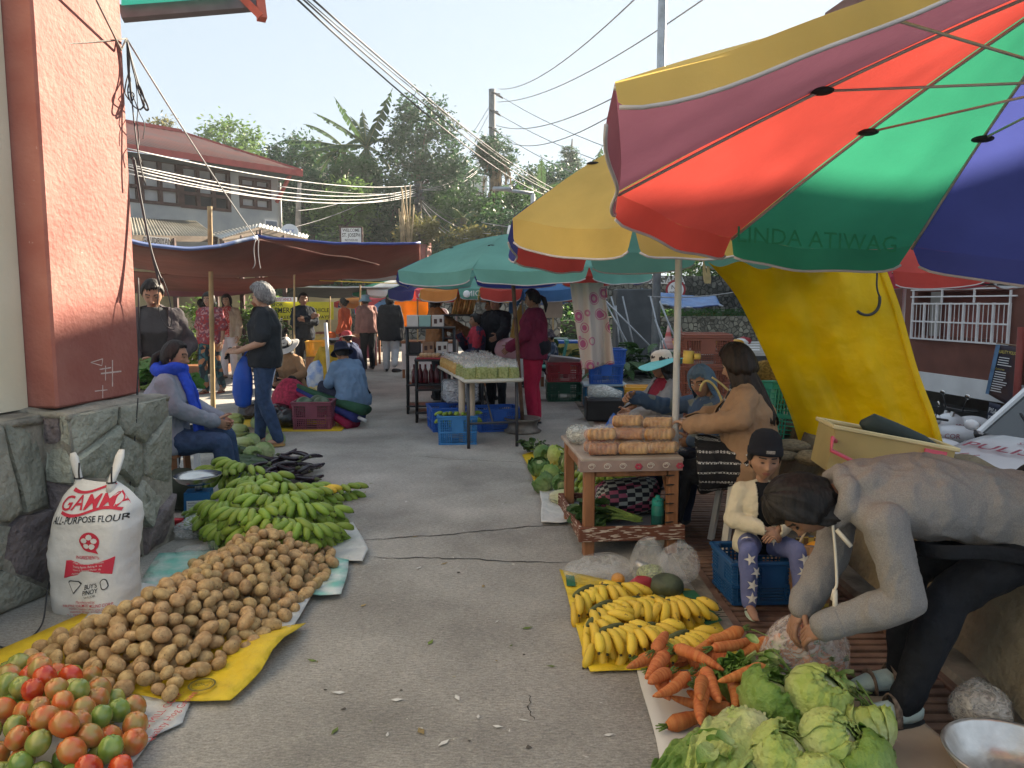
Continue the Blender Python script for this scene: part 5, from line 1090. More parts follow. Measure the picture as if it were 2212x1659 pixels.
for i,(u,v,z,yw,pt)in enumerate(gh):
 u=470+(u-470)*.80;q=G(u,v,z+.02);banana_hand('green hand of unripe bananas heaped behind the potatoes' if i!=5 else 'hand of green bananas with two ripe yellow fingers at the heap edge',q,(pt,random.uniform(-.2,.2),R(yw)),GB,14,'green banana hands in the heap' if i!=5 else None,ripe=(0,1)if i==5 else None,lift=.3)
for k in range(12):
 q=V(-1.92+.27*(k%3)+.03*(k//3),4.72+.27*(k//3),.07);banana_hand('green hand of unripe bananas lying underneath the banana heap',q,(-.15,0,R(180+random.uniform(-60,60))),GB,12,'green banana hands underneath')
M_egg=mat('eggplant_skin',(.018,.009,.016),.22,.3,8,spec=.55,rnd=.3);M_cap=mat('eggplant_cap',(.09,.11,.045),.7,.2,20)
def egg_mesh(L,r,bend,seed):
 t=np.linspace(0,1,10);pts=np.stack([bend*L*(t-.5)**2,(t-.5)*L,0*t],1);m_=MB().tube(pts,r*np.array([.3,.75,.95,1,1,1,.97,.92,.8,.45]),9);m_.tube([pts[0]-V(0,.03,0),pts[0]-V(0,.01,0),pts[0]+V(0,.004,0),pts[1]],[r*.22,r*.25,r*.75,r*.85],8,1);return m_.mesh('eggplant',[M_egg,M_cap])
EG=[egg_mesh(.26,.021,.3,0),egg_mesh(.24,.022,.15,1),egg_mesh(.28,.020,.4,2)]
for i in range(46):
 t=i/45;lay=i%3;q=G(565+120*((i*37)%46)/46+8*lay,1000+52*((i*17)%46)/46,.02)
 o=bpy.data.objects.new('eggplant',EG[i%3]);COL.objects.link(o);z=.02+.034*lay+.03*math.exp(-((q[0]+1.75)/.18)**2);o.location=(q[0]-.06*lay,q[1],z);o.rotation_euler=(random.uniform(-.1,.1),random.uniform(0,6),R((60 if i<20 else-25)+random.uniform(-14,14)))
 tag(o,'long dark purple eggplant in the pile behind the green bananas','eggplant','eggplants in the pile')
for i in range(5):
 a=G(660+i*7,1040+i*10,.02);o=bpy.data.objects.new('eggplant',EG[2]);COL.objects.link(o);o.location=a;o.rotation_euler=(0,i,R(38+i*3));tag(o,'slender eggplant slid off the pile towards the open lane','eggplant','eggplants slid off the pile')
def leaf_patch(r,a0,span,t0,t1,flare,ruf,seed,nu=15,nv=14,elong=1.):
 def fn(u,v):
  th=lerp(t0,t1,v);ww=span*(np.clip(v*5+.25,0,1)**.6)*(1+.12*np.sin(v*9+seed));ph=a0+(u-.5)*ww;e=np.abs(u-.5)*2;rr=r*(1+flare*v**2.2+.03*np.cos(u*PI*2)*0)
  rim=np.clip(np.maximum(e,v)-.55,0,1)/.45;rr=rr+r*ruf*rim*np.sin(u*23+v*17+seed)*1.0+r*ruf*.5*rim*np.sin(u*41+v*9+seed*2)+r*.025*np.sin((u-.5)*40)*(v>.1)*np.exp(-e)
  rr=rr+r*.05*np.exp(-(e/.12)**2)*(1-v)
  rr=rr+r*.017*np.sin(u*31+4*np.sin(v*9+seed))*np.sin(v*27+3*np.sin(u*7+seed))+r*.010*np.sin((u+v)*47+seed)
  z=-np.cos(th);s_=np.sin(th);return np.stack([rr*s_*np.cos(ph),rr*s_*np.sin(ph),elong*rr*z],-1)
 return MB().grid(fn,nu,nv)
def veg_leaf_mat(name,c,c2,c3,tl=.25):
 m=mat(name,c,.42,0,c2=c2,vs=9,tl=tl,b=.9,bs=34,bd=.02,spec=.45,det=5);n,l,p=nodes(m);tc=[q for q in n if q.type=='TEX_COORD'][0]
 sp=n.new('ShaderNodeSeparateXYZ');l.new(tc.outputs['UV'],sp.inputs[0]);mr=n.new('ShaderNodeMapRange');mr.inputs[1].default_value=.15;mr.inputs[2].default_value=.8;l.new(sp.outputs[1],mr.inputs[0])
 rp=[q for q in n if q.type=='VALTORGB'][0];mx=n.new('ShaderNodeMix');mx.data_type='RGBA';l.new(mr.outputs[0],mx.inputs[0]);mx.inputs[6].default_value=tuple(c3)+(1,);l.new(rp.outputs[0],mx.inputs[7]);l.new(mx.outputs[2],p.inputs['Base Color'])
 for q in n:
  if q.type=='BSDF_TRANSLUCENT':l.new(mx.outputs[2],q.inputs[0])
 return m
M_let=veg_leaf_mat('lettuce_leaf',(.42,.54,.11),(.54,.63,.19),(.70,.72,.40));M_let2=veg_leaf_mat('lettuce_dark',(.15,.29,.045),(.24,.38,.075),(.46,.54,.22));M_cab=veg_leaf_mat('cabbage_leaf',(.20,.30,.09),(.28,.38,.14),(.50,.56,.32),.15);M_cab2=veg_leaf_mat('cabbage_green',(.07,.17,.035),(.12,.24,.06),(.35,.44,.2),.15);M_chin=veg_leaf_mat('chinese_cabbage',(.30,.38,.12),(.40,.46,.18),(.66,.66,.48),.15)
def leafy(name,lab,cat_,loc,r,mt,n=11,flare=.2,ruf=.03,elong=1.,rot=(0,0,0),group=None,core=None,nu=11):
 o=thing(name,lab,cat_,(0,0,0),0,group);o.location=tuple(loc);o.rotation_euler=rot;rg=np.random.default_rng(sum(map(ord,lab))+int(999*abs(loc[0])+77*abs(loc[1])))
 c_=MB().ell((0,0,0),(r*.78,r*.78,r*.78*elong),14);c_.v[0]*=(1+.04*snoise(c_.v[0]/r,2))[:,None];c_.build('heart',core or mt,o,True,False)
 for i in range(n):
  t=i/n;g_=leaf_patch(r*(.84+.16*t),i*2.4+rg.normal(0,.2),rg.uniform(1.5,2.1),.15,rg.uniform(2.55,3.0)-.55*t*(flare>.15),flare*t*t+.02,ruf*(.2+t),rg.uniform(0,9),max(nu,15),14,elong)
  shell(g_.build('leaf',mt,o,True,False),.0015,0)
 return o
for i,(u,v,z,yw)in enumerate([(432,935,.09,60),(468,925,.10,70),(505,935,.09,75),(455,962,.06,80),(520,965,.07,60),(545,985,.06,30),(500,910,.08,65)]):
 leafy('chinese_cabbage','pale chinese cabbage laid in the pile behind the cucumbers','chinese cabbage',G(u,v,z),.095,M_cab if i%2 else M_chin,8,.12,.03,1.9,(R(80),0,R(yw)),'chinese cabbages in the pile')
for i,(u,v,z)in enumerate([(588,928,.07),(560,915,.09),(595,950,.06),(570,975,.06),(540,955,.10)]):leafy('cabbage','round pale green cabbage next to the chinese cabbages','cabbage',G(u,v,z),.10,M_cab,8,.05,.012,.9,(.3,.2,i),'cabbages next to the chinese cabbages')
M_cuke=mat('cucumber_skin',(.022,.055,.018),.4,0,c2=(.05,.095,.03),vs=10,spec=.5,rnd=.25);CU=MB().tube([(0,-.13,0),(0,-.12,0),(.004,-.05,0),(.006,.05,.002),(0,.12,0),(0,.13,0)],[.008,.024,.033,.034,.025,.008],10).mesh('cucumber',M_cuke)
for i,(u,v,z,yw)in enumerate([(505,975,.10,80),(480,968,.13,75),(528,992,.07,70),(500,1000,.06,85),(545,1010,.04,60),(555,1000,.05,50),(515,1015,.04,110),(575,1018,.03,55)]):
 o=bpy.data.objects.new('cucumber',CU);COL.objects.link(o);o.location=G(u,v,z);o.rotation_euler=(0,i,R(yw));o.scale=(1.55,1.4,1.55);tag(o,'dark green cucumber beside the seated woman knee','cucumber','cucumbers in the pile')
o=tag(MB().box(G(500,960)+V(-.1,.25,.026),(.95,1.1,.05),rotm((0,0,1),.25),bev=.01).build('wooden_pallet',mat('pallet_wood',(.2,.16,.11),.9,.3,6),None,False),'low wooden pallet under the cabbages and cucumbers','pallet')
o.location.z=0
sc_=thing('weighing_scale','blue weighing scale with round steel pan beside the green bananas','scale',G(432,1136),R(12));M_sblue=mat('scale_blue',(.01,.13,.33),.4,.08,8);M_steel=mat('steel',(.55,.54,.52),.22,.05,9,metal=1.);M_dsteel=mat('dull_steel',(.42,.41,.40),.4,.1,9,metal=1.)
m_=MB();pts=[(-.085,-.07,0),(.085,-.07,0),(.085,.09,0),(-.085,.09,0)];m_.add([(x*1.0,y,0)for x,y,_ in pts]+[(x*.92,y*.8,.235)for x,y,_ in pts],[(3,2,1,0),(4,5,6,7),(0,1,5,4),(1,2,6,5),(2,3,7,6),(3,0,4,7)]);m_.build('housing',M_sblue,sc_,False,False)
q=MB();q.box((0,-.067,.13),(.125,.004,.11),np.array(Euler((-.05,0,0)).to_matrix()));pl_=q.build('label_plate',M_wht,sc_,False,False);q=MB()
for k,s_ in enumerate(('MUNICIPALITY OF SAGADA','WEIGHING SCALE','Date: 27-02-24','Model: 796','Capacity: 10kg','Inspected: 4 Sept')):text_on(q,s_,V(-.055,-.0715,.172-.017*k),V(1,0,0),V(0,.05,1),.0125,0,'LEFT',sx=.75)
q.build('lettering',M_blk,pl_,False,False)
MB().tube([(0,.01,.23),(0,.01,.29)],.022,12).build('stem',M_dsteel,sc_,True,False)
MB().lathe([(.001,.285),(.09,.287),(.125,.305),(.145,.335),(.150,.342),(.147,.343),(.12,.312),(.085,.295),(.001,.292)],40).build('pan',M_steel,sc_,True,False)
can=thing('drink_can','crushed red drink can lying by the plinth corner','can',G(385,1145));MB().tube([G(380,1140)+V(-.03,0,.033),G(385,1140)+V(.02,.01,.033),G(385,1140)+V(.055,.02,.033)],[.033,.029,.033],14).build('can_body',mat('can_red',(.5,.03,.04),.3,.3,30,metal=.5),can)
def bag_blob(name,lab,cat_,loc,size,mt,seed=1,rot=0.,parent=None,amp=.16,f=6,open_top=False,n=26,th=.0):
 o_=MB().ell((0,0,0),(1,1,1),n,m=18);v=o_.v[0];v[:,2]=np.maximum(v[:,2],-.75);g1=snoise(v,f*.45,seed);v=v*(1+amp*.9*snoise(v,f*.3,seed)[:,None]+amp*.55*(1-2*np.abs(g1))[:,None]+amp*.15*(1-2*np.abs(snoise(v,f,seed+5)))[:,None]);v=rz(rot,v*np.array(size));v[:,2]-=v[:,2].min();o_.v[0]=v+np.asarray(loc);b=o_.build(name,mt,parent)
 if parent is None:tag(b,lab,cat_)
 return b
M_clear=bag_mat('clear_plastic',(.80,.81,.81),.20);M_milky=bag_mat('milky_plastic',(.75,.75,.73),.42)
bag_blob('plastic_bag','crumpled white plastic bag on the ground below the blue scale','plastic bag',G(430,1158),(.13,.08,.07),M_milky,3,.6,amp=.3);bag_blob('plastic_bag','crumpled clear plastic bag between the bananas and the potatoes','plastic bag',G(475,1195),(.09,.07,.06),M_clear,5,.2,amp=.3)
bag_blob('plastic_bag','clear plastic bag lying on the striped sack by the potatoes','plastic bag',G(420,1200),(.09,.06,.03),M_clear,6,.2,amp=.3)
o=bag_blob('cloth_bag','dark green cloth bag standing behind the blue scale','bag',G(385,1110)+V(-.02,.12,0),(.14,.12,.16),mat('bag_green',(.035,.045,.03),.8,.2,9),8)
def canvas(name,c,tl=.4,c2=None):return mat('canvas_'+name,c,.8,.2 if c2 is None else 0,2.2,c2=c2,b=.35,bs=9,bd=.03,tl=tl,spec=.2,det=8,lo=.25,hi=.75)
CV=dict(yellow=canvas('yellow',(.64,.46,.14)),maroon=canvas('maroon',(.22,.085,.125)),red=canvas('red',(.56,.075,.06)),green=canvas('green',(.03,.25,.145)),blue=canvas('blue',(.055,.07,.26)),teal=canvas('teal',(.17,.42,.35)),navy=canvas('navy',(.04,.06,.20)),white=canvas('white',(.66,.68,.68)),orange=canvas('orange',(.70,.28,.08)),pink=canvas('pink',(.62,.10,.14)),sky=canvas('sky',(.10,.25,.50)))
M_bind=mat('binding',(.45,.42,.42),.8,.1,9);M_pole=mat('white_pole',(.52,.53,.53),.45,.1,5);M_rib_=mat('rib_steel',(.42,.40,.37),.5,.1,8,metal=.4);M_rust2=mat('rusty_pole',(.16,.085,.055),.75,.35,12);M_plast=mat('yellow_clamp',(.60,.43,.10),.5,.1,9)
def parasol(lab,tips,apex,cols,base=None,vh=.13,bow=.05,pole_r=.02,pole_m=None,hub=.32,sub=14,rim_in=.05,lean=None,label_txt=None,finial=True):
 tips=[np.asarray(t,float)for t in tips];apex=np.asarray(apex,float);n=len(tips);ctr=sum(tips)/n
 base=V(apex[0],apex[1],0)if base is None else np.asarray(base,float);o=thing('parasol',lab,'parasol',base)
 hubp=apex-nrm(apex-base)*hub
 def rib(i,s_):
  t=tips[i%n];d=t-apex;L=np.linalg.norm(d);up=nrm(np.cross(np.cross(d,Z1),d));up=up if up[2]>0 else-up
  return apex+d*s_[...,None]+up*(bow*L*np.sin(np.clip(s_,0,1)*PI)*(1-.3*s_))[...,None]
 for i in range(n):
  m_=MB();mt=CV[cols[i%len(cols)]];sd=1.3*i
  def fn(t,s_,i=i):
   a,b=rib(i,s_),rib(i+1,s_);q=a+(b-a)*t[...,None];w_=np.sin(t*PI);q=q+(ctr-q)*(rim_in*w_*s_**2)[...,None]-Z1*(.035*w_*s_)[...,None]
   return q+Z1*(.006*np.sin(t*14+sd)*np.sin(s_*9+sd)*s_)[...,None]
  m_.grid(fn,13,sub)
  def vl(t,h,i=i):
   q=fn(t,np.ones_like(t));cr=np.minimum(1,np.minimum(t,1-t)/.10);hh=(.085 if(label_txt=='big' and i==n-1)else vh)*(.72+.28*np.sqrt(np.clip(cr,0,1)))*h;ins=(1-np.sqrt(np.clip(1-(1-cr)**2,0,1)))*.03
   out=nrm((fn(np.array(.5),np.array(1.))-apex)*[1,1,0]);q=q+(fn(np.array(.5),np.array(1.))-q)*(ins*h)[...,None]*2
   return q-Z1*hh[...,None]+out*(.010*np.sin(t*11+sd)*h+.02*h)[...,None]
  m_.grid(vl,25,5);pn=m_.build('panel',mt,o)
  tt=np.linspace(.02,.98,18);e_=MB().tube(vl(tt,np.ones(18)),.006,5);e_.build('hem',M_bind,pn)
  s_=np.linspace(0,1,10);rb=MB().tube(rib(i,s_)-Z1*.012,.006,6).build('rib',M_rib_,o)
  mid=rib(i,np.array(.52))-Z1*.015;MB().tube([mid,hubp],.0045,6).build('strut',M_rib_,rb)
  pd=MB().ell(mid,(.04,.04,.012),10);pd.build('rib_pad',M_dark,rb)
 MB().tube([base,lerp(base,apex,.5),apex+(apex-base)*.01],pole_r,12).build('pole',pole_m or M_pole,o)
 MB().lathe([(.001,-.02),(.04,-.02),(.045,.02),(.03,.03),(.001,.03)],14,hubp).build('hub',M_pole,o)
 if finial:MB().lathe([(.03,-.02),(.03,.02),(.02,.06),(.012,.09),(.001,.095)],12,apex).build('finial',M_wht,o)
 return o
def ring_tips(c,R_,z,ph,n=8,jit=.02,sd=1):rg=np.random.default_rng(sd);return[V(c[0]+R_*math.cos(R(ph)+k*2*PI/n),c[1]+R_*math.sin(R(ph)+k*2*PI/n),z+rg.normal(0,jit))for k in range(n)]
SC1=1.08;AP=P(2389,-85,2.18*SC1)
T1=[P(1328,180,1.75*SC1),P(1335,415,2.64*SC1),P(1580,512,3.26*SC1),P(1970,532,3.24*SC1),V(2.55,2.75,1.58),V(2.62,1.85,1.8),V(2.2,1.5,2.2),P(2406,-260,1.75)]
big=parasol('huge striped market parasol of yellow, maroon, red, green and blue panels over the bending woman',T1,AP,['maroon','red','green','blue','yellow','red','green','yellow'],V(AP[0]+.02,AP[1],-.0),.10,.02,.024,None,.34,18,.012,label_txt='big')
m_=MB();a,b=P(1620,512,3.45),P(1890,530,3.45);text_on(m_,'LINDA ATIWAG',lerp(a,b,.5),b-a,Z1,.10,0,off=.05);m_.build('stitched_name',mat('stitch',(.011,.20,.092),.8,0),big,False)
c2=(.97,4.62);tp2=ring_tips(c2,1.05,1.87,203,sd=3)
u2=parasol('striped yellow, blue, red and teal parasol on a white pole tied to the bread table',tp2,(c2[0]+.03,c2[1],2.52),['yellow','yellow','teal','blue','teal','teal','red','blue'],V(.97,4.44,0),.15,.05,.021,None,.34)
MB().tube([P(1488,758,4.46),P(1486,785,4.46)],.032,14).build('clamp',M_plast,u2);MB().tube([P(1500,770,4.43),P(1512,770,4.43)],.018,10).build('clamp_knob',M_plast,u2)
MB().tube([V(.97,4.44,0),V(.97,4.44,.05)],[.09,.06],16).build('foot',M_dsteel,u2)
for k,v_ in enumerate((805,850,895,930,965,1015,1060,1100,1135)):
 if v_<1000:continue
c3=(.12,8.5);tp3=ring_tips((.12,8.45),1.42,1.80,205,sd=5)
u3=parasol('broad teal and blue parasol on a rusty pole over the snack table',tp3,P(1101,505,8.45),['teal','teal','teal','blue','red','blue','teal','blue'],V(.12,8.5,.1),.13,.05,.022,M_rust2,.36)
rim=MB().lathe([(.08,.0),(.20,.0),(.215,.02),(.18,.04),(.165,.09),(.18,.13),(.21,.15),(.205,.165),(.17,.15),(.12,.14),(.06,.145),(.03,.14)],32,(.12,8.5,0));tag(rim.build('wheel_rim',mat('rim_steel',(.20,.18,.16),.55,.3,10,metal=.7)),'old steel car wheel rim holding the rusty parasol pole','wheel rim')
for(lab,u,v,d,R_,z,ph,cols)in[('white, peach and pale blue parasol with green flaps far down the lane',868,603,20.5,1.3,1.80,10,['white','orange','white','sky','green','white','orange','red']),('red, blue and yellow parasol with bank lettering beyond the snack table',985,592,13,1.15,1.66,15,['yellow','blue','red','green','blue','pink','orange','red']),('grey-green and orange parasol behind the teal parasol',1070,585,11.5,1.15,1.68,200,['orange','teal','maroon','yellow','sky','red','maroon','yellow']),('small magenta and blue parasol beside the stone wall',845,640,20,.95,1.3,20,['pink','sky','red','sky','pink','sky','maroon','blue']),('dark blue and orange parasol behind the yellow emergency sign',800,640,23,1.1,1.5,0,['navy','orange','pink','navy','red','orange','pink','navy']),('red and blue parasol behind the pink floral cloth',1165,600,10.8,.95,1.66,30,['red','sky','maroon','yellow','red','sky','maroon','red']),('pink and red parasol in front of the brown building',1960,520,8.2,1.1,1.78,12,['pink','pink','red','blue','pink','red','white','red'])]:
 ap=P(u,v,d);o=parasol(lab,ring_tips(ap,R_,z,ph,sd=int(u)),ap,cols,V(ap[0],ap[1],0 if u<1900 else-1.1),.15,.05,.018,None,.3,8)
 if 'lettering' in lab or 'grey-green' in lab:
  tt=ring_tips(ap,R_,z,ph,sd=int(u));mm=MB();k=4 if 'lettering' in lab else 1;k=min(range(8),key=lambda i:(tt[i]+tt[(i+1)%8])[1]);a,b=tt[k],tt[(k+1)%8]
  if a[0]>b[0]:a,b=b,a
  ot=nrm(np.cross(b-a,Z1));text_on(mm,'MICROBANK',(a+b)/2-Z1*.09+ot*.06,b-a,Z1,.11,0,off=0);mm.build('printed_name',M_wht,o,False)
  mm=MB().ell(lerp(a,b,.14)-Z1*.09+ot*.06,(.05,.02,.05),12);mm.build('printed_logo',M_wht,o,False)
M_ytarp=mat('yellow_tarp',(.90,.66,.012),.5,.10,3,b=.9,bs=6,bd=.05,tl=.58,spec=.4)
yt=thing('yellow_tarpaulin','bright yellow tarpaulin hung as a windbreak behind the beige cardigan woman','tarpaulin',P(1850,985,4.7)*[1,1,0]);D0=4.85
lc=hang(P(1530,566,4.45),[P(1590,640,4.7),P(1650,760,4.85),P(1702,880,4.85),P(1735,985,4.8)],0,10)[0];rc=hang(P(1892,545,4.75),[P(1935,660,4.6),P(1975,800,4.5),P(2012,900,4.45),P(2040,995,4.4)],0,10)[0]
def ytf(u,v):
 k=v*(len(lc)-1);i=np.clip(k.astype(int),0,len(lc)-2);f_=(k-i)[...,None];a=lerp(lc[i],lc[i+1],f_);b=lerp(rc[i],rc[i+1],f_);q=a+(b-a)*u[...,None]
 f1=.028*np.sin(u*13+3*v+1.2*np.sin(v*4))*(.35+.65*v)+.010*np.sin(u*31+2*v)*(.3+v)+.012*np.sin(u*9-v*13)+.02*np.sin((u*1.5+v)*20)*np.exp(-v*5)
 q[...,1]+=f1*np.sin(np.clip(u*1.02,0,1)*PI)**.3;q[...,2]-=.05*np.sin(u*PI)*(1-v)**3+.02*np.sin(u*25)*(1-v)**6;return q
shell(MB().grid(ytf,70,60).build('sheet',M_ytarp,yt),.002)
m_=MB().tube(rc,[(.03,.012)]*len(rc),8);m_.build('rolled_edge',M_ytarp,yt)
MB().box(P(1742,582,4.72),(.03,.03,.05)).build('clip',M_wire2,yt,False)
m_=MB().tube(bez(P(1885,570,4.6),P(1905,590,4.58),P(1885,610,4.58),P(1900,640,4.57),n=14),.006,6);m_.tube(bez(P(1900,640,4.57),P(1905,680,4.57),P(1870,690,4.57),P(1852,672,4.57),n=14),.009,6);tag(m_.build('black_strap',M_wire),'black rubber strap dangling from the green parasol panel','strap')
m_=MB();
for k in range(4):m_.tube(bez(P(1520,562,4.4),P(1516+k*3,610,4.4),P(1530+k*4,640,4.4),P(1528+k,575,4.4),n=12),.004,5)
tag(m_.build('tied_rope',mat('rope_cream',(.55,.50,.35),.85,.1,40)),'knot of pale yellow rope tied at the top of the white pole','rope')
M_btarp=mat('brown_tarp',(.20,.075,.06),.6,.2,1.2,b=.5,bs=4,bd=.05,tl=.4,spec=.3);M_mtarp=mat('maroon_tarp',(.20,.07,.10),.6,.2,1.2,b=.4,bs=4,bd=.05,tl=.4);M_gtarp=mat('grey_tarp',(.05,.055,.065),.55,.2,1.4,b=.4,bs=4,bd=.05,tl=.08);M_bltarp=mat('blue_tarp',(.02,.14,.42),.4,0,c2=(.05,.22,.55),vs=3,b=.5,bs=5,bd=.05,tl=.2);M_edge=mat('tarp_edge',(.10,.16,.36),.5,0,c2=(.6,.66,.72),vs=3,lo=.5,hi=.6)
def tarp(lab,cs,mt,sag=.15,esag=(0,0,0,0),amp=.03,edge=None,seed=1.,nu=30,nv=22,cat_='tarpaulin',fr_=2.2):
 a,b,c,d=[np.asarray(q,float)for q in cs];o=thing('tarpaulin',lab,cat_,(a+b+c+d)/4*[1,1,0])
 def fn(u,v):
  U_,V_=u[...,None],v[...,None];q=(a*(1-U_)+b*U_)*(1-V_)+(d*(1-U_)+c*U_)*V_
  z=sag*16*u*(1-u)*v*(1-v)+esag[0]*4*u*(1-u)*(1-v)+esag[2]*4*u*(1-u)*v+esag[1]*4*v*(1-v)*u+esag[3]*4*v*(1-v)*(1-u);q[...,2]-=z-amp*snoise(q*np.array([1,1,.2]),fr_,seed)-amp*.5*snoise(q*np.array([1.6,.7,.2]),fr_*2.4,seed+2);return q
 shell(MB().grid(fn,nu,nv).build('sheet',mt,o),.003)
 if edge is not None:
  t=np.linspace(0,1,24);MB().tube(fn(t,0*t)+Z1*.012,[(.012,.022)]*24,6).build('hem',edge,o)
 return o
tarp('large brown tarpaulin sagging over the left stalls beside the red pillar',[P(255,512,7.0),P(556,517,8.2),P(820,575,10.6),P(255,575,9.8)],M_btarp,.10,(.10,0,.12,.05),.03,M_edge,1)
tarp('lower brown tarpaulin strung behind the first one above the shoppers',[P(250,585,12.8),P(735,598,13.4),P(720,612,16),P(250,622,16)],M_btarp,.08,(.05,0,.10,0),.03,None,2)
tarp('brown tarpaulin with blue upper side stretched in the middle of the lane',[P(556,512,10.5),P(908,527,12.2),P(908,584,14),P(580,600,13)],M_btarp,.10,(.04,0,.10,0),.03,mat('tarp_blue_edge',(.03,.06,.28),.5,.1,3),3)
tarp('maroon tarpaulin hanging low behind the man in the dark jacket',[P(258,596,15),P(560,628,16),P(540,632,19),P(258,630,18)],M_mtarp,.08,(.08,0,.1,0),.02,None,4)
tarp('dark grey tarpaulin above the yellow emergency sign',[P(640,622,19),P(908,622,19.6),P(900,634,22.5),P(600,640,22)],M_gtarp,.05,(0,0,.08,0),.02,mat('tarp_pale_edge',(.45,.48,.48),.5,.2,3),5)
tarp('grey-blue tarpaulin strip behind the brown ones',[P(740,592,15),P(905,594,16),P(900,600,19),P(730,602,18.5)],mat('pale_tarp',(.25,.32,.38),.5,.3,2,tl=.2),.05,(.02,0,.06,0),.02,None,6)
tarp('bright blue tarpaulin behind the pink floral cloth',[P(1160,628,13),P(1250,612,13.5),P(1270,640,15.5),P(1150,655,15)],M_bltarp,.08,(.05,0,.1,0),.03,None,7)
tarp('blue tarpaulin awning strung over the far roadside stalls',[P(1410,655,19),P(1562,660,20),P(1545,640,22.5),P(1385,622,22)],M_bltarp,.12,(.06,0,.08,0),.05,M_edge,8)
oy=thing('orange_tarpaulin','glowing orange-yellow tarpaulin screen far down the lane','tarpaulin',P(890,700,18)*[1,1,0])
cloth_sheet('sheet',[P(838,632,18),P(925,640,18.5),P(925,702,18.5),P(842,708,18)],mat('orange_tarp',(.80,.36,.02),.5,.12,3,tl=.5,b=.3,bs=5),oy,20,14,.05,5)
for k,(u,v)in enumerate(((540,535),(562,528))):
 m_=MB().tube(bez(P(553+k*6,518,8.1),P(540+k*16,545,8.05),P(560,570,8.05),P(545+k*18,580,8.05),n=14),.004,5);tag(m_.build('tied_rope',M_wire2),'short loose rope end hanging at the tarpaulin knot','rope','rope ends at the tarpaulin knot')
M_bamb=mat('bamboo',(.42,.29,.14),.65,.25,6,rnd=.1)
def bamboo(lab,u0,v0,u1,v1,d,r_,group=None):
 a=P(u0,v0,d);b=V(P(u1,v1,d)[0],a[1],0);o=thing('bamboo_pole',lab,'pole',b,0,group);L=a-b;m_=MB();n=max(3,int(np.linalg.norm(L)/.3));t=np.linspace(0,1,n*3+1);rr=np.array([r_*(1.12 if i%3==0 else 1.)for i in range(len(t))]);m_.tube(b+L*t[:,None],rr,10).build('culm',M_bamb,o);return o
bamboo('thick bamboo pole rising through the brown tarpaulin',453,446,460,900,8.6,.026);bamboo('thin bamboo pole in front of the yellow emergency sign',636,590,634,850,11.5,.014);bamboo('bamboo pole behind the grey tarpaulin near the stone wall',778,615,776,790,18.5,.022);bamboo('thin pole left of the black shelf rack',902,605,902,800,12.5,.012);bamboo('dark thin pole beside the yellow sign end',713,640,712,790,14,.01);bamboo('bamboo pole carrying the tarpaulin edge by the dish',858,602,856,760,20,.02)
a=P(703,697,9.9);o=thing('pipe_post','white plastic pipe post standing between the seated vendors','post',V(a[0]+.02,a[1],0));MB().tube([V(a[0]+.05,a[1],0),a],.024,12).build('pipe',mat('pvc',(.62,.63,.64),.4,.05,9),o)
yr=thing('yellow_line','yellow string line stretched between the bamboo poles','rope',P(900,613,16)*[1,1,0]);MB().tube(cat(P(690,606,14),P(1100,616,16),.02),.008,5).build('strand',mat('yellow_string',(.55,.40,.05),.7,0),yr)
def post(name,lab,u0,v0,d,r_,mt,cat_='post',top=None):
 a=P(u0,v0,d);o=thing(name,lab,cat_,V(a[0],a[1],0));MB().tube([V(a[0],a[1],0),a],r_,14).build('shaft',mt,o);return o,a
M_galv=mat('galvanised',(.36,.38,.40),.45,.18,6,metal=.5)
sp_,a=post('steel_post','tall grey galvanised steel post standing behind the potted plants',1432,-60,15,.082,M_galv)
lp,a=post('lamp_post','pale lamp post with one short arm in front of the hillside',1151,418,20,.055,mat('post_white',(.62,.62,.60),.5,.15,5),'lamp post');MB().tube([a,P(1075,408,19.8)],[.05,.035],10).build('arm',M_galv,lp);MB().box(P(1085,408,19.8),(.5,.18,.1),bev=.03).build('lamp_head',M_galv,lp)
up,a=post('utility_pole','slanting utility pole with three insulator arms above the shaggy palm',1063,193,38,.16,mat('pole_wood',(.12,.13,.14),.8,.2,5),'utility pole')
up.children[0].data.transform(Matrix.Shear('XY',4,(0,0)))if False else None
for k,v_ in enumerate((200,238,275)):
 q=P(1062-k*3,v_,37.8);MB().bar(q,P(1080-k*4,v_+4,37.6),.07).build('arm',M_wire,up,False);MB().tube([P(1072-k*4,v_+3,37.6),P(1086-k*4,v_+12,37.4)],[.07,.04],8).build('insulator',mat('insul',(.16,.13,.12),.3,0),up)
sp2,a=post('service_pole','dark service pole bristling with cables among the hillside trees',905,392,30,.11,M_bark,'utility pole');b_=MB()
for k in range(9):b_.box(P(905+random.uniform(-7,9),400+k*7,29.7+random.uniform(-.2,.2)),(.22,.16,.12),rotm((0,0,1),k))
b_.build('junction_boxes',M_wire,sp2,False);stuff(b_ and sp2.children[-1])
def wire(lab,a,b,sag,r_,mt=None,group=None,n=22):
 m_=MB().tube(cat(a,b,sag,n),r_,5);o=m_.build('overhead_wire',mt or M_wire);tag(o,lab,'wire',group);return o
W1='thick dark cable crossing the sky down towards the yellow parasol'
for k,(u0,v0,u1,v1,d0,d1,r_)in enumerate([(622,-20,1215,432,7,24,.010),(634,-20,1222,425,7,24,.009),(655,-20,1225,420,7,24,.010),(640,-20,1218,428,7.2,24.2,.006)]):wire(W1,P(u0,v0,d0),P(u1,v1,d1),.35-.06*k,r_,None,'cables crossing the sky')
W2='thin power line between the utility pole and the upper right'
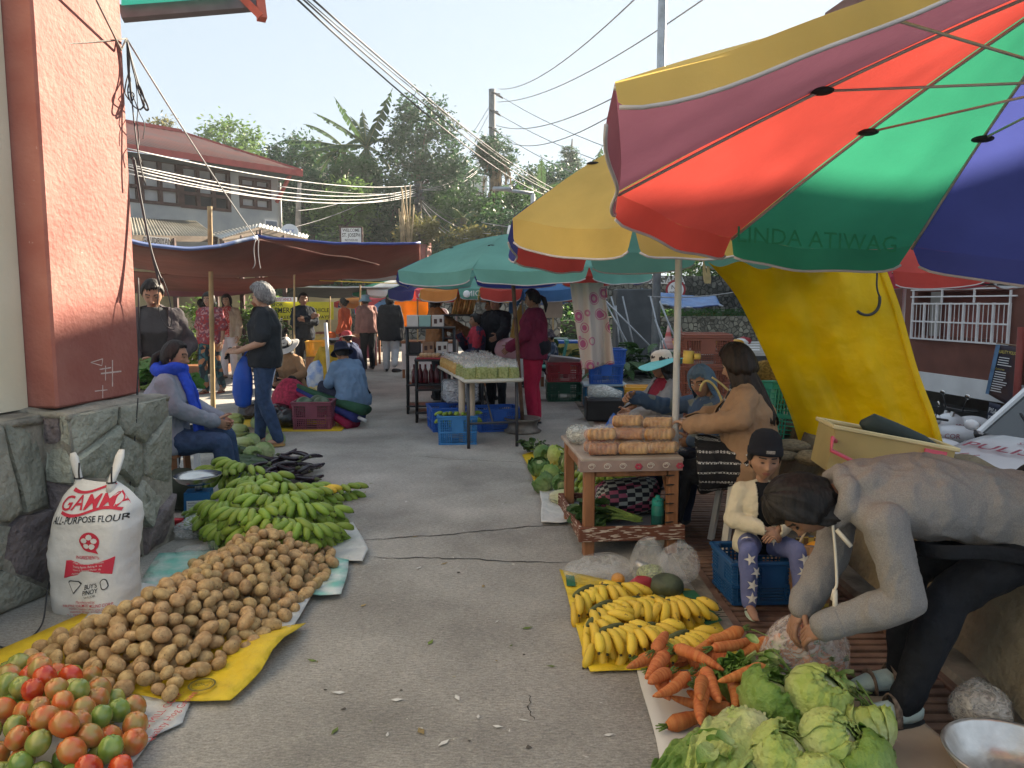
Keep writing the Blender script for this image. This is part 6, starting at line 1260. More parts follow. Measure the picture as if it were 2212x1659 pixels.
for(u0,v0,u1,v1,d1)in[(1085,210,1700,420,20),(1078,247,1700,450,20),(1073,283,1650,500,20),(1078,192,1400,-30,14),(1076,220,1560,-30,14),(1070,270,1400,170,16),(1100,308,1400,200,16)]:wire(W2,P(u0,v0,37.5),P(u1,v1,d1),.5,.016,M_wire2,'power lines at the utility pole')
W3='thin guy wire running down left from the utility pole'
for(u0,v0,u1,v1)in[(1056,232,930,420),(1054,250,950,430),(1050,290,960,345)]:wire(W3,P(u0,v0,38),P(u1,v1,34),.1,.014,M_wire2,'guy wires of the utility pole')
W4='pale service wire strung in front of the grey house to the service pole'
for k,(u0,v0,u1,v1,sg)in enumerate([(262,318,898,400,.5),(262,352,898,408,.7),(262,356,898,412,.8),(262,362,898,416,.85),(262,372,898,422,.7),(600,402,898,418,.2)]):wire(W4,P(u0,v0,12 if u0<500 else 22),P(u1,v1,29.8),sg*.55,.011,mat('pale_wire',(.5,.5,.5),.6,0),'service wires in front of the house')
W5='cable fanning down the green slope from the service pole'
for k,(u1,v1)in enumerate([(1085,500),(1060,505),(1035,512),(1010,515),(1100,480),(1080,520)]):wire(W5,P(912,432+k*3,29.8),P(u1,v1,25),.25+.05*k,.012,M_wire2 if k%2 else None,'cables fanning down the slope')
W6='thin wire from the service pole up to the hill houses'
for(u1,v1)in[(1045,345),(1040,360),(1030,372)]:wire(W6,P(910,410,29.8),P(u1,v1,40),.3,.012,M_wire2,'wires up to the hill houses')
W7='low grey wire crossing in front of the lamp post'
for(u0,v0,u1,v1,d0,d1)in[(640,455,780,420,24,29),(605,497,800,430,24,29),(1040,480,1330,495,22,18),(1400,640,1720,600,14,12)]:wire(W7,P(u0,v0,d0),P(u1,v1,d1),.12,.01,M_wire2,'low grey wires')
wire('single dark wire sagging in front of the brown building',P(1905,585,8),P(2260,615,7),.05,.008)
def crate(lab,loc,size,mt,rot=0.,group=None,cols=3,name='plastic_crate',solid=.0,lid=None,rows=(.0,.42,.62,1.)):
 w_,d_,h_=size;o=thing(name,lab,'crate',loc,rot,group);m_=MB();t=.012;b_=.018
 m_.box((0,0,.012),(w_*.95,d_*.95,.014))
 for sx in(-1,1):
  for sy in(-1,1):m_.bar((sx*(w_/2-.02)*.95,sy*(d_/2-.02)*.95,0),(sx*(w_/2-.02),sy*(d_/2-.02),h_),.035,.035,bev=.006)
 bd=MB()
 for ax,L,oth in((0,w_,d_),(1,d_,w_)):
  for s_ in(-1,1):
   def pt(a,z):k=.95+.05*z/h_;return(a*k,s_*oth/2*k,z)if ax==0 else(s_*oth/2*k,a*k,z)
   for(za,zb)in((.0,.07),(.40,.47),(.86,1.)):
    m_.bar(pt(-L/2,(za+zb)/2*h_),pt(L/2,(za+zb)/2*h_),t,(zb-za)*h_)
   m_.bar(pt(-L/2-.008,h_-.008),pt(L/2+.008,h_-.008),t*2.2,.018,bev=.004)
   nb=int(L/.022)
   for i in range(1,nb):
    a=-L/2+L*i/nb
    if abs(a)<L*.14:continue
    m_.bar(pt(a,.07*h_),pt(a,.86*h_),.0085,t*.6)if True else None
   m_.bar(pt(-L*.15,.66*h_),pt(L*.15,.66*h_),t*.9,.40*h_);
   for z in(.14,.21,.28,.35,.54,.62,.70,.78):m_.bar(pt(-L/2,z*h_),pt(L/2,z*h_),t*.5,.007)
 m_.build('body',mt,o,False,False)
 if lid is not None:
  l_=MB().box((0,0,h_+.012),(w_*1.02,d_*1.02,.024),bev=.006)
  for k in range(5):l_.box((0,(k-2)*d_*.18,h_+.027),(w_*.92,.012,.01))
  l_.build('lid',lid,o,False,False)
 return o
def plastic(name,c,r=.4,**k):return mat('plastic_'+name,c,r,k.pop('var',.1),6,spec=.45,**k)
PB,PLB,PM,PG,PBR,PY,PT=plastic('blue',(.015,.10,.42)),plastic('lightblue',(.03,.19,.45)),plastic('maroon',(.22,.06,.085)),plastic('green',(.012,.09,.05)),plastic('brown',(.20,.06,.035)),plastic('yellow',(.65,.32,.02)),plastic('teal',(.02,.33,.25));PBK=plastic('black',(.018,.018,.02));PR=plastic('red',(.36,.03,.04));PW=plastic('white',(.66,.66,.66))
BT=V(.655,4.64,0);BA=R(5);M_tw=mat('varnished_wood',(.23,.095,.042),.55,0,c2=(.32,.145,.068),vs=3,st=(8,8,1),b=.2,bs=8,spec=.35,det=6);M_top=mat('table_top',(.30,.235,.19),.75,0,c2=(.40,.34,.29),vs=6,b=.3,bs=20)
def flaked(name,c,fl,sc=(6,6,50)):
 m=mat(name,c,.7,0,c2=tuple(x*1.3 for x in c),vs=5);n,l,p=nodes(m);tc=[q for q in n if q.type=='TEX_COORD'][0];mp=n.new('ShaderNodeMapping');mp.inputs['Scale'].default_value=sc;l.new(tc.outputs['Object'],mp.inputs[0])
 nz=n.new('ShaderNodeTexNoise');nz.inputs['Scale'].default_value=2.4;nz.inputs['Detail'].default_value=3;l.new(mp.outputs[0],nz.inputs['Vector']);rp=n.new('ShaderNodeValToRGB');rp.color_ramp.elements[0].position=.56;rp.color_ramp.elements[1].position=.60;l.new(nz.outputs['Fac'],rp.inputs[0])
 r0=[q for q in n if q.type=='VALTORGB'][0];mx=n.new('ShaderNodeMix');mx.data_type='RGBA';l.new(rp.outputs[0],mx.inputs[0]);l.new(r0.outputs[0],mx.inputs[6]);mx.inputs[7].default_value=tuple(fl)+(1,);l.new(mx.outputs[2],p.inputs['Base Color']);return m
M_flk=flaked('flaking_paint',(.13,.045,.025),(.55,.45,.36))
bt=thing('wooden_table','brown wooden table with flaking lower rails carrying bags of bread','table',BT,BA);w_,d_,h_=.56,.76,.575
for sx in(-1,1):
 for sy in(-1,1):MB().box((sx*(w_/2-.035),sy*(d_/2-.035),(h_-.03)/2),(.062,.062,h_-.03),bev=.005).build('leg',M_tw,bt,False,False)
MB().box((0,0,h_-.014),(w_+.03,d_+.03,.028),bev=.006).build('table_top',M_top,bt,False,False)
for s_ in(-1,1):
 MB().box((0,s_*(d_/2-.035),h_-.075),(w_-.14,.03,.08),bev=.004).build('apron',M_tw,bt,False,False);MB().box((s_*(w_/2-.035),0,h_-.075),(.03,d_-.14,.08),bev=.004).build('apron',M_tw,bt,False,False)
 MB().box((0,s_*(d_/2+.012),.135),(w_+.06,.026,.085),bev=.004).build('shelf_rail',M_flk,bt,False,False);MB().box((s_*(w_/2+.012),0,.135),(.026,d_-.01,.08),bev=.004).build('shelf_rail',M_flk,bt,False,False)
 MB().bar((s_*(w_/2-.05),-d_/2+.05,h_-.22),(s_*(w_/2-.05),-d_/2+.17,h_-.1),.03).build('corner_brace',M_tw,bt,False,False)
MB().box((0,0,.115),(w_-.02,d_-.02,.02)).build('shelf_board',mat('shelf_grey',(.22,.24,.27),.7,.2,5),bt,False,False)
M_flor=mat('floral_strip',(.30,.21,.18),.7,.15,9);fl=MB().box((-.01,-d_/2-.018,h_-.045),(w_+.035,.004,.062)).box((-w_/2-.017,-d_/2+.04,h_-.045),(.004,.12,.06));fo_=fl.build('plastic_cover_edge',M_flor,bt,False,False)
fw=MB()
for x in(-.24,-.15,-.06,.10,.19):fw.tube([(x+.022*math.cos(a)*(1-.06*a),-d_/2-.022,h_-.045+.018*math.sin(a)*(1-.06*a))for a in np.linspace(0,9,26)],.0022,5,0)
for x in(.03,.27):
 for k in range(6):fw.ell((x+.014*math.cos(k*1.05),-d_/2-.023,h_-.048+.012*math.sin(k*1.05)),(.009,.002,.008),8,1)
stuff(fw.build('flower_print',[mat('print_cream',(.62,.55,.48),.7,0),mat('print_rose',(.40,.05,.08),.7,0)],fo_,False,False))
def bt_p(x,y,z):q=rz(BA,V(x,y,z));return q+BT
M_br=mat('bread_crust',(.38,.16,.045),.5,0,c2=(.66,.40,.16),vs=14,b=.3,bs=30,det=5,spec=.4);M_br2=mat('bread_dark',(.28,.09,.035),.5,0,c2=(.52,.25,.10),vs=14,b=.3,bs=30,spec=.4);M_bag=bag_mat('bread_bag',(.9,.88,.86),.12,.06)
def loaf(lab,x,y,z,a,L=.17,r_=.036,mt=None,k=6,tilt=0):
 o=thing('bagged_bread',lab,'bread',bt_p(x,y,z),BA+a,'bread bags on the wooden table');m=mt or M_br;b=MB()
 for i in range(k):
  t=(i+.5)/k-.5
  for s_ in(-1,1):b.ell((t*L+.008*s_,s_*r_*.42,r_*.88),(L/k*.60,r_*.80,r_*.88),10,rot=rotm((0,0,1),.75*s_)@rotm((0,1,0),tilt))
 v,nm,f=remesh(b,.0055,1);MB().add(v,f).build('loaf',m,o,True,False)
 g=MB().tube([(-L*.64,0,.012),(-L*.55,0,r_*.8),(-L*.3,0,r_*.95),(0,0,r_),(L*.3,0,r_*.97),(L*.55,0,r_*.85),(L*.68,0,r_*.5),(L*.82,0,r_*.55)],[(.02,.006),(r_*1.15,r_*.85),(r_*1.32,r_*1.08),(r_*1.34,r_*1.1),(r_*1.32,r_*1.08),(r_*1.05,r_*.85),(.018,.014),(.04,.006)],22,0,(0,1,0));vv=g.v[0];g.v[0]=vv+nrm_rows(vv)*(.006*snoise(vv,38,x*9)+.004*snoise(vv,80,y*7))[:,None];g.v[0][:,2]=np.maximum(g.v[0][:,2],.002)
 g.build('clear_bag',M_bag,o,True,False);return o
def nrm_rows(v):return v/(np.linalg.norm(v,axis=1)[:,None]+1e-9)
h0=h_+.002;LB=['braided bread loaf in a clear bag, front row on the wooden table','dark glazed bread loaf in a clear bag on the wooden table','braided bread loaf in a clear bag, upper layer on the wooden table']
for(x,y,z,a,mt,k,li)in[(-.15,-.30,0,.05,M_br2,6,1),(.03,-.30,0,-.04,M_br,7,0),(.20,-.29,0,.06,M_br,7,0),(-.16,-.20,0,.1,M_br2,6,1),(.02,-.19,0,0,M_br,7,0),(.2,-.18,0,.1,M_br,6,0),(-.15,-.24,.075,.12,M_br,5,2),(.02,-.22,.072,-.1,M_br2,8,1),(.19,-.25,.074,.05,M_br,6,2),(.04,-.12,.085,.1,M_br,6,2),(.21,-.16,.125,-.05,M_br,7,2),(-.14,-.1,.05,.2,M_br2,6,1),(.02,-.16,.14,.02,M_br,7,2)]:loaf(LB[li],x,y,h0+z,a,.165,.040,mt,k)
bag_blob('plastic_bag','clear bag of grey dried goods at the table corner','plastic bag',bt_p(-.21,.1,h0),(.09,.13,.06),bag_mat('grey_bag',(.50,.52,.48),.7),4,BA);bag_blob('plastic_bag','flat pile of empty clear bags behind the loaves','plastic bag',bt_p(.02,.2,h0),(.17,.12,.05),M_milky,9,BA)
m_=MB();a,b,c,d=bt_p(-.06,.2,h0+.06),bt_p(.14,.18,h0+.06),bt_p(.02,.22,h0+.17),bt_p(.05,.3,h0+.05);m_.add([a,b,c,d],[(0,1,2),(1,3,2),(3,0,2),(0,3,1)]);tag(m_.build('blue_folder',PB,None,False),'blue folded plastic sheet behind the bread','folder')
M_chk=mat('checker_weave',(.05,.05,.06),.5,0);n,l,p=nodes(M_chk);tc=[q for q in n if q.type=='TEX_COORD'][0]
mp=n.new('ShaderNodeMapping');mp.inputs['Scale'].default_value=(30,15,1);l.new(tc.outputs['UV'],mp.inputs[0]);ck=n.new('ShaderNodeTexChecker');ck.inputs['Scale'].default_value=1;l.new(mp.outputs[0],ck.inputs[0]);nz=n.new('ShaderNodeTexVoronoi');nz.inputs['Scale'].default_value=.34;l.new(mp.outputs[0],nz.inputs['Vector']);sp=n.new('ShaderNodeSeparateColor');l.new(nz.outputs['Color'],sp.inputs[0])
rp=n.new('ShaderNodeValToRGB');rp.color_ramp.interpolation='CONSTANT';rp.color_ramp.elements[0].color=(.30,.33,.32,1);rp.color_ramp.elements[1].position=.62;rp.color_ramp.elements[1].color=(.34,.07,.13,1);l.new(sp.outputs[0],rp.inputs[0]);l.new(rp.outputs[0],ck.inputs['Color1']);ck.inputs['Color2'].default_value=(.012,.012,.02,1);l.new(ck.outputs['Color'],p.inputs['Base Color'])
wb_=thing('woven_bag','black, grey and pink checkered woven bag lying on the table shelf','bag',bt_p(.06,.02,.13),BA+.15);g=MB().lathe([(.001,-.21),(.07,-.20),(.11,-.14),(.118,0),(.112,.12),(.10,.2),(.098,.2)],40,fn=lambda v:np.stack([v[:,2],v[:,0]*.9,np.maximum(v[:,1]*1.05,-.105)+.11],1));g.v[0]+=.006*snoise(g.v[0],20)[:,None];g.build('bag_body',M_chk,wb_,True,False);MB().tube(bez(V(.19,-.05,.15),V(.30,-.08,.22),V(.33,-.02,.05),V(.21,.04,.05),n=14),.010,8).build('handle',PBK,wb_,True,False)
def greens(lab,loc,rot,L=.22,n=46,stems=40,mt=None,stm=None,w_=.07,cat_='greens'):
 o=thing('leafy_greens',lab,cat_,loc,rot);rg=np.random.default_rng(sum(map(ord,lab)));mt=mt or M_let2;st=MB()
 for i in range(stems):
  a=rg.normal(0,.35);b0=V(rg.normal(0,.012),-L*.75+rg.uniform(-.03,.03),.03+abs(rg.normal(0,.015)));b1=V(math.sin(a)*L*.5,math.cos(a)*L*.2,.05+abs(rg.normal(0,.035)));st.tube(bez(b0,lerp(b0,b1,.5)+V(0,0,.02),b1,n=5),.0032,5)
 st.build('stems',stm or mat('stem_green',(.16,.25,.05),.5,.2,20),o,True,False)
 for i in range(n):
  a=rg.normal(0,.55);c=V(math.sin(a)*L*rg.uniform(.3,.95),math.cos(a)*L*rg.uniform(-.1,.9),.04+abs(rg.normal(0,.045)));dr_=nrm(V(math.sin(a)+rg.normal(0,.3),math.cos(a)+rg.normal(0,.3),rg.normal(0,.35)));sd=nrm(np.cross(dr_,Z1)+rg.normal(0,.35,3));nn=np.cross(sd,dr_);LL=w_*rg.uniform(.8,1.4);sd_=rg.uniform(0,9)
  def fn(u,v):
   ww=np.sin(np.clip(v*.92+.05,0,1)*PI)**.7*LL*.42;q=c+dr_*(v*LL)[...,None]+sd*((u-.5)*2*ww)[...,None]+nn*((np.abs(u-.5)*.35-.5*v*v*.5+.05*np.sin(v*12+sd_)*(np.abs(u-.5)))*LL)[...,None];q[...,2]=np.maximum(q[...,2],.003);return q
  MB().grid(fn,5,6).build('leaf',mt,o,True,False)
 return o
M_spin=veg_leaf_mat('dark_green_leaf',(.028,.075,.02),(.05,.11,.03),(.08,.14,.04),.2)
greens('bundle of dark leafy greens with pale stems on the table shelf',bt_p(-.07,-.20,.125),BA+R(75),.20,60,60,M_spin,mat('pale_stem',(.25,.34,.07),.5,.2,20),.085)
bo_=thing('water_bottle','green steel water bottle standing on the table shelf','bottle',bt_p(.175,-.30,.125),BA);M_btl=mat('bottle_green',(.015,.17,.13),.35,.05,9,spec=.5);MB().lathe([(.001,0),(.034,0),(.037,.006),(.037,.135),(.034,.145),(.034,.148)],28,close=True).build('flask',M_btl,bo_,True,False)
cp=MB().lathe([(.034,.148),(.035,.152),(.035,.175),(.03,.186),(.014,.19),(.014,.205),(.001,.207)],24);cp.build('cap',mat('cap_teal',(.02,.28,.22),.4,0),bo_,True,False);MB().tube([(-.02,-.03,.178),(0,-.045,.19),(.02,-.03,.178)],.004,6).build('carry_loop',mat('cap_teal',(.02,.28,.22)),bo_,True,False);MB().lathe([(.0372,.03),(.0372,.09)],28).build('label_band',mat('bottle_label',(.008,.07,.06),.4,0),bo_,True,False)
m_=MB().tube([bt_p(.2,-.2,.30),bt_p(.25,-.28,.22),bt_p(.27,-.3,.14)],[(.02,.012)]*3,8);tag(m_.build('snack_packet',plastic('orange',(.70,.28,.04))),'narrow orange and white packet propped on the table shelf','packet')
for k in range(8):
 z=.52-.055*k;q=[bt_p(.30+.02*math.cos(a),-.33+.0*k,z+.008*math.sin(a+k))for a in(0,1)];c0=bt_p(.245,-.345,z);pl0=V(.975,4.44,z-.02)
 m_=MB().tube(bez(c0+V(-.04,-.04,0),c0+V(.03,-.05,.01),pl0+V(-.02,-.05,.0),pl0+V(.03,-.02,0),n=9),[(.009,.003)]*9,6);m_.tube(bez(c0+V(-.04,-.04,0),c0+V(.02,.03,-.01),pl0+V(.0,.05,-.01),pl0+V(.03,-.02,0),n=9),[(.009,.003)]*9,6);tag(m_.build('rubber_strap',mat('rubber_black',(.012,.012,.013),.7,0)),'turn of black rubber strap tying the table leg to the white pole','strap','rubber straps round the pole')
ground_sheet('yellow_sack','yellow sack under the cabbages left of the bread table','sack',[(1128,985),(1200,970),(1250,1010),(1230,1080),(1160,1060)],M_ysack,.006,.02,seed=21);ground_sheet('white_sack','white frayed sack on the ground left of the bread table','sack',[(1165,1065),(1215,1050),(1250,1100),(1225,1135),(1170,1135)],M_wsack,.006,.03,seed=22)
for i,(u,v,z,mt,r_)in enumerate([(1165,1010,.11,M_cab2,.085),(1205,985,.13,M_let,.09),(1190,1030,.10,M_let2,.085),(1175,1045,.07,M_cab2,.08),(1228,1000,.15,M_cab,.085),(1215,1045,.10,M_cab2,.08),(1170,980,.08,M_cab2,.08),(1238,965,.12,M_let,.08)]):leafy('lettuce_head','loose green lettuce head in the pile left of the bread table','lettuce',G(u,v,z),r_,mt,10,.3,.06,.95,(.4,.3*i,i),'lettuce heads left of the bread table')
leafy('chinese_cabbage','long white chinese cabbage lying by the table leg','chinese cabbage',G(1222,1075,.06),.062,M_chin,8,.1,.02,2.2,(R(85),0,R(60)))
greens('bunch of curly dark greens at the back of the lettuce pile',G(1160,985),R(20),.2,50,12,M_spin,None,.07)
crate_b=V(.62,5.45,0);
for i,(x,y,z,a)in enumerate([(.55,5.3,.12,200),(.7,5.35,.13,170),(.82,5.3,.11,190),(.6,5.42,.2,180),(.76,5.45,.2,200)]):banana_hand('green banana hand stacked behind the bread table',V(x,y,z),(-.3,0,R(a)),GB,12,'green banana hands behind the table')
ysk=ground_sheet('yellow_sack','yellow feed sack with green print under the ripe bananas','sack',[(1208,1238),(1330,1262),(1490,1280),(1520,1310),(1612,1446),(1440,1452),(1276,1458),(1240,1350)],M_ysack,.006,.012,seed=31)
m_=MB();M_pgr=mat('print_green',(.02,.13,.06),.7,0)
def gq(u,v):return G(u,v)+V(0,0,.022)
MB().quads([[gq(1470,1285),gq(1500,1284),gq(1560,1350),gq(1525,1362)]]).build('printed_patch',M_pgr,ysk,False);MB().quads([[gq(1222,1250),gq(1240,1252),gq(1244,1275),gq(1224,1275)]]).build('printed_patch',M_pgr,ysk,False)
ex=nrm(G(1580,1440)-G(1515,1340));text_on(m_,'BREEDER PELLET',gq(1556,1420),-ex,-np.cross(Z1,ex),.05,0,off=-.001,sx=.62,bold=.015);text_on(m_,'BREEDER',gq(1272,1375),-ex,-np.cross(Z1,ex),.05,0,off=-.001,sx=.7,bold=.015);text_on(m_,'50',gq(1508,1402),-ex,-np.cross(Z1,ex),.07,1,off=-.001,sx=.8,bold=.02);text_on(m_,'MOO',gq(1535,1345)+V(.05,.1,.002),-ex,-np.cross(Z1,ex),.10,2,off=0,sx=.8);text_on(m_,'Net weight 50 kg',gq(1268,1420),-ex,-np.cross(Z1,ex),.025,0,off=-.001)
m_.build('sack_print',[M_pgr,M_pred,mat('print_darkgreen',(.02,.03,.015),.7,0)],ysk,False);ysk.children[-1].name='lettering'
for i,(u,v,yw,n_)in enumerate([(1262,1278,230,11),(1316,1270,205,11),(1300,1312,225,12),(1358,1302,215,12),(1408,1300,205,13),(1462,1302,195,13),(1318,1362,215,13),(1388,1360,215,13),(1462,1378,220,13),(1290,1338,235,9)]):
 q=G(u,v,.10);banana_hand('ripe yellow banana hand with brown freckles on the feed sack',q,(-.42,0,R(yw)),YB,n_,'ripe banana hands on the feed sack',.72,1.04,lift=.42)
bag_blob('plastic_bag','knotted clear plastic bag of green beans standing behind the ripe bananas','plastic bag',G(1405,1262),(.10,.09,.13),M_clear,12,.3,amp=.22);bag_blob('plastic_bag','large clear plastic bag in front of the table legs','plastic bag',G(1290,1255),(.17,.10,.07),M_clear,14,.1,amp=.25);bag_blob('plastic_bag','clear plastic bag beside the white pole foot','plastic bag',G(1465,1262),(.10,.09,.10),M_clear,15,.1,amp=.25)
o=bag_blob('dried_beans','small heap of pale green beans inside the clear bag','beans',G(1405,1260),(.075,.07,.055),mat('beans',(.32,.36,.17),.6,.5,90,b=1.,bs=90),16,amp=.08)
o=thing('metal_can','small tin can lying in the clear plastic bag','can',G(1400,1245,.10));MB().tube([P(1372,1218,4.0),P(1405,1232,3.97)],.032,16).build('can_body',M_dsteel,o);
o=bag_blob('squash','dark green squash behind the ripe bananas','squash',G(1440,1285),(.085,.075,.06),mat('squash_skin',(.07,.085,.05),.6,.4,14,b=.4,bs=40),18,amp=.05);o=bag_blob('red_bag','red packet peeking between the ripe bananas and the squash','packet',G(1385,1285),(.07,.03,.05),PR,19,.2)
MB_c=[(1330,1245,'yellow'),]
o=bag_blob('orange_fruit','orange fruit inside the clear bag at the table leg','fruit',G(1335,1262),(.035,.035,.034),mat('orange_skin',(.70,.30,.03),.5,.1,20,b=.2,bs=90),2,amp=.02)
M_car=mat('carrot_skin',(.42,.10,.022),.65,0,c2=(.56,.20,.06),vs=2.5,st=(4,30,4),b=.5,bs=3.5,bd=.01,rnd=.14,det=5,hue=.006);M_ctop=mat('carrot_top',(.12,.19,.04),.6,.2,20)
def carrot_mesh(L,r_,seed):
 rg=np.random.default_rng(seed);t=np.linspace(0,1,12);pts=np.stack([.010*np.sin(t*3+seed),(t-.5)*L,.006*np.sin(t*4+seed*2)],1);m_=MB().tube(pts,r_*np.array([.45,.86,1,.98,.94,.9,.84,.77,.69,.58,.42,.15])*(1+.03*rg.normal(size=12)),12)
 for k in range(7):a=k*.9;m_.tube([pts[0]+V(.004*math.cos(a),.002,.004*math.sin(a)),pts[0]+V(.012*math.cos(a),-.025-.02*rg.random(),.012*math.sin(a))],[.0035,.002],5,1)
 return m_.mesh('carrot',[M_car,M_ctop])
CM=[carrot_mesh(.21,.026,1),carrot_mesh(.19,.028,2),carrot_mesh(.17,.029,3),carrot_mesh(.20,.024,4),carrot_mesh(.15,.026,5),carrot_mesh(.22,.022,6)]
ws=ground_sheet('paper_sheet','stiff white sheet under the carrots and lettuces','sheet',[(1370,1425),(1640,1440),(1790,1480),(1960,1590),(2050,1690),(1440,1720),(1405,1560)],mat('white_sheet',(.60,.58,.55),.6,.08,3),.005,.004,seed=41)
caps=[]
def cap_pts(x,y,a,L):t=np.linspace(-.42,.42,6)*L;return np.stack([x-math.sin(a)*t,y+math.cos(a)*t],1)
rgc=np.random.default_rng(8);CPOLY=[G(1385,1472),G(1440,1450),G(1560,1452),G(1640,1478),G(1650,1520),G(1590,1575),G(1460,1612),G(1410,1570)];placed=np.zeros((0,4));cn=0;spots=[(1505,1500,.10,95),(1445,1525,.03,60),(1480,1578,.05,12),(1415,1580,.03,100),(1400,1450,.05,120)]
for i in range(170):
 for t in range(40):
  q=rgc.uniform(np.array([c_[:2]for c_ in CPOLY]).min(0),np.array([c_[:2]for c_ in CPOLY]).max(0))
  if in_poly(q,CPOLY):break
 j=rgc.integers(6);L=(.21,.19,.17,.20,.15,.22)[j];r_=.026;a=rgc.uniform(0,6.28);cp_=cap_pts(q[0],q[1],a,L);z=r_+.008
 if len(placed):
  d2=((cp_[:,None,:]-placed[None,:,:2])**2).sum(2);s_=(r_+placed[:,3])*.82;m=d2<s_**2
  if m.any():z=max(z,(placed[None,:,2]+np.sqrt(np.maximum(0,s_**2-d2)))[m].max())
 if z>.17:continue
 placed=np.concatenate([placed,np.c_[cp_,np.full(6,z),np.full(6,r_)]]);o=bpy.data.objects.new('carrot',CM[j]);COL.objects.link(o);o.location=(q[0],q[1],z);o.rotation_euler=(rgc.normal(0,.06),rgc.uniform(0,6),a);tag(o,'orange carrot in the heap beside the green lettuces','carrot','carrots in the heap')
for i,(u,v,z,r_,mt,fl_,rf_,el,rot)in enumerate([(1765,1505,.16,.105,M_let,.12,.06,.9,(.5,.2,.3)),(1795,1605,.13,.10,M_let,.12,.055,.85,(.7,-.3,1.)),(1665,1520,.12,.10,M_let2,.55,.10,.9,(.4,-.3,2.)),(1870,1575,.10,.085,M_let,.25,.05,.9,(.6,.5,2.6)),(1690,1640,.10,.095,M_let,.35,.08,.9,(.6,.2,.9)),(1860,1660,.08,.10,M_let2,.4,.08,.8,(.7,.3,4.)),(1610,1480,.08,.085,M_let2,.6,.12,.8,(.3,.2,5.)),(1760,1690,.08,.09,M_let,.2,.04,.9,(.8,.0,3.)),(1720,1560,.07,.09,M_let2,.3,.06,.9,(.6,0,1.5))]):
 leafy('lettuce_head',['round pale iceberg lettuce on top of the heap below the woman hands','round iceberg lettuce with browned cut stem in the heap','frilly dark green lettuce beside the carrots','small pale lettuce at the back edge of the heap','open loose lettuce head low in the heap','wide dark lettuce at the near right of the heap','curly green lettuce touching the carrots','pale lettuce at the near edge of the heap','green lettuce buried under the round ones'][i],'lettuce',G(u,v,z),r_,mt,13,fl_,rf_,el,rot,None,None,15)
def big_leaf(lab,o,d,L,wd,mt,cup=.4,ruf=.05,seed=1.,sag=.3,parent=None):
 d=nrm(d);sd=nrm(np.cross(d,Z1));up=np.cross(sd,d)
 def fn(u,v):
  e=(u-.5)*2;ww=wd*(np.sin(np.clip(v*.80+.12,0,1)*PI)**.65);rim=np.clip(np.maximum(np.abs(e),v)-.5,0,1)*2
  q=o+d*(v*L)[...,None]+sd*(e*ww)[...,None]+up*(cup*wd*(1-e*e)*np.sin(np.clip(v+.1,0,1)*PI)-sag*L*(v-.4)**2+ruf*rim*(np.sin(e*16+v*22+seed)+.6*np.sin(e*29-v*31+seed)))[...,None]*1.+up*(.012*np.exp(-(e/.06)**2))[...,None];q[...,2]=np.maximum(q[...,2],.008);return q
 m_=MB().grid(fn,31,34);b=m_.build('lettuce_leaf',mt,parent);shell(b,.0015,0)
 return b
rl=thing('romaine_lettuce','large loose romaine lettuce with long ribbed leaves in front of the carrots','lettuce',G(1600,1610))
for i,(u0,v0,z0,u1,v1,z1,wd,mt,sd_)in enumerate([(1655,1530,.10,1530,1635,.13,.105,M_let,1),(1640,1590,.06,1450,1640,.05,.10,M_let2,2),(1690,1560,.10,1600,1690,.08,.10,M_let2,3),(1660,1560,.14,1560,1560,.13,.08,M_let,4),(1620,1600,.02,1480,1690,.03,.11,M_let2,5),(1650,1640,.03,1560,1740,.04,.11,M_let,6)]):
 a,b=G(u0,v0,z0),G(u1,v1,z1);big_leaf('',a,b-a,np.linalg.norm(b-a)*1.15,wd,mt,.35,.012,sd_,.35,rl)
greens('frilly parsley-like greens among the lettuces',G(1680,1480,.06),1.,.10,36,8,M_let2,None,.05);greens('tuft of frilly greens at the near edge of the lettuce heap',G(1590,1680,.01),2.,.12,40,10,M_let2,None,.06);greens('tuft of dark frilly greens beside the round lettuce',G(1850,1550,.03),.5,.09,30,6,M_let2,None,.05)
o=bag_blob('carrot_bag','big clear bag packed with carrot bundles in front of the bending woman','plastic bag',G(1740,1478),(.17,.13,.15),bag_mat('carrot_bag_plastic',(.85,.78,.72),.35),23,.4,amp=.14,n=34)
for i in range(34):
 a=RNG.uniform(0,6.28);r_=RNG.uniform(0,.11);q=G(1740,1478)+V(r_*math.cos(a),r_*math.sin(a)*.8,RNG.uniform(.04,.20));c_=bpy.data.objects.new('carrot',CM[i%4]);COL.objects.link(c_);c_.location=q;c_.rotation_euler=(RNG.normal(0,.4),0,RNG.normal(.6,.5));c_.scale=(.7,.7,.7);tag(c_,'carrot packed inside the big clear plastic bag','carrot','carrots inside the clear bag')
crate('blue plastic crate upturned as a seat under the child',G(1650,1300)+V(.02,.12,0),(.40,.32,.215),plastic('deepblue',(.01,.075,.20)),R(3))
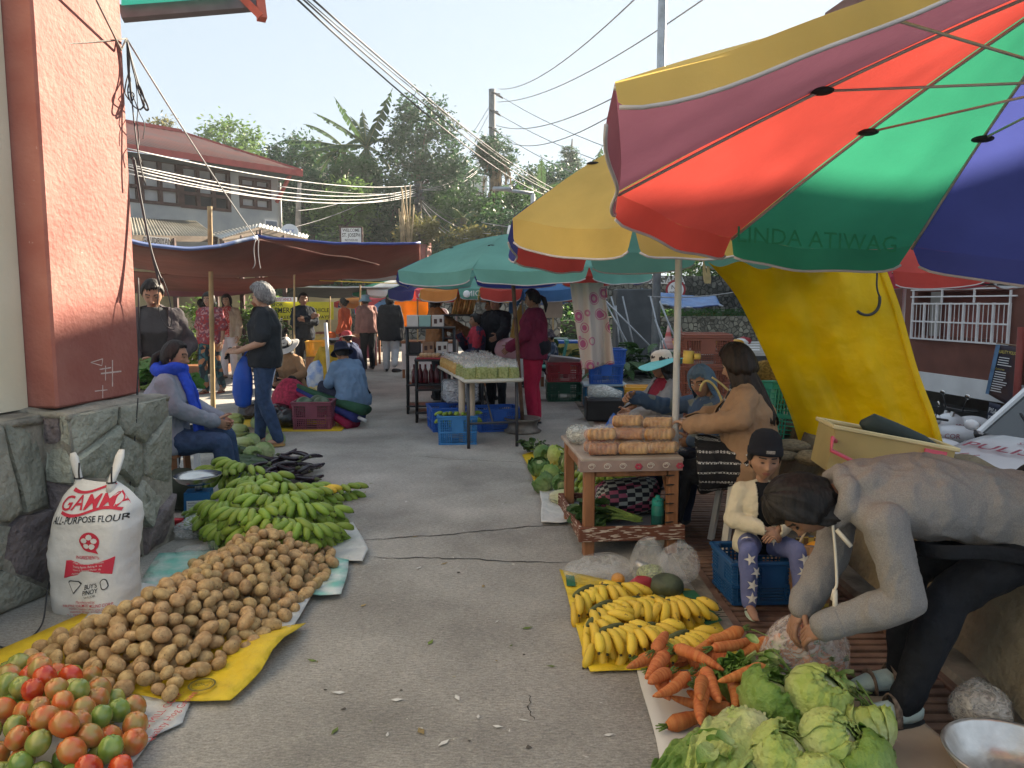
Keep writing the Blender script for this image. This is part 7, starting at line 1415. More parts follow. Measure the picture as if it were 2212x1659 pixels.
def basket_mat():
 m=mat('basket_weave',(.30,.18,.07),.6,0);n,l,p=nodes(m);tc=[q for q in n if q.type=='TEX_COORD'][0];mp=n.new('ShaderNodeMapping');mp.inputs['Scale'].default_value=(24,18,1);l.new(tc.outputs['UV'],mp.inputs[0]);ck=n.new('ShaderNodeTexChecker');ck.inputs['Scale'].default_value=1;l.new(mp.outputs[0],ck.inputs[0])
 sp=n.new('ShaderNodeSeparateXYZ');l.new(tc.outputs['UV'],sp.inputs[0]);rp=n.new('ShaderNodeValToRGB');rp.color_ramp.interpolation='CONSTANT';cols=[(0,(.32,.20,.05)),(.12,(.50,.36,.06)),(.24,(.28,.14,.07)),(.5,(.30,.16,.09)),(.62,(.05,.11,.17)),(.72,(.52,.38,.08)),(.88,(.40,.25,.08))]
 rp.color_ramp.elements[0].color=cols[0][1]+(1,);rp.color_ramp.elements[1].position=cols[1][0];rp.color_ramp.elements[1].color=cols[1][1]+(1,)
 for q,c in cols[2:]:rp.color_ramp.elements.new(q).color=c+(1,)
 l.new(sp.outputs[1],rp.inputs[0]);l.new(rp.outputs[0],ck.inputs['Color1']);ck.inputs['Color2'].default_value=(.20,.11,.05,1);l.new(ck.outputs['Color'],p.inputs['Base Color']);bp=n.new('ShaderNodeBump');bp.inputs['Strength'].default_value=.8;bp.inputs['Distance'].default_value=.006;l.new(ck.outputs['Fac'],bp.inputs['Height']);l.new(bp.outputs[0],p.inputs['Normal']);return m
bk=thing('woven_basket','tall striped woven basket holding an orange fruit next to the child','basket',G(1765,1318)+V(0,.06,0));bc=G(1765,1318)+V(0,.06,0)
bm_=MB().lathe([(.001,.0),(.085,.0),(.10,.02),(.115,.12),(.115,.22),(.105,.31),(.10,.32),(.096,.31),(.10,.2),(.09,.03)],40,bc,fn=lambda v:v*np.array([1,.8,1]));bm_.build('basket_body',basket_mat(),bk)
MB().tube(bez(bc+V(-.085,0,.28),bc+V(-.03,-.02,.46),bc+V(.03,-.02,.46),bc+V(.085,0,.28),n=16),.006,6).build('handle',mat('basket_handle',(.55,.42,.28),.7,.1,20),bk)
o=bag_blob('orange_fruit','round orange fruit sitting in the woven basket','fruit',bc+V(0,-.01,.24),(.05,.045,.045),mat('orange_skin',(.70,.30,.03)),3,amp=.01)
crate('green plastic crate leaning under the yellow tarpaulin',P(1690,955,5.1),(.36,.26,.40),PT,R(8)).rotation_euler=(R(-6),R(8),R(8))
o=thing('wicker_basket','round straw-coloured wicker basket leaning behind the seated woman','basket',P(1662,850,5.2));m_=MB().lathe([(.001,-.12),(.12,-.115),(.17,-.06),(.18,.06),(.175,.07),(.165,.05),(.15,-.05),(.11,-.10)],36,fn=lambda v:v@rotm((1,0,0),.9).T+P(1662,835,5.2));m_.build('basket_body',mat('wicker',(.45,.31,.12),.7,.35,60,b=1.,bs=70),o)
for i,(u,v,d,s_)in enumerate([(1705,965,4.55,(.13,.08,.045)),(1755,990,4.4,(.10,.08,.05)),(1778,985,4.35,(.05,.06,.06)),(1690,985,4.5,(.10,.08,.04))]):
 b=lump('rock',(1,1,1),mat('rock_brown',(.22,.18,.12),.9,.3,5,b=.6,bs=16),40+i,.12);r_=bpy.data.objects.new('rock',b);COL.objects.link(r_);r_.location=P(u,v,d);r_.scale=s_;tag(r_,'flat brown rock holding down the yellow tarpaulin','rock','rocks on the tarpaulin hem')
bank=MB()
def bkf(u,v):
 x=lerp(1.72,2.42,u);y=lerp(2.2,6.4,v);q=np.stack([x,y,0*x],-1);q[...,2]=np.clip((x-1.68)/.18,0,1)*(.46+.17*np.clip((y-3.0)/.6,0,1))*np.clip((y-2.1)/.5,0,1)+.03*snoise(q,9);q[...,0]+=.03*snoise(q,7,3);return q
bank.grid(bkf,26,60);struct(bank.build('stone_bank',mat('bank_stone',(.13,.105,.07),.95,0,c2=(.22,.18,.12),vs=5,b=1.,bs=20,bd=.03)))
bx=thing('storage_box','translucent yellowish storage box with pink handle on the stone bank','box',P(1905,1010,3.8));cB=P(1900,982,3.8);RB=rotm((0,1,0),R(10))@rotm((0,0,1),R(-8));m_=MB()
for(c_,s_)in[((0,-.15,0),(.56,.006,.22)),((0,.15,0),(.56,.006,.22)),((-.28,0,0),(.006,.3,.22)),((.28,0,0),(.006,.3,.22)),((0,0,-.11),(.56,.3,.006))]:m_.box(cB+RB@V(*c_),s_,RB)
m_.build('box_body',mat('box_plastic',(.66,.55,.28),.35,.08,3,tl=.45,alpha=.88),bx,False);m_=MB()
for(c_,s_)in[((0,-.155,.11),(.6,.02,.02)),((0,.155,.11),(.6,.02,.02)),((-.29,0,.11),(.02,.32,.02)),((.29,0,.11),(.02,.32,.02))]:m_.box(cB+RB@V(*c_),s_,RB,bev=.004)
m_.build('rim',plastic('cream',(.60,.52,.30)),bx,False);M_pink=plastic('pink',(.62,.10,.16));MB().tube([cB+RB@V(*q)for q in((-.27,-.16,.04),(-.30,-.2,.06),(-.30,-.22,.0),(-.1,-.2,-.06),(0,-.16,-.06))],.010,8).build('handle',M_pink,bx);MB().bar(cB+RB@V(.02,-.165,-.04),cB+RB@V(.14,-.165,.06),.03,.01).box(cB+RB@V(.19,-.165,.05),(.10,.012,.08),RB).build('clip',M_pink,bx,False)
cu_=thing('folded_umbrella','black folded umbrella lying across the storage box','umbrella',P(1940,960,3.85));a,b=P(1858,908,3.85),P(2038,972,3.75);d=b-a;sdv=nrm(np.cross(d,Z1));m_=MB().tube([a,lerp(a,b,.12),lerp(a,b,.4),lerp(a,b,.75),lerp(a,b,.9)],[(.012,.008),(.055,.03),(.05,.028),(.03,.022),(.015,.012)],12,0,Z1);v=m_.v[0];m_.v[0]=v+.012*snoise(v,30)[:,None]*Z1;m_.build('cloth',mat('umbrella_black',(.02,.035,.035),.6,.2,9),cu_);MB().tube([lerp(a,b,.88),b],.010,8).build('handle',mat('handle_grey',(.12,.12,.12),.4,0),cu_)
o=bag_blob('plastic_bag','dull clear plastic bag at the foot of the burlap sack','plastic bag',G(2080,1590)+V(.1,.05,0),(.10,.08,.08),bag_mat('dull_plastic',(.5,.45,.40),.55),29,amp=.25)
ba=thing('steel_basin','wide scratched aluminium basin in the near right corner','basin',G(2180,1700)+V(.02,0,0));cb_=G(2180,1700)+V(.02,0,0);MB().lathe([(.001,.012),(.10,.012),(.15,.04),(.19,.10),(.198,.108),(.204,.104),(.196,.09),(.155,.03),(.105,.002),(.001,.002)],56,cb_).build('bowl',mat('aluminium',(.60,.58,.56),.32,.15,14,metal=.85,b=.15,bs=50),ba)
crt=ground_sheet('cardboard','flattened brown cardboard under the bending woman feet','cardboard',[(1790,1480),(1880,1475),(1985,1560),(2080,1640),(2100,1760),(1900,1760),(1840,1600)],mat('cardboard',(.36,.27,.20),.85,.12,4),.009,.004,seed=51)
def arms(J,eR,wR,eL,wL):
 J['elR'],J['wrR'],J['elL'],J['wrL']=V(*eR),V(*wR),V(*eL),V(*wL);return J
def stars(o,J,s,mt,seed=3):
 """white star patches printed on the leggings"""
 rg=np.random.default_rng(seed);m_=MB()
 for k in 'RL':
  for a,b,ra,rb,n in((J['hi'+k],J['kn'+k],.062,.046,3),(J['kn'+k],J['an'+k],.046,.034,4)):
   for i in range(n):
    t=(i+.6)/n;c=lerp(a,b,t);d=nrm(b-a);f=nrm(V(rg.uniform(-.7,.7),1,.5)-d*0);f=nrm(f-d*(f@d));sd=np.cross(d,f);rr=lerp(ra,rb,t)*1.0+.012;pts=[]
    for j in range(10):
     q=(.030 if j%2==0 else .012);an=j*PI/5+.3*i;x,y=q*math.cos(an),q*math.sin(an);pts.append(c+d*y+f*math.sqrt(max(0,rr*rr-x*x))+sd*x)
    cen=c+f*rr;m_.add([cen]+pts,[(0,j+1,(j+1)%10+1)for j in range(10)])
 stuff(m_.build('star_print',mt,o,False,False))
M_hood=mat('grey_melange',(.20,.188,.18),.95,0,c2=(.265,.25,.24),vs=260,b=.45,bs=22,bd=.02,spec=.12,det=3);M_black=cloth('black',(.012,.013,.016),.2);M_bluesock=cloth('sock',(.42,.50,.47),.1)
J=stand(1.58);ly=lambda X:1.40-X
J.update(pel=V(0,-.47,.68),wai=V(0,-.30,.745),che=V(0,-.04,.775),nek=V(0,.245,.775),hed=V(.0,.375,.735),shR=V(.16,.16,.74),shL=V(-.16,.16,.72),elR=V(.15,.20,.50),wrR=V(.07,.33,.345),elL=V(-.20,.10,.47),wrL=V(-.10,.31,.345),hiR=V(.085,-.45,.65),hiL=V(-.085,-.45,.65),knR=V(.11,-.07,.47),knL=V(-.12,-.09,.45),anR=V(.09,-.06,.09),anL=V(-.14,.05,.09),toR=V(.08,.10,.03),toL=V(-.15,.22,.03))
def hoodfn(mb,J,s):mb.ell(V(0,.16,.845),(.11,.10,.05),14,rot=rotm((1,0,0),-.25));mb.tube([V(.0,.245,.855),V(.075,.25,.825),V(.095,.255,.76),V(.05,.275,.70),V(-.05,.275,.70),V(-.095,.255,.76),V(-.075,.25,.825),V(.0,.245,.855)],.028,10);mb.ell(V(0,-.36,.69),(.18,.13,.14),16)
bw=person('person bending over the lettuces in grey hoodie, black trousers and socks with sandals',(1.40,2.62,0),R(90),J,1.58,w=1.05,skin=1,hair='shag',head=(0,1.25,0),top=M_hood,toph=hoodfn,bottom=M_black,vox=.0085,fold=.010,infl=.024,hands=((.75,(V(-.2,.45,-.75),V(.0,-.9,-.3),True)),(.7,(V(.5,.55,-.6),V(.1,-.8,-.5),False))),shoes='socks',shoem=M_bluesock,loose=1.1,eyes=False)
for k_,e_ in(('R',J['elR']),('L',J['elL'])):
 w_=J['wr'+k_];d_=nrm(w_-e_);MB().tube([w_-d_*.055,w_-d_*.05,w_-d_*.005,w_+d_*.0],[.050,.054,.046,.040],16).build('cuff',M_hood,bw,True,False)
MB().tube([V(0,-.50,.67),V(0,-.53,.66),V(0,-.57,.65)],[(.19,.155),(.20,.165),(.185,.15)],26,0,(1,0,0)).build('waistband',M_hood,bw,True,False)
m_=MB()
st_=[V(-.20,-.53,.56),V(-.205,-.36,.60),V(-.205,-.18,.635),V(-.18,-.02,.63),V(-.05,.02,.61)];m_.tube(hang(st_[0],st_[1:],0,8)[0],[(.004,.026)]*32,8);m_.build('belt_strap',M_black,bw,True,False)
m_=MB().tube(hang(V(-.21,-.5,.58),[V(-.17,-.42,.81),V(0,-.40,.87),V(.14,-.44,.80)],0,8)[0],[(.004,.03)]*24,8);m_.build('belt_strap',M_black,bw,True,False)
MB().box(V(-.18,-.56,.66),(.08,.22,.13),rotm((1,0,0),.5),bev=.03).build('belt_bag',M_black,bw,True,False)
m_=MB().tube([V(-.212,-.40,.57),V(-.214,-.40,.625),V(-.214,-.35,.64),V(-.212,-.35,.585),V(-.212,-.40,.57)],.004,6);m_.build('buckle',M_steel,bw,True,False)
m_=MB().tube(hang(V(-.08,.30,.70),[V(-.09,.29,.60),V(-.10,.285,.50),V(-.10,.29,.47)],0,8)[0],.005,6);m_.tube([V(-.10,.29,.47),V(-.085,.29,.43)],.009,6);m_.tube([V(-.10,.29,.47),V(-.11,.29,.40)],.009,6);m_.tube([V(-.09,.29,.68),V(-.12,.25,.63)],.008,6);m_.build('drawstring',mat('cord_cream',(.62,.56,.46),.8,0),bw,True,False)
cs=.98/1.65;J=sit(.98,.22,.10,.20);J['hed']=J['nek']+V(.0,.03,.118);arms(J,(.15,.03,.385),(.03,.18,.375),(-.15,.03,.385),(-.03,.18,.37))
ck_=person('person, small child in navy beanie and star-print leggings sitting on the blue crate',G(1650,1300)+V(.01,.14,0),R(180),J,.98,w=1.06,skin=0,hair='short',child=True,hs=.88,eyes=False,head=(.06,.12,-.05),top=cloth('cream',(.60,.54,.40),.08),open_=(.055,.2),inner=cloth('blacktee',(.010,.011,.014),.1),bottom=cloth('periwinkle',(.13,.15,.30),.1),vox=.0075,shoes='slipper',shoem=mat('mint_sole',(.50,.60,.48),.6,.1,20),hands=((.9,(V(-.8,.5,-.35),V(-.2,-.6,-.8),True)),(.9,(V(.8,.5,-.35),V(.2,-.6,-.8),False))),hat=lathe_hat(BEANIE,0,(.18,0),'beanie',None,.006,(0,-.014,.088)),hatm=mat('knit_navy',(.012,.014,.022),.95,.2,40,b=.6,bs=60,st=(30,30,1)),fold=.008,infl=.018)
stars(ck_,J,cs,mat('star_white',(.62,.60,.55),.85,0))
hq=np.array(Euler((-.12,-.05,-.06),'XYZ').to_matrix());m_=MB().box(J['hed']+hq@V(0,.101,.072)*.88,(.04,.006,.014),hq);m_.build('beanie_label',mat('label_grey',(.32,.30,.28),.7,.4,90),ck_,False,False)
J=sit(1.56,.43,.12,.12);arms(J,(.22,.10,.80),(.08,.33,.74),(-.24,.08,.80),(-.10,.34,.74));J['toR']=J['anR']+V(.0,.14,-.055);J['toL']=J['anL']+V(0,.14,-.055)
M_apron=mat('black_print',(.014,.013,.016),.9,0);n,l,p=nodes(M_apron);tc=[q for q in n if q.type=='TEX_COORD'][0];wv_=n.new('ShaderNodeTexWave');wv_.bands_direction='Z';wv_.inputs['Scale'].default_value=5.5;wv_.inputs['Distortion'].default_value=1.;l.new(tc.outputs['Object'],wv_.inputs['Vector']);ck2=n.new('ShaderNodeTexChecker');ck2.inputs['Scale'].default_value=110;l.new(tc.outputs['Object'],ck2.inputs[0]);r1=n.new('ShaderNodeValToRGB');r1.color_ramp.elements[0].position=.88;r1.color_ramp.elements[1].position=.9;l.new(wv_.outputs['Fac'],r1.inputs[0]);mm=n.new('ShaderNodeMath');mm.operation='MULTIPLY';l.new(r1.outputs[0],mm.inputs[0]);l.new(ck2.outputs['Fac'],mm.inputs[1]);mx=n.new('ShaderNodeMix');mx.data_type='RGBA';l.new(mm.outputs[0],mx.inputs[0]);mx.inputs[6].default_value=(.012,.012,.015,1);mx.inputs[7].default_value=(.5,.5,.5,1);l.new(mx.outputs[2],p.inputs['Base Color'])
sb_=V(1.40,4.42,0);cw=person('person with long dark hair in beige cardigan sitting at the bread table',sb_,R(78),J,1.56,w=1.30,skin=2,hair='long',hairm=M_bhair,head=(.45,.30,0),top=cloth('beige',(.33,.205,.125),.07,6),open_=(.07,.1),inner=M_apron,bottom=cloth('blackleg',(.012,.012,.014),.1),skirt=(M_apron,J['kn'+'R']*[0,.75,1]+V(0,0,.03)),vox=.009,fold=.010,infl=.022,shoes='shoe',shoem=mat('white_sneaker',(.60,.57,.50),.7,.08,30),hands=((.7,(V(-.7,.6,.1),V(0,.2,-1),True)),(.7,(V(.7,.6,.1),V(0,.2,-1),False))),loose=1.15)
so_=thing('plastic_stool','white plastic stool under the woman in the beige cardigan','stool',sb_);M_stool=plastic('stool',(.52,.50,.46))
for sx in(-1,1):
 for sy in(-1,1):MB().bar(sb_+V(sx*.17,sy*.15,0),sb_+V(sx*.12,sy*.11,.42),.04,.03).build('leg',M_stool,so_,False)
MB().box(sb_+V(0,0,.425),(.32,.30,.03),bev=.01).build('seat',M_stool,so_,False)
J=sit(1.5,.30,.25,.2);arms(J,(.26,.22,.72),(.30,.50,.80),(-.22,.12,.60),(-.12,.30,.55));M_bh=pattern('bluegrey',(.05,.085,.15),(.07,.11,.18),(.16,.18,.17),16);M_hood2=cloth('hoodblue',(.10,.155,.22),.15)
person('person, elderly vendor in blue hood with yellow cord reaching an arm over the bread',V(1.42,5.15,0),R(112),J,1.5,w=1.1,skin=1,hair='bob',hairm=M_hood2,hairname='hood',head=(-.35,.25,.1),top=M_bh,bottom=cloth('darkblue',(.02,.025,.05)),vox=.010,eyes=True,hands=((1.2,(V(-.3,.9,.2),V(-.8,.1,-.5),True)),(.7,None)),loose=1.2)
ow=[q for q in COL.objects if q.get('label','').startswith('person, elderly')][0];m_=MB().tube(bez(P(1512,845,4.9),P(1520,800,4.88),P(1550,830,4.88),P(1560,870,4.9),n=16),.008,6);m_.tube(bez(P(1538,815,4.88),P(1570,835,4.88),P(1575,850,4.9),P(1585,848,4.9),n=10),.007,6);m_.build('yellow_cord',mat('cord_yellow',(.60,.48,.20),.8,.1,60),ow)
J=sit(1.5,.30,.05,.2);arms(J,(.22,.12,.62),(.10,.30,.55),(-.22,.1,.62),(-.1,.30,.55))
person('person in turquoise-brimmed sun hat and maroon top behind the bread table',V(1.27,6.25,0),R(100),J,1.52,w=1.15,skin=1,hair='bob',head=(-.1,.05,0),top=cloth('greyjacket',(.20,.20,.21),.1),open_=(.10,.3),inner=cloth('maroonshirt',(.20,.02,.04),.1),bottom=cloth('greyleg',(.06,.06,.07)),vox=.011,eyes=True,hat=lathe_hat(SUNHAT,.03,(-.1,.15),'sun_hat',(5,9),.004,(0,-.008,.055),.02),hatm=cloth('hatcream',(.58,.50,.42),.05),hatm2=cloth('hatturq',(.16,.50,.52),.05))
J=sit(1.58,.40,.12,.14);arms(J,(.20,.10,.72),(.08,.34,.60),(-.21,.10,.72),(-.06,.36,.60));gs=person('person with ponytail in grey sweatshirt and blue scarf sitting beside the stone plinth',V(-2.50,5.42,0),R(-76),J,1.58,w=1.25,skin=0,hair='pony',head=(.15,.12,0),top=cloth('bluegrey',(.22,.25,.30),.08,6),bottom=cloth('denim',(.035,.065,.13),.2,20),vox=.009,fold=.010,infl=.022,shoes='shoe',hands=((.7,None),(.7,None)))
m_=MB();c_=J['nek'];pts=[c_+V(.085*math.cos(a),.085*math.sin(a)+.005,.015+.012*math.sin(2*a))for a in np.linspace(0,6.28,18)];m_.tube(pts,.042,12);m_.tube(hang(c_+V(.05,.09,.0),[c_+V(.09,.155,-.16),c_+V(.10,.19,-.34),c_+V(.08,.2,-.48)],0,8)[0],[(.045,.014)]*24,10);m_.tube(hang(c_+V(-.06,.09,.0),[c_+V(-.09,.15,-.16),c_+V(-.08,.18,-.3)],0,8)[0],[(.04,.014)]*16,10);v,nm,f=remesh(m_,.009,4);v=folds(v,nm,.008,26,3.);MB().add(v,f).build('scarf',cloth('scarfblue',(.02,.07,.50),.15,20),gs,True,False)
so_=thing('wooden_stool','low wooden stool under the woman with the blue scarf','stool',(-2.54,5.42,0));MB().box((-2.54,5.42,.37),(.34,.3,.03),bev=.005).build('seat',M_tw,so_,False)
for sx in(-1,1):
 for sy in(-1,1):MB().bar((-2.54+sx*.14,5.42+sy*.12,0),(-2.54+sx*.13,5.42+sy*.11,.36),.04).build('leg',M_tw,so_,False)
J=stand(1.64);leanb(J,.14);arms(J,(.26,.02,1.10),(.10,.28,.98),(-.26,.02,1.10),(-.12,.28,.96));person('person, man with short hair in dark grey jacket looking down at the greens',V(-2.98,6.35,0),R(-158),J,1.64,w=1.3,skin=0,hair='short',head=(0,.5,0),top=cloth('charcoal',(.065,.058,.062),.15,8),open_=(.09,.15),inner=cloth('greytee',(.05,.054,.056),.1),bottom=cloth('darkgrey',(.03,.03,.035)),vox=.010,eyes=False,infl=.025,fold=.011,hands=((.7,None),(.7,None)))
J=stand(1.62);arms(J,(.22,.0,1.07),(.12,.24,.98),(-.24,-.02,1.07),(-.12,.25,.97));J['knR']+=V(0,.05,0);J['anR']+=V(.0,.12,0);J['toR']+=V(0,.12,0);J['anL']+=V(0,-.10,0);J['toL']+=V(0,-.10,0)
gw=person('person with curly grey hair in black t-shirt and jeans holding a black wallet',G(580,962),R(97),J,1.62,w=1.18,skin=2,hair='curly',hairm=M_ghair,head=(0,.22,0),top=cloth('blackshirt',(.022,.027,.032),.12),sleeve=.38,bottom=cloth('denim',(.035,.065,.13)),vox=.009,infl=.024,loose=1.1,fold=.009,hands=((.9,(V(-.3,.9,.1),V(-.6,.0,-.8),True)),(.9,(V(.3,.9,.1),V(.6,.0,-.8),False))),shoes='slipper',shoem=mat('tan_sole',(.42,.27,.10),.7,0))
MB().box(V(0,.36,.95),(.10,.02,.13),rotm((1,0,0),.4),bev=.006).build('wallet',M_black,gw,False,False)
m_=MB().tube([V(.035*math.cos(a),.0755,.007+.022*math.sin(a))for a in np.linspace(0,6.28,14)],.003,5);
bgp=G(520,900)*[1,1,0]+V(.06,0,0);bgl=V(bgp[0],7.55,.0);bl=thing('shopping_bag','long blue plastic shopping bag hanging from the grey-haired woman hand','bag',V(-2.72,7.62,.42));M_blbag=mat('blue_bag',(.015,.10,.50),.35,.15,6,b=.5,bs=9,bd=.03,tl=.25)
m_=MB().tube([V(-2.72,7.62,.40),V(-2.72,7.62,.43),V(-2.72,7.62,.55),V(-2.71,7.62,.72),V(-2.70,7.62,.84),V(-2.69,7.62,.92)],[(.03,.02),(.085,.05),(.105,.065),(.10,.055),(.07,.03),(.02,.012)],22,0,(1,0,0));v=m_.v[0];m_.v[0]=v+.010*snoise(v*np.array([1,1,.3]),30)[:,None]*np.array([1,1,0]);m_.build('bag_body',M_blbag,bl);MB().tube(bez(V(-2.70,7.62,.90),V(-2.66,7.60,1.0),V(-2.64,7.6,.98),V(-2.62,7.6,.95),n=8),.008,6).build('handle',M_blbag,bl)
J=stand(1.6);J['knR']+=V(0,.10,.03);J['anR']+=V(0,.06,.0);J['toR']+=V(0,.06,0);J['anL']+=V(0,-.12,.02);J['toL']+=V(0,-.12,0)
person('person with bobbed hair in red patterned blouse and dark floral trousers walking up the lane',G(460,850),R(170),J,1.6,w=1.2,skin=1,hair='bob',top=pattern('redblouse',(.26,.035,.04),(.16,.05,.07),(.34,.17,.17),34),sleeve=.45,bottom=pattern('floraltrouser',(.014,.025,.035),(.03,.09,.10),(.33,.14,.07),15),vox=.012,infl=.022,eyes=True,shoes='slipper',shoem=mat('sole_red',(.25,.07,.05),.7,0))
J=stand(1.6);person('person in beige cardigan over red printed top and pale trousers behind the red blouse',V(-5.45,14.6,0),R(176),J,1.6,w=1.2,skin=2,hair='bob',top=cloth('cardigan',(.42,.33,.25),.06),open_=(.09,.1),inner=pattern('redprint',(.50,.06,.06),(.5,.3,.25),(.45,.05,.05),60),bottom=cloth('paletrouser',(.55,.47,.48),.05),vox=.014,eyes=True,infl=.024,shoes='slipper')
person('person in black top with black hair seen behind the beige cardigan',V(-5.35,16.0,0),R(120),stand(1.58),1.58,skin=1,hair='short',top=M_black,bottom=M_black,vox=.016);person('person in red jacket bending behind the floral trousers',V(-6.15,15.6,0),R(60),leanb(stand(1.6),.5),1.6,skin=1,hair='bun',top=cloth('redjacket',(.50,.03,.05),.1),bottom=M_black,vox=.016)
def low(H=1.55,lean=.25):J=sit(H,.22,lean,.2);return arms(J,(.24,.14,.50),(.10,.34,.42),(-.24,.14,.50),(-.10,.34,.42))
person('person in white sun hat with black band and tan jacket sorting red vegetables',V(-3.02,10.4,0),R(165),low(),1.55,w=1.15,skin=1,hair='bob',head=(0,.35,0),top=cloth('tanjacket',(.27,.165,.095),.1),bottom=M_black,vox=.011,eyes=True,hat=lathe_hat(SUNHAT,.02,(-.1,0),'sun_hat',(4,6),.004,(0,-.008,.05)),hatm=cloth('hatwhite',(.62,.60,.57),.04),hatm2=M_black)
J=low(1.58,.35);dw=person('person in light blue denim shirt and navy bucket hat crouching with back turned',V(-1.93,9.15,0),R(48),J,1.58,w=1.35,skin=1,hair='short',head=(.3,.3,0),top=cloth('denimshirt',(.145,.235,.36),.1,8),bottom=cloth('darkdenim',(.03,.035,.06)),vox=.010,infl=.026,fold=.011,hat=lathe_hat(BUCKET,.006,(-.1,0),'bucket_hat',None,.004,(0,-.008,.045)),hatm=cloth('hatnavy',(.018,.022,.045),.15))
MB().tube(hang(J['shL']+V(.05,.08,.03),[J['che']+V(-.02,-.15,.02),J['pel']+V(.17,-.12,.05)],0,8)[0],[(.003,.014)]*16,6).build('bag_strap',M_black,dw,True,False)
person('person in mustard yellow jacket and orange brimmed hat sitting with back turned',V(-2.86,12.1,0),R(25),low(1.55,.2),1.55,w=1.25,skin=1,hair='short',top=cloth('mustard',(.46,.29,.035),.1),bottom=M_black,vox=.013,infl=.025,hat=lathe_hat(SUNHAT[:8],.015,(.1,0),'sun_hat',(5,8),.004),hatm=cloth('hatorange',(.62,.13,.04),.05),hatm2=cloth('hatgrey',(.42,.40,.40),.04))
person('person in navy jacket and pink brimmed hat sitting beside the lane',V(-2.72,13.2,0),R(70),low(1.55,.3),1.55,w=1.2,skin=1,hair='short',top=cloth('navyjacket',(.025,.04,.10),.1),bottom=M_black,vox=.014,hat=lathe_hat(SUNHAT[:8],.02,(-.1,0),'sun_hat',(5,8),.004),hatm=cloth('hatpink',(.55,.09,.11),.05),hatm2=cloth('hatpalegrey',(.52,.48,.47),.04))
person('person in orange-red blouse with tied hair standing near the stone wall',V(-3.75,17,0),R(75),stand(1.55),1.55,skin=1,hair='bun',top=cloth('orangered',(.56,.10,.04),.1),bottom=cloth('redskirt',(.30,.02,.05)),vox=.016)
J=leanb(stand(1.62),.15);person('person in mauve quilted jacket and pale blue bucket hat walking down the lane',V(-3.15,16.6,0),R(35),J,1.62,w=1.2,skin=1,hair='short',top=cloth('mauve',(.30,.15,.13),.12),bottom=M_black,vox=.015,infl=.028,hat=lathe_hat(BUCKET,.01,(0,0),'bucket_hat'),hatm=cloth('hatsky',(.26,.44,.55),.06))
J=stand(1.62);J['knR']+=V(0,-.02,-.02);J['anR']=J['knR']+V(.0,-.28,-.28);J['toR']=J['anR']+V(.02,.02,-.15);wk=person('person in black hooded coat and light grey trousers walking away down the lane',G(845,803),R(4),J,1.62,w=1.35,skin=1,hair='bob',hairm=cloth('blackhood',(.016,.017,.02),.2),hairname='hood',top=cloth('blackcoat',(.018,.019,.023),.2),bottom=cloth('lightgrey',(.40,.41,.43),.06),vox=.014,infl=.035,long_top=.14,loose=1.25)
person('person in dark navy shirt standing in front of the yellow emergency sign',V(-3.72,13.6,0),R(-150),arms(stand(1.62),(.2,.1,1.1),(-.05,.25,1.2),(-.2,.1,1.1),(.02,.22,1.15)),1.62,w=1.15,skin=1,hair='short',top=cloth('navyshirt',(.012,.018,.03),.2),bottom=cloth('navytrouser',(.015,.018,.03)),vox=.015)
person('person with long black hair in black sitting left of the navy shirt',V(-4.0,13.0,0),R(-60),low(1.55,.1),1.55,skin=1,hair='long',top=M_black,bottom=M_black,vox=.016);person('person in brown hooded top reaching over the black shelf rack',V(-1.12,11.3,0),R(-75),arms(stand(1.6),(.22,.2,1.15),(.1,.5,1.0),(-.22,.15,1.12),(-.1,.45,.98)),1.6,w=1.15,skin=2,hair='bob',hairm=M_bhair,top=cloth('brownhood',(.25,.115,.05),.1),bottom=M_black,vox=.012,infl=.025)
person('person, boy in red and navy jacket drinking behind the snack table',V(-.48,10.15,0),R(100),arms(stand(1.3),(.2,.12,.85),(.06,.22,1.02),(-.2,.05,.82),(-.1,.2,.75)),1.3,skin=1,hair='short',top=cloth('rednavy',(.35,.03,.05),.3,4,c2=(.03,.03,.06),lo=.49,hi=.51),bottom=M_black,vox=.012,infl=.024)
pkp=person('person in black coat holding a pink plastic bag behind the snack table',V(-.22,10.4,0),R(150),arms(stand(1.55),(.22,.1,1.05),(.2,.3,.95),(-.24,.15,1.1),(-.25,.38,1.02)),1.55,w=1.1,skin=1,hair='bun',top=cloth('blackcoat2',(.014,.014,.017),.2),bottom=M_black,vox=.012,eyes=True,infl=.026);bag_blob('pink_bag','pink plastic bag held by the woman in black behind the snack table','bag',V(-.06,10.0,.72),(.16,.12,.15),mat('pink_plastic',(.62,.36,.40),.4,.1,6,b=.4,bs=10,tl=.3),33,amp=.12)
person('person with black hair standing behind the woman with the pink bag',V(-.30,11.3,0),R(100),stand(1.5),1.5,skin=1,hair='short',top=cloth('grey2',(.06,.065,.07)),bottom=M_black,vox=.015)
J=stand(1.6);arms(J,(.22,.05,1.08),(.14,.26,.95),(-.22,.05,1.08),(-.12,.26,.93));mw=person('person with ponytail in maroon jacket and red track trousers beside the rusty parasol pole',G(1152,918),R(75),J,1.60,w=1.15,skin=1,hair='pony',top=cloth('maroonjacket',(.20,.025,.06),.12),bottom=cloth('redtrack',(.42,.02,.06),.1),vox=.010,infl=.024,loose=1.2,head=(0,.15,0),shoes='slipper');MB().box(V(.03,-.10,.93),(.36,.16,.20),None,bev=.05).build('waist_bag',cloth('waistbag',(.02,.022,.03),.3),mw,True,False)
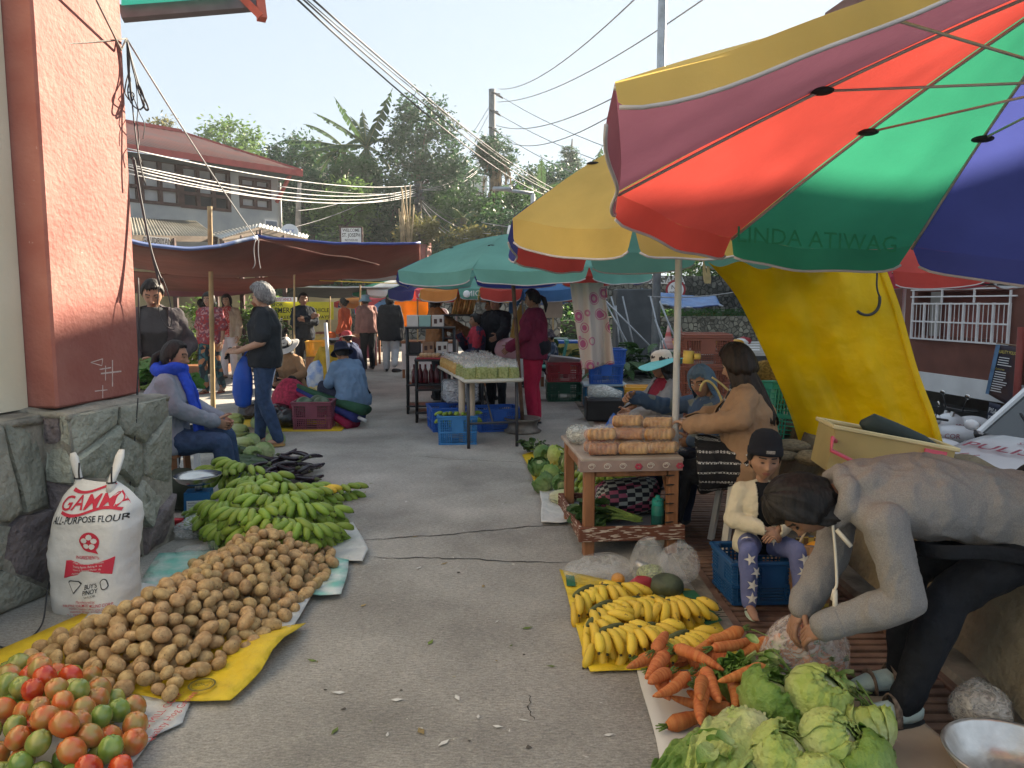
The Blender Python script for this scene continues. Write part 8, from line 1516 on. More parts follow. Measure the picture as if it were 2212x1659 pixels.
person('person in patterned cap and dark blue top sitting behind the turquoise chair',V(.70,13.2,0),R(100),low(1.55,.1),1.55,skin=1,hair='short',top=pattern('navyprint',(.03,.045,.08),(.05,.07,.11),(.2,.22,.25),18),bottom=M_black,vox=.014,hat=lathe_hat(BUCKET,.01,(0,0),'bucket_hat'),hatm=pattern('cap',(.05,.04,.05),(.15,.11,.11),(.1,.08,.09),30))
ta=R(14);tc0=V(-.40,8.40,0);tb=thing('folding_table','white plastic folding table crowded with bagged snacks','table',tc0,ta);M_tp=plastic('ivory',(.58,.55,.47))
MB().box((0,0,.68),(.60,1.84,.035),bev=.012).build('table_top',M_tp,tb,True,False);M_leg=mat('dark_leg',(.055,.058,.065),.5,.1,8,metal=.3)
for sx in(-1,1):
 for sy in(-1,1):MB().tube([(sx*.25,sy*.86,0),(sx*.25,sy*.84,.665)],.017,10).build('leg',M_leg,tb,True,False)
for sy in(-1,1):MB().tube([(-.25,sy*.85,.25),(.25,sy*.85,.25)],.012,8).build('cross_bar',M_leg,tb,True,False);MB().tube([(0,sy*.85,.25),(0,sy*.3,.66)],.010,8).build('brace',M_leg,tb,True,False)
MB().tube([(-.26,-.55,0),(-.26,-.55,.66)],.035,12).build('leg',plastic('beige',(.42,.36,.28)),tb,True,False);MB().tube([(-.17,-.62,0),(-.17,-.62,.66)],.035,12).build('leg',plastic('beige',(.42,.36,.28)),tb,True,False)
M_gst=mat('green_snack',(.20,.24,.06),.5,0,c2=(.42,.44,.20),vs=55,b=1.,bs=70,bd=.02,det=2);M_pst=mat('pink_snack',(.48,.20,.13),.5,0,c2=(.60,.40,.30),vs=40,b=1.,bs=60,bd=.02,det=2);M_ost=mat('orange_snack',(.55,.26,.05),.5,0,c2=(.62,.42,.16),vs=40,b=1.,bs=60,bd=.02)
def pouch(m1,seed):
 m_=MB();pr=[(-.075,.016),(-.06,.034),(0,.040),(.02,.034)]
 def fn(u,v,z0=0.,z1=.10):
  a=u*2*PI;w_=.052*(1+.05*np.sin(v*5));d_=.03*np.sin(np.clip(v*.9+.12,0,1)*PI)**.5;x=w_*np.sign(np.cos(a))*np.abs(np.cos(a))**.6;y=d_*np.sign(np.sin(a))*np.abs(np.sin(a))**.7;q=np.stack([x,y,z0+(z1-z0)*v],-1);return q+.005*snoise(q,60,seed)[...,None]
 m_.grid(fn,21,9,0)
 def ft(u,v):
  q=fn(u,1-.0*v,0,.10);k=1-.75*v;q[...,0]*=(.75+.25*(1-v));q[...,1]*=k;q[...,2]=.095+.06*v;q[...,1]+=.012*np.sin(seed+v*3)*v;return q+.007*snoise(q,55,seed+1)[...,None]
 m_.grid(ft,21,6,1);return m_.mesh('snack_pack',[m1,bag_mat('pack_film',(.75,.75,.75),.3,.06)])
PK=[(pouch(M_gst,1),'clear pack of pale green vegetable sticks','green'),(pouch(M_pst,2),'clear pack of pinkish crackers','pink'),(pouch(M_ost,3),'clear pack of orange crackers','orange')]
for r_ in range(12):
 for c_ in range(5):
  j=0 if r_<4 else(1 if(r_+c_)%3 else 2)
  if c_==0 and r_>3:j=2
  o=bpy.data.objects.new('snack_pack',PK[j][0]);COL.objects.link(o);q=rz(ta,V(-.23+.113*c_+random.uniform(-.008,.008),-.84+.14*r_+random.uniform(-.01,.01),.698))+tc0;o.location=q;o.rotation_euler=(random.uniform(-.1,.1),0,ta+random.uniform(-.25,.25));s_=random.uniform(1.05,1.25);o.scale=(s_,)*3;tag(o,PK[j][1]+' on the white folding table','snack pack',PK[j][2]+' snack packs on the folding table')
bb_=crate('light blue plastic crate holding green bananas under the snack table',G(986,962)+V(0,.18,0),(.40,.32,.30),PLB,R(4));
for i,a in enumerate((170,210)):banana_hand('green banana hand in the light blue crate',G(986,962)+V(-.06+.14*i,.2,.28),(-.1,0,R(a)),GB,10,'green bananas in the light blue crate',.9,.9)
crate('deep blue plastic bin behind the banana crate',V(-.75,8.75,0),(.42,.5,.27),PB,ta);crate('wide deep blue plastic crate under the snack table',V(-.18,8.7,0),(.5,.4,.26),PB,ta);o=tag(MB().box(V(-.62,8.95,.42),(.40,.34,.26),rotm((0,0,1),ta),bev=.03).build('storage_tub',bag_mat('tub_plastic',(.62,.68,.72),.6)),'translucent storage tub on the deep blue bin','tub');
def rack(lab,loc,w_,d_,hs,rot=0.):
 o=thing('shelf_rack',lab,'shelf',loc,rot);
 for sx in(-1,1):
  for sy in(-1,1):MB().tube([(sx*w_/2,sy*d_/2,0),(sx*w_/2,sy*d_/2,hs[-1])],.017,10).build('leg',PBK,o,True,False)
 for z in hs:MB().box((0,0,z),(w_+.04,d_+.04,.025),bev=.006).build('shelf',PBK,o,False,False)
 return o
rack('black plastic shelf rack with boxed goods and dark bottles',V(-1.08,10.1,0),.62,.34,(.10,.38,.78,1.13),R(6));rack('tall black shelf rack with bread sticks on top',V(-.72,11.0,0),.55,.34,(.1,.5,.95,1.28),R(6));rack('short black stand carrying red trays of bread',V(-.98,9.35,0),.40,.32,(.12,.40,.76),R(6))
M_box=mat('box_white',(.60,.56,.52),.7,.06,9)
for i,(x,z,c,lb)in enumerate([(-1.30,1.145,M_box,'plain cream box'),(-1.14,1.145,mat('box_mint',(.28,.46,.42),.7,.05,9),'mint green box'),(-.97,1.145,M_box,'white box with brown pictures'),(-1.28,.795,PBK,'black box'),(-1.1,.795,mat('box_kraft',(.35,.2,.12),.7,.2,9),'brown printed box'),(-.92,.795,M_box,'small white printed box')]):
 o=thing('goods_box','%s on the black shelf rack'%lb,'box',(x,10.0,z));MB().box((x,10.0,z+.075),(.15,.1,.15),bev=.004).build('carton',c,o,False)
 if 'printed' in lb or 'pictures' in lb:MB().box((x-.03,9.949,z+.07),(.04,.002,.06)).build('print',M_frame,o,False);MB().box((x+.04,9.949,z+.08),(.035,.002,.05)).build('print',M_frame,o,False)
for k in range(7):o=tag(MB().lathe([(.001,0),(.035,0),(.037,.01),(.037,.15),(.015,.2),(.014,.25),(.001,.252)],14,(-1.3+.075*k,10.05+.03*(k%2),.393)).build('bottle',mat('wine_bottle',(.10,.01,.015),.15,0,spec=.6)),'dark red bottle on the lower shelf of the black rack','bottle','bottles on the black rack')
for k in range(12):a=V(-.86+.025*k,11.0+.02*(k%3),1.295);o=tag(MB().tube([a,a+V(.07,0,.28)],.018,8).build('bread_stick',M_br),'golden bread stick standing on the tall black rack','bread','bread sticks on the tall black rack')
for k in range(5):o=tag(MB().tube([V(-1.1+.05*k,9.22,.81),V(-1.12+.05*k,9.42,.82)],[(.03,.02)]*2,10).build('bread_roll',mat('roll',(.48,.29,.15),.6,.2,9)),'pale bread roll on the red tray of the short stand','bread','bread rolls on the red tray')
o=tag(MB().box((-.98,9.33,.783),(.36,.3,.02),bev=.005).build('red_tray',PR,None,False),'red plastic tray on the short black stand','tray')
crate('dark green plastic crate under the maroon one',G(1212,868)+V(.05,.2,0),(.52,.36,.29),PG,R(2));crate('maroon plastic crate stacked on the dark green crate',G(1212,868)+V(.05,.2,.292),(.52,.36,.29),PR,R(2));o=tag(MB().box(G(1212,868)+V(.05,.15,.60),(.46,.03,.20),rotm((1,0,0),.9)@rotm((0,1,0),.2),bev=.006).build('foam_tray',PW,None,False),'white foam tray leaning in the maroon crate','tray')
tb2=V(1.28,10.5,0);o=thing('storage_tub','blue storage tub with grey lid and pink latch','tub',tb2);MB().box(tb2+V(0,0,.16),(.56,.42,.32),bev=.03).build('tub_body',plastic('petrol',(.012,.12,.24)),o,False);MB().box(tb2+V(0,0,.33),(.62,.46,.035),bev=.012).build('lid',plastic('greyblue',(.22,.30,.36)),o,False);MB().box(tb2+V(0,-.225,.29),(.12,.02,.06)).build('latch',M_pink,o,False)
crate('bright blue plastic crate stacked on the blue storage tub',tb2+V(.02,0,.352),(.46,.36,.27),PB,R(-4));crate('second bright blue crate on top of the blue crates',tb2+V(.04,.02,.625),(.46,.36,.2),PB,R(3))
bx3=G(1308,912)+V(0,.2,0);o=thing('black_bin','black plastic bin with a plastic-wrapped bundle on it','bin',bx3);MB().box(bx3+V(0,0,.14),(.46,.34,.28),bev=.02).build('bin_body',PBK,o,False);tag(MB().tube([bx3+V(-.2,-.02,.36),bx3+V(0,0,.36),bx3+V(.22,.02,.31)],[.07,.085,.05],16).build('wrapped_bundle',bag_mat('wrap_plastic',(.70,.74,.72),.8)),'roll of greens wrapped in clear plastic on the black bin','bundle')
crate('orange-yellow lidded plastic crate beside the sun hat woman',G(1385,900)+V(0,.1,0),(.40,.34,.36),PY,R(-6),lid=PY)
for k in range(4):crate('reddish-brown plastic crate in the tall stack behind the white pole',V(1.86,7.4,.285*k),(.46,.38,.28),PBR,R(3*(k%2)-2),'brown crates in the tall stack',lid=PBR if k==3 else None)
M_fl=mat('pink_floral',(.62,.48,.44),.85,0,tl=.3);n,l,p=nodes(M_fl);tc=[q for q in n if q.type=='TEX_COORD'][0];mp=n.new('ShaderNodeMapping');mp.inputs['Scale'].default_value=(3,6,1);l.new(tc.outputs['UV'],mp.inputs[0]);vo=n.new('ShaderNodeTexVoronoi');vo.inputs['Scale'].default_value=1.;l.new(mp.outputs[0],vo.inputs['Vector']);rp=n.new('ShaderNodeValToRGB');rp.color_ramp.interpolation='CONSTANT';rp.color_ramp.elements[0].color=(.58,.42,.38,1);rp.color_ramp.elements[1].position=.16;rp.color_ramp.elements[1].color=(.52,.14,.26,1)
for q,c in((.34,(.62,.52,.46)),(.40,(.55,.22,.30)),(.46,(.64,.55,.49))):rp.color_ramp.elements.new(q).color=c+(1,)
l.new(vo.outputs['Distance'],rp.inputs[0]);l.new(rp.outputs[0],p.inputs['Base Color']);pc_=thing('hanging_cloth','pink floral cloth hung from the edge of the teal parasol','cloth',P(1280,800,7.7)*[1,1,0])
for q in n:
 if q.type=='BSDF_TRANSLUCENT':l.new(rp.outputs[0],q.inputs[0])
def pcf(u,v):a,b,c,d=P(1231,612,7.6),P(1304,610,7.8),P(1326,785,7.8),P(1258,800,7.6);U_,V_=u[...,None],v[...,None];q=(a*(1-U_)+b*U_)*(1-V_)+(d*(1-U_)+c*U_)*V_;q[...,1]+=.05*np.sin(u*9+v*2)*(.3+v)+.02*np.sin(u*21+v*5);return q
shell(MB().grid(pcf,30,34).build('sheet',M_fl,pc_),.002)
ch_=V(.62,12.4,0);o=thing('plastic_chair','turquoise plastic chair behind the crates','chair',ch_);M_ch=plastic('turquoise',(.06,.36,.30));MB().box(ch_+V(0,0,.42),(.42,.42,.03),bev=.01).build('seat',M_ch,o,False)
for sx in(-1,1):
 for sy in(-1,1):MB().bar(ch_+V(sx*.2,sy*.2,0),ch_+V(sx*.17,sy*.17,.42),.04).build('leg',M_ch,o,False)
for k in range(5):MB().bar(ch_+V(.2,-.16+.08*k,.43),ch_+V(.27,-.16+.08*k,.82),.05,.02).build('back_slat',M_ch,o,False)
MB().bar(ch_+V(.27,-.2,.83),ch_+V(.27,.2,.83),.05).build('back_rail',M_ch,o,False)
M_lily=veg_leaf_mat('lily_leaf',(.03,.085,.02),(.055,.12,.03),(.05,.10,.03),.25)
def lily(lab,c,n,L,pot=True):
 o=thing('potted_plant',lab,'plant',c);
 if pot:MB().lathe([(.001,0),(.12,0),(.16,.28),(.17,.30),(.15,.30),(.13,.26),(.001,.26)],20,c).build('pot',PBK,o)
 for i in range(n):
  a=i*2.4;el=random.uniform(.35,1.25);d=nrm(V(math.cos(a)*math.cos(el),math.sin(a)*math.cos(el),math.sin(el)));b0=c+V(0,0,.28);b1=b0+d*L*random.uniform(.35,.6);sd=nrm(np.cross(d,Z1));LL=L*random.uniform(.5,.75);d2=nrm(d+V(0,0,-.5))
  def fn(u,v):ww=.19*LL*np.sin(np.clip(v*.96+.02,0,1)*PI)**.8;return b1+d2*(v*LL)[...,None]+sd*((u-.5)*2*ww)[...,None]-Z1*(.45*LL*v*v-.12*LL*np.abs(u-.5))[...,None]
  m_=MB().grid(fn,5,8);m_.tube([b0,lerp(b0,b1,.5)+V(0,0,.02),b1],.006,5);m_.build('leaf',M_lily,o)
lily('big broad-leaved potted plant beside the galvanised post',V(2.25,12.9,0),42,.75);lily('second broad-leaved potted plant behind the blue crates',V(1.75,12.4,0),30,.65);lily('slender leafy plant in pots beside the cardboard sign',V(.95,14.5,0),26,.6)
o=tag(MB().lathe([(.001,0),(.07,0),(.09,.18),(.095,.19),(.08,.19),(.001,.17)],18,P(1382,790,12.2)*[1,1,0]).build('white_pot',PW),'small white flower pot in front of the potted plants','pot')
o=thing('planter_kerb','low grey stone planter kerb under the potted plants','kerb',(2.3,11.5,0));MB().box((2.35,11.6,.12),(1.6,2.6,.24),rotm((0,0,1),.1),bev=.02).build('kerb_stone',M_rub2,o,False)
for k,(u0,v0,u1,v1,d)in enumerate([(1300,640,1400,860,14),(1308,650,1478,800,14.2),(1320,640,1370,790,14.4),(1345,640,1385,800,14.6),(1405,640,1450,780,13.6),(1415,690,1470,860,13.4),(1425,650,1500,820,13.2),(1330,660,1345,800,14.8)]):
 a,b=P(u0,v0,d),P(u1,v1,d);b=V(b[0],b[1],0.012)if True else b;o=tag(MB().tube([a,b],.016,8).build('tent_pole',M_galv),'bare grey tent pole leaning by the galvanised post','pole','leaning tent poles')
o=tag(MB().box(P(1370,690,19)*[1,1,0]+V(0,0,.9),(1.0,.7,1.8),bev=.03).build('utility_cabinet',mat('cabinet_grey',(.07,.075,.08),.6,.2,3),None,False),'dark grey utility cabinet behind the potted plants','cabinet')
o=thing('cardboard_sign','blank cardboard sign on a stick among the plants','sign',P(1195,760,13.8)*[1,1,0]);MB().box(P(1195,665,13.8),(.34,.02,.36)).build('panel',mat('cardboard',(.36,.27,.20)),o,False);MB().bar(P(1195,690,13.83)*[1,1,0],P(1195,655,13.83),.03).build('stick',M_bamb,o,False)
for i,(u,v)in enumerate(((1443,757),(1448,760))):cpt=P(u,756,24)*[1,1,0]+V(i*.5,i,0);o=thing('traffic_cone','red and white traffic cone on the far road' if i==0 else 'second red and white cone further along the far road','cone',cpt);MB().lathe([(.18,.03),(.03,.75),(.001,.76)],16,cpt).build('cone_body',mat('cone_red',(.55,.05,.04),.5,0,c2=(.7,.65,.62),vs=3,st=(.01,.01,1.)),o);MB().box(cpt+V(0,0,.015),(.4,.4,.03)).build('base',PBK,o,False)
q=P(1459,626,26);o=thing('road_sign','round white road sign with red border by the retaining wall','sign',q*[1,1,0]);MB().tube([q*[1,1,0],q],.03,8).build('post',M_galv,o);ax=V(0,-1,0);dk=MB()
for r0,mi,off in((.34,0,0),(.27,1,.012)):dk.add([q+V(r0*math.cos(a),-.04-off,r0*math.sin(a))for a in np.linspace(0,2*PI,28,endpoint=False)],[tuple(range(28))],mi)
dk.build('disc',[PR,M_wht],o,False);dk=MB();text_on(dk,'NO',q+V(0,-.06,.08),V(1,0,0),Z1,.2,0);text_on(dk,'PARKING',q+V(0,-.06,-.09),V(1,0,0),Z1,.1,0);dk.build('lettering',M_blk,o,False)
for k in range(22):q=G(1440+k*8,745+random.uniform(-4,6));bag_blob('goods_bundle','%s bundle on the ground along the low stone wall'%('white','red','dark','yellow')[k%4],'bundle',q,(.22,.2,.14),(M_wht,PR,PBK,PY)[k%4],k,amp=.2,n=12)['group']='%s bundles along the low stone wall'%('white','red','dark','yellow')[k%4]
o,c,ex,n_,Lx,tz=board('emergency_sign','yellow board reading FOR EMERGENCY VEHICLE KEEP CLEAR ALWAYS','sign',582,652,721,691,18,[('FOR',-.36,.33,.26,1.,0),('EMERGENCY',-.14,.02,.42,.82,0),('VEHICLE',.28,.02,.30,.9,0),('KEEP CLEAR ALWAYS',.05,-.36,.24,1.15,0)],[mat('sign_yellow',(.62,.58,.03),.6,.06,4),M_blk],ang=.6)
for s_ in(-1,1):MB().bar(c+ex*s_*Lx*.4-n_*.06-Z1*c[2],c+ex*s_*Lx*.4-n_*.06,.05).build('post',M_frame,o,False)
board('assistance_sign','small white sign with red letters ASSISTANCE above the yellow board','sign',582,642,640,652,18.1,[('ASSISTANCE',0,0,1.0,.72,0)],[M_wht,mat('print_red',(.45,.06,.07))])
wc_=V(-2.30,8.75,0);crate('maroon plastic crate of watermelons beside the denim shirt',wc_,(.44,.34,.33),PM,R(3))
for i,(x,y)in enumerate(((-.1,-.06),(.1,-.05),(.02,.09))):o=tag(MB().ell(wc_+V(x,y,.29),(.10,.09,.09),18).build('watermelon',mat('melon_skin',(.035,.075,.04),.35,0,c2=(.12,.17,.10),vs=14,spec=.5)),'dark green watermelon in the maroon crate','watermelon','watermelons in the maroon crate')
cu2=thing('closed_parasol','folded red, blue and green striped parasol lying across the stall','parasol',P(700,915,9.0)*[1,1,0]);a,b=P(614,828,9.5),P(775,902,8.75);cl=[cloth('umbred',(.28,.02,.06)),cloth('umbnavy',(.03,.04,.16)),cloth('umbgreen',(.03,.09,.05))]
for k in range(3):
 o_=V(.03*(k-1),0,.035*(k-1));MB().tube([a+o_,lerp(a,b,.35)+o_,lerp(a,b,.7)+o_*1.6-V(0,0,.01),b+o_*2.4],[(.02,.02),(.05,.035),(.085,.05),(.12,.06)],14).build('fold',cl[k],cu2)
MB().tube([lerp(a,b,.8),b+nrm(b-a)*.12],.02,10).build('pole',M_pole,cu2)
def lumpy(lab,u,v,z,size,mt,k,cat_='sack',nm='sack',amp=.15,d=None):return bag_blob(nm,lab,cat_,(G(u,v)if d is None else P(u,v,d)*[1,1,0])+V(0,0,z),size,mt,k,k*.7,amp=amp,n=22)
M_ycl=cloth('yellowbundle',(.55,.42,.14),.15);M_blkbag=mat('black_plastic',(.012,.012,.014),.25,.2,8,b=.6,bs=12,bd=.05,spec=.6)
lumpy('tied yellow cloth bundle beside the red mesh sack',672,905,0,(.16,.14,.22),M_ycl,3);lumpy('red mesh sack of onions in front of the tan jacket',625,905,0,(.22,.18,.28),mat('mesh_red',(.35,.02,.06),.7,.4,30,b=.8,bs=40),4);lumpy('white and yellow sack behind the watermelon crate',700,890,0,(.2,.15,.2),weave('sack_wy',(.60,.55,.40),(.6,.45,.05)),5);lumpy('blue and white printed sack beside the pipe post',700,850,0,(.28,.2,.3),weave('sack_bw',(.55,.58,.62),(.06,.18,.5)),6)
for i,(u,v,w_)in enumerate(((545,905,.16),(575,900,.15),(605,910,.15),(625,925,.14),(590,920,.13))):lumpy('shiny black plastic bag of vegetables behind the grey-haired woman',u,v,0,(w_,.14,.12),M_blkbag,10+i,'plastic bag','plastic_bag',.22)['group']='black plastic bags behind the grey-haired woman'
lumpy('beige net bag of carrots behind the black plastic bags',530,890,.0,(.2,.08,.06),weave('netbag',(.45,.33,.22)),16);greens('stack of leeks and spring onions beside the mustard jacket',G(672,822),R(110),.4,30,60,M_let2,None,.12)
o=tag(MB().box(G(640,925)+V(-.2,.3,.007),(1.5,1.1,.012),rotm((0,0,1),.05)).build('ground_cloth',M_ysack,None,False),'yellow plastic cloth under the left stall goods','cloth')
crate('small yellow plastic crate on a stool behind the pipe post',P(690,740,13)*[1,1,0]+V(0,0,.55),(.42,.3,.26),PY,R(5));o=tag(MB().box(P(690,740,13)*[1,1,0]+V(0,0,.27),(.4,.32,.54),bev=.01).build('wooden_box',M_tw,None,False),'wooden box carrying the yellow crate','box')
gt=V(-2.95,5.85,0);o=thing('white_table','white table heaped with leafy greens behind the stone plinth','table',gt);MB().box(gt+V(0,0,.76),(.9,.5,.03),bev=.008).build('table_top',PW,o,False)
for sx in(-1,1):
 for sy in(-1,1):MB().bar(gt+V(sx*.4,sy*.2,0),gt+V(sx*.4,sy*.2,.745),.04).build('leg',PW,o,False)
M_gr=veg_leaf_mat('fresh_green',(.05,.17,.03),(.09,.24,.045),(.12,.25,.06),.3)
for i in range(5):greens(['heap of fresh green leaves at the table edge','heap of fresh green leaves on the table top','bunch of green leaves piled highest on the white table','bunch of green leaves at the back of the white table','bunch of green leaves hanging over the white table front'][i],gt+V((-.1,.15,.3,.05,.33)[i],(-.05,.05,-.05,.1,-.15)[i],(.775,.80,.86,.9,.78)[i]),i*1.3,.2,46,14,M_gr,None,.10)
bag_blob('plastic_bag','clear plastic bag beside the leafy greens','plastic bag',gt+V(.36,-.2,.776),(.09,.07,.07),M_clear,41,amp=.25)
for i,(u,v)in enumerate(((415,790),(428,775),(420,755),(435,760),(412,770))):q=G(u,800)*[1,1,0]+V(0,.1*i,.15+.12*i);banana_hand('yellow-green banana hand on the back stall behind the red blouse',V(q[0],q[1],.12+.14*i),(-.3,0,R(180+20*i)),GB,14,'banana hands on the back stall',.95,1.8)
o=tag(MB().box(V(-6.6,16,.08),(1.2,.8,.16),bev=.01).build('wooden_crate',M_tw,None,False),'low wooden tray under the back stall bananas','crate')
for i,(u,d,w_,c)in enumerate([(560,18,.5,2),(585,20,.5,1),(440,19,.6,2)]):q=P(u,760,d)*[1,1,0];t_=thing('flower_shrub',('leafy shrub with pale flowers behind the walkers','leafy shrub left of the yellow sign','flowering shrub by the cream wall')[i],'plant',q);m_=MB();cc,pos=clumps(q+V(0,0,.8),(w_,.4,.7),24,40,.12);leaves(m_,pos,.12,0);m_.build('foliage',LM[c],t_,False);m_=MB();leaves(m_,pos[::14],.09,0,1.2);m_.build('blossoms',M_wht,t_,False);MB().tube([q,q+V(0,0,.8)],.03,6).build('stem',M_bark,t_)
cw_=bent_wall('boundary_wall','sunlit cream plastered wall behind the back left stalls',[(-14,21.5),(-5.2,24.6)],0,1.7,.2,mat('cream_wall',(.55,.45,.25),.85,.2,2))
for i,(u,v,d,c)in enumerate([(1215,700,15,PB),(1110,690,13.5,M_tw),(770,745,18,M_tw),(730,740,19.5,PBR),(930,740,15,M_tw),(1170,720,16,PG)]):q=P(u,v,d)*[1,1,0];t_=thing('stall_table',['blue stall table behind the turquoise chair','brown stall table behind the snack sellers','brown stall table beside the mauve jacket','stall table in front of the orange blouse','wooden stall table near the orange screen','green stall table by the slender plants'][i],'table',q);MB().box(q+V(0,0,.7),(1.1,.6,.04)).build('table_top',c,t_,False);MB().box(q+V(0,-.28,.42),(1.06,.02,.5)).build('skirt_cloth',[M_ycl,PW,M_mtarp,M_ycl,PW,PB][i],t_,False);[MB().bar(q+V(sx*.5,sy*.26,0),q+V(sx*.5,sy*.26,.68),.05).build('leg',M_tw,t_,False)for sx in(-1,1)for sy in(-1,1)];[lumpy('assorted bright goods heaped on a far stall table',0,0,0,(.14,.12,.1),[M_wht,PR,PY,PG][k%4],60+k+i*4,'goods','goods_bundle').__setitem__('group','goods on the far stall tables')or COL.objects[-1]for k in range(0)]
ym=thing('leaning_parasol','half-open yellow and blue parasol lying behind the maroon jacket','parasol',P(1120,760,11.5)*[1,1,0]);MB().add([P(1100,735,11.6),P(1108,690,11.5),P(1128,650,11.4),P(1150,720,11.8)],[(0,1,2),(0,2,3)]).build('panel',CV['yellow'],ym,False);MB().add([P(1128,648,11.42),P(1104,680,11.5),P(1096,700,11.55),P(1100,650,11.5)],[(0,1,2,3)]).build('panel',CV['sky'],ym,False);MB().tube([P(1128,648,11.4),P(1135,760,11.6)],.015,8).build('pole',M_pole,ym)
def car(lab,loc,rot):
 o=thing('police_car',lab,'car',loc,rot);W=mat('car_white',(.72,.73,.75),.25,.03,4,coat=.6)
 st_=[(2.15,.45,.62,.70),(2.05,.35,.74,.80),(1.6,.3,.86,.86),(.95,.28,.98,.87),(.55,.28,1.02,.88),(-.3,.28,1.02,.88),(-1.3,.3,1.02,.88),(-2.0,.35,.98,.82),(-2.15,.45,.85,.74)]
 m_=MB();n_=14;vs=[]
 for(y,zb,zt,hw)in st_:
  zb_,zt_=zb,zt
  for k in range(n_):
   a=2*PI*k/n_;ca,sa=math.cos(a),math.sin(a);vs.append((hw*np.sign(ca)*abs(ca)**.35,y,(zb+zt)/2+(zt-zb)/2*np.sign(sa)*abs(sa)**.5))
 m_.add(vs,[(i*n_+j,i*n_+(j+1)%n_,(i+1)*n_+(j+1)%n_,(i+1)*n_+j)for i in range(len(st_)-1)for j in range(n_)]+[tuple(range(n_)),tuple(range((len(st_)-1)*n_,len(st_)*n_))[::-1]]);m_.build('body',W,o,35,False)
 cab=[(.62,1.0,.80),(.0,1.52,.62),(-1.1,1.55,.62),(-1.75,1.0,.80)];m_=MB();q=[(-hw,y,z)for(y,z,hw)in cab]+[(hw,y,z)for(y,z,hw)in cab];m_.add(q,[(1,2,6,5)]);m_.build('roof',W,o,False,False)
 m_=MB().add([q[0],q[1],q[5],q[4]],[(0,1,2,3)]);m_.build('windshield',mat('car_glass',(.02,.025,.03),.05,0,spec=.9),o,False,False);m_=MB().add(q,[(0,3,2,1),(4,5,6,7),(2,3,7,6)]);m_.build('side_window',mat('car_glass',(.02,.025,.03)),o,False,False)
 for sx in(-1,1):
  MB().bar((sx*.80,.62,1.0),(sx*.62,0,1.53),.06).build('pillar',W,o,False,False)
  MB().ell((sx*.62,2.08,.66),(.16,.07,.08),12).build('headlight',mat('lamp_glass',(.6,.62,.64),.1,0,spec=.8),o,True,False);MB().ell((sx*.98,.5,1.06),(.10,.06,.07),10).build('mirror',W,o,True,False)
  for y in(1.35,-1.35):wl=MB().tube([(sx*.72,y,.33),(sx*.92,y,.33)],.33,24).build('wheel',PBK,o,True,False);MB().tube([(sx*.925,y,.33),(sx*.93,y,.33)],.2,20).build('rim',M_dsteel,wl,True,False)
 MB().box((0,2.16,.5),(1.2,.04,.18),bev=.02).build('grille',PBK,o,False,False);MB().bar((.1,.66,1.03),(.5,.35,1.25),.02).build('wiper',PBK,o,False,False)
 m_=MB();sl_=nrm(V(0,-1,.16));text_on(m_,'PULISYA',V(0,1.25,.945),V(-1,0,0),sl_,.26,0,off=.012,sx=1.2,bold=.01);text_on(m_,'166',V(.35,1.62,.885),V(-1,0,0),sl_,.24,0,off=.012,bold=.01);text_on(m_,'SAGADA MPS',V(-.2,.95,.99),V(-1,0,0),sl_,.12,0,off=.012);m_.build('lettering',mat('car_red',(.30,.05,.08),.5,0),o,False,False)
 return o
car('white police car with red PULISYA 166 lettering on its bonnet',V(6.55,8.6,-1.1),R(116))
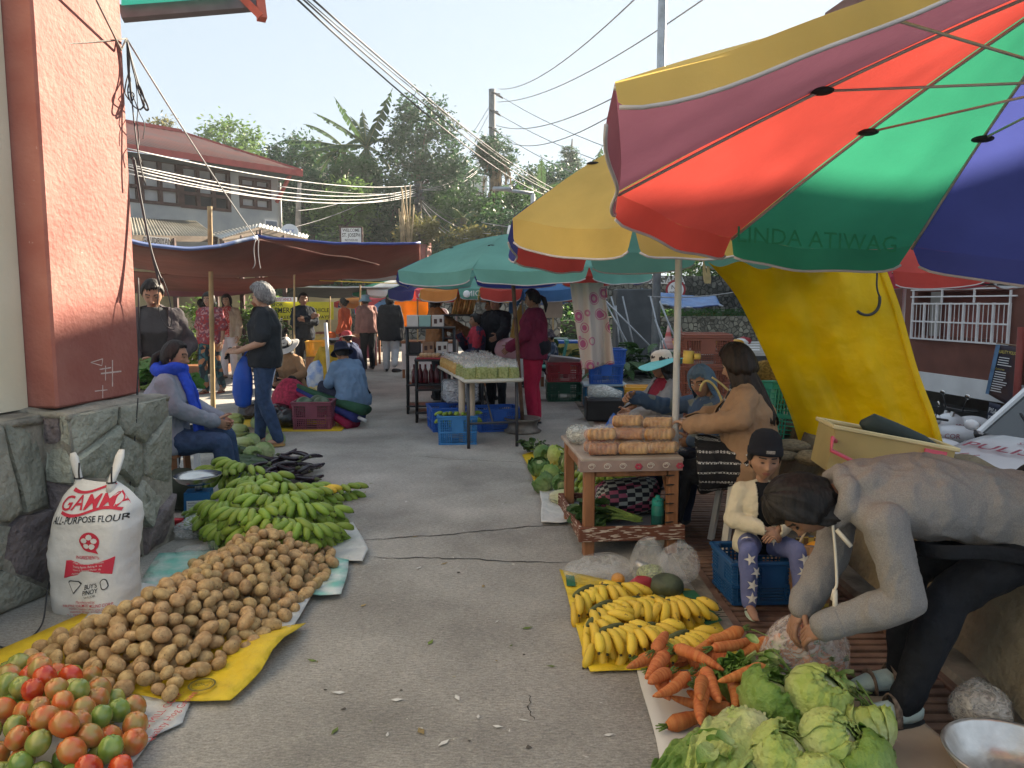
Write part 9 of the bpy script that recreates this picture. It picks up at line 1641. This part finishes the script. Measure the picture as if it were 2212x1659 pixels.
def bike(lab,loc,rot):
 o=thing('motorcycle',lab,'motorcycle',loc,rot)
 for y in(.68,-.62):
  wl=MB().lathe([(.22,-.05),(.29,-.05),(.31,0),(.29,.05),(.22,.05)],28,fn=lambda v:np.stack([v[:,2],v[:,0]+y,v[:,1]+.31],1)).build('wheel',PBK,o,True,False);h_=MB()
  for k in range(5):h_.bar((0,y,.31),(0,y+.24*math.cos(k*1.257),.31+.24*math.sin(k*1.257)),.03)
  h_.build('rim',M_dsteel,wl,False,False)
 W=mat('bike_white',(.62,.63,.66),.3,.05,6,coat=.4);m_=MB();m_.ell((0,.15,.80),(.15,.30,.13),16);m_.ell((0,.48,.80),(.15,.22,.18),16);v,nm,f=remesh(m_,.02,3);MB().add(v,f).build('fairing',W,o,True,False);MB().ell((0,-.32,.82),(.13,.38,.07),14).build('seat',PBK,o,True,False);MB().ell((0,-.62,.92),(.09,.2,.06),12).build('tail',W,o,True,False);MB().ell((0,.05,.45),(.13,.28,.2),14).build('engine',M_dsteel,o,True,False)
 for sx in(-1,1):MB().tube([(sx*.07,.68,.31),(sx*.07,.48,1.0)],.028,10).build('fork',M_dsteel,o,True,False);mr_=MB().tube([(sx*.18,.42,1.02),(sx*.26,.42,1.22)],.008,6).build('mirror_stalk',PBK,o,True,False);MB().ell((sx*.27,.42,1.24),(.06,.015,.04),12).build('mirror',M_steel,mr_,True,False)
 MB().tube([(-.36,.32,1.04),(-.15,.42,1.03),(.15,.42,1.03),(.36,.32,1.04)],.016,8).build('handlebar',PBK,o,True,False);MB().ell((0,.68,.88),(.09,.05,.08),12).build('headlight',mat('lamp_glass',(.6,.62,.64)),o,True,False);MB().tube([(.14,-.1,.3),(.16,-.7,.42)],[.04,.06],10).build('exhaust',M_dsteel,o,True,False)
 m_=MB();text_on(m_,'PRO COR',V(-.158,.30,.80),V(0,-1,0),Z1,.09,0,off=.004);m_.build('lettering',mat('car_red',(.30,.05,.08)),o,False,False);return o
bike('white police motorcycle lettered PRO COR beside the police car',V(5.3,9.0,-1.1),R(60));bike('second white motorcycle parked behind the lettered one',V(6.05,10.0,-1.1),R(75));bike('motorcycle with red seat cover under the small banner',V(6.8,10.9,-1.1),R(95))
q=V(7.5,11.2,-1.1);o=thing('red_post','dark red post standing under the banner','post',q);MB().tube([q,q+V(0,0,2.2)],.05,10).build('shaft',mat('post_red',(.22,.04,.03),.7,.1,5),o)
hz=MB().box((-2,65,9.5),(150,165,27)).build('haze',[],smooth=False);stuff(hz);hz['label']='thin pale morning haze filling the air';hz['category']='haze'
hm=bpy.data.materials.new('haze');hm.use_nodes=True;n=hm.node_tree.nodes;n.remove(n['Principled BSDF']);pv=n.new('ShaderNodeVolumePrincipled');pv.inputs['Color'].default_value=(.86,.94,1,1);pv.inputs['Density'].default_value=.0011;pv.inputs['Anisotropy'].default_value=.35
hm.node_tree.links.new(pv.outputs[0],n['Material Output'].inputs['Volume']);hz.data.materials.append(hm)
bpy.data.scenes.remove(_TS)
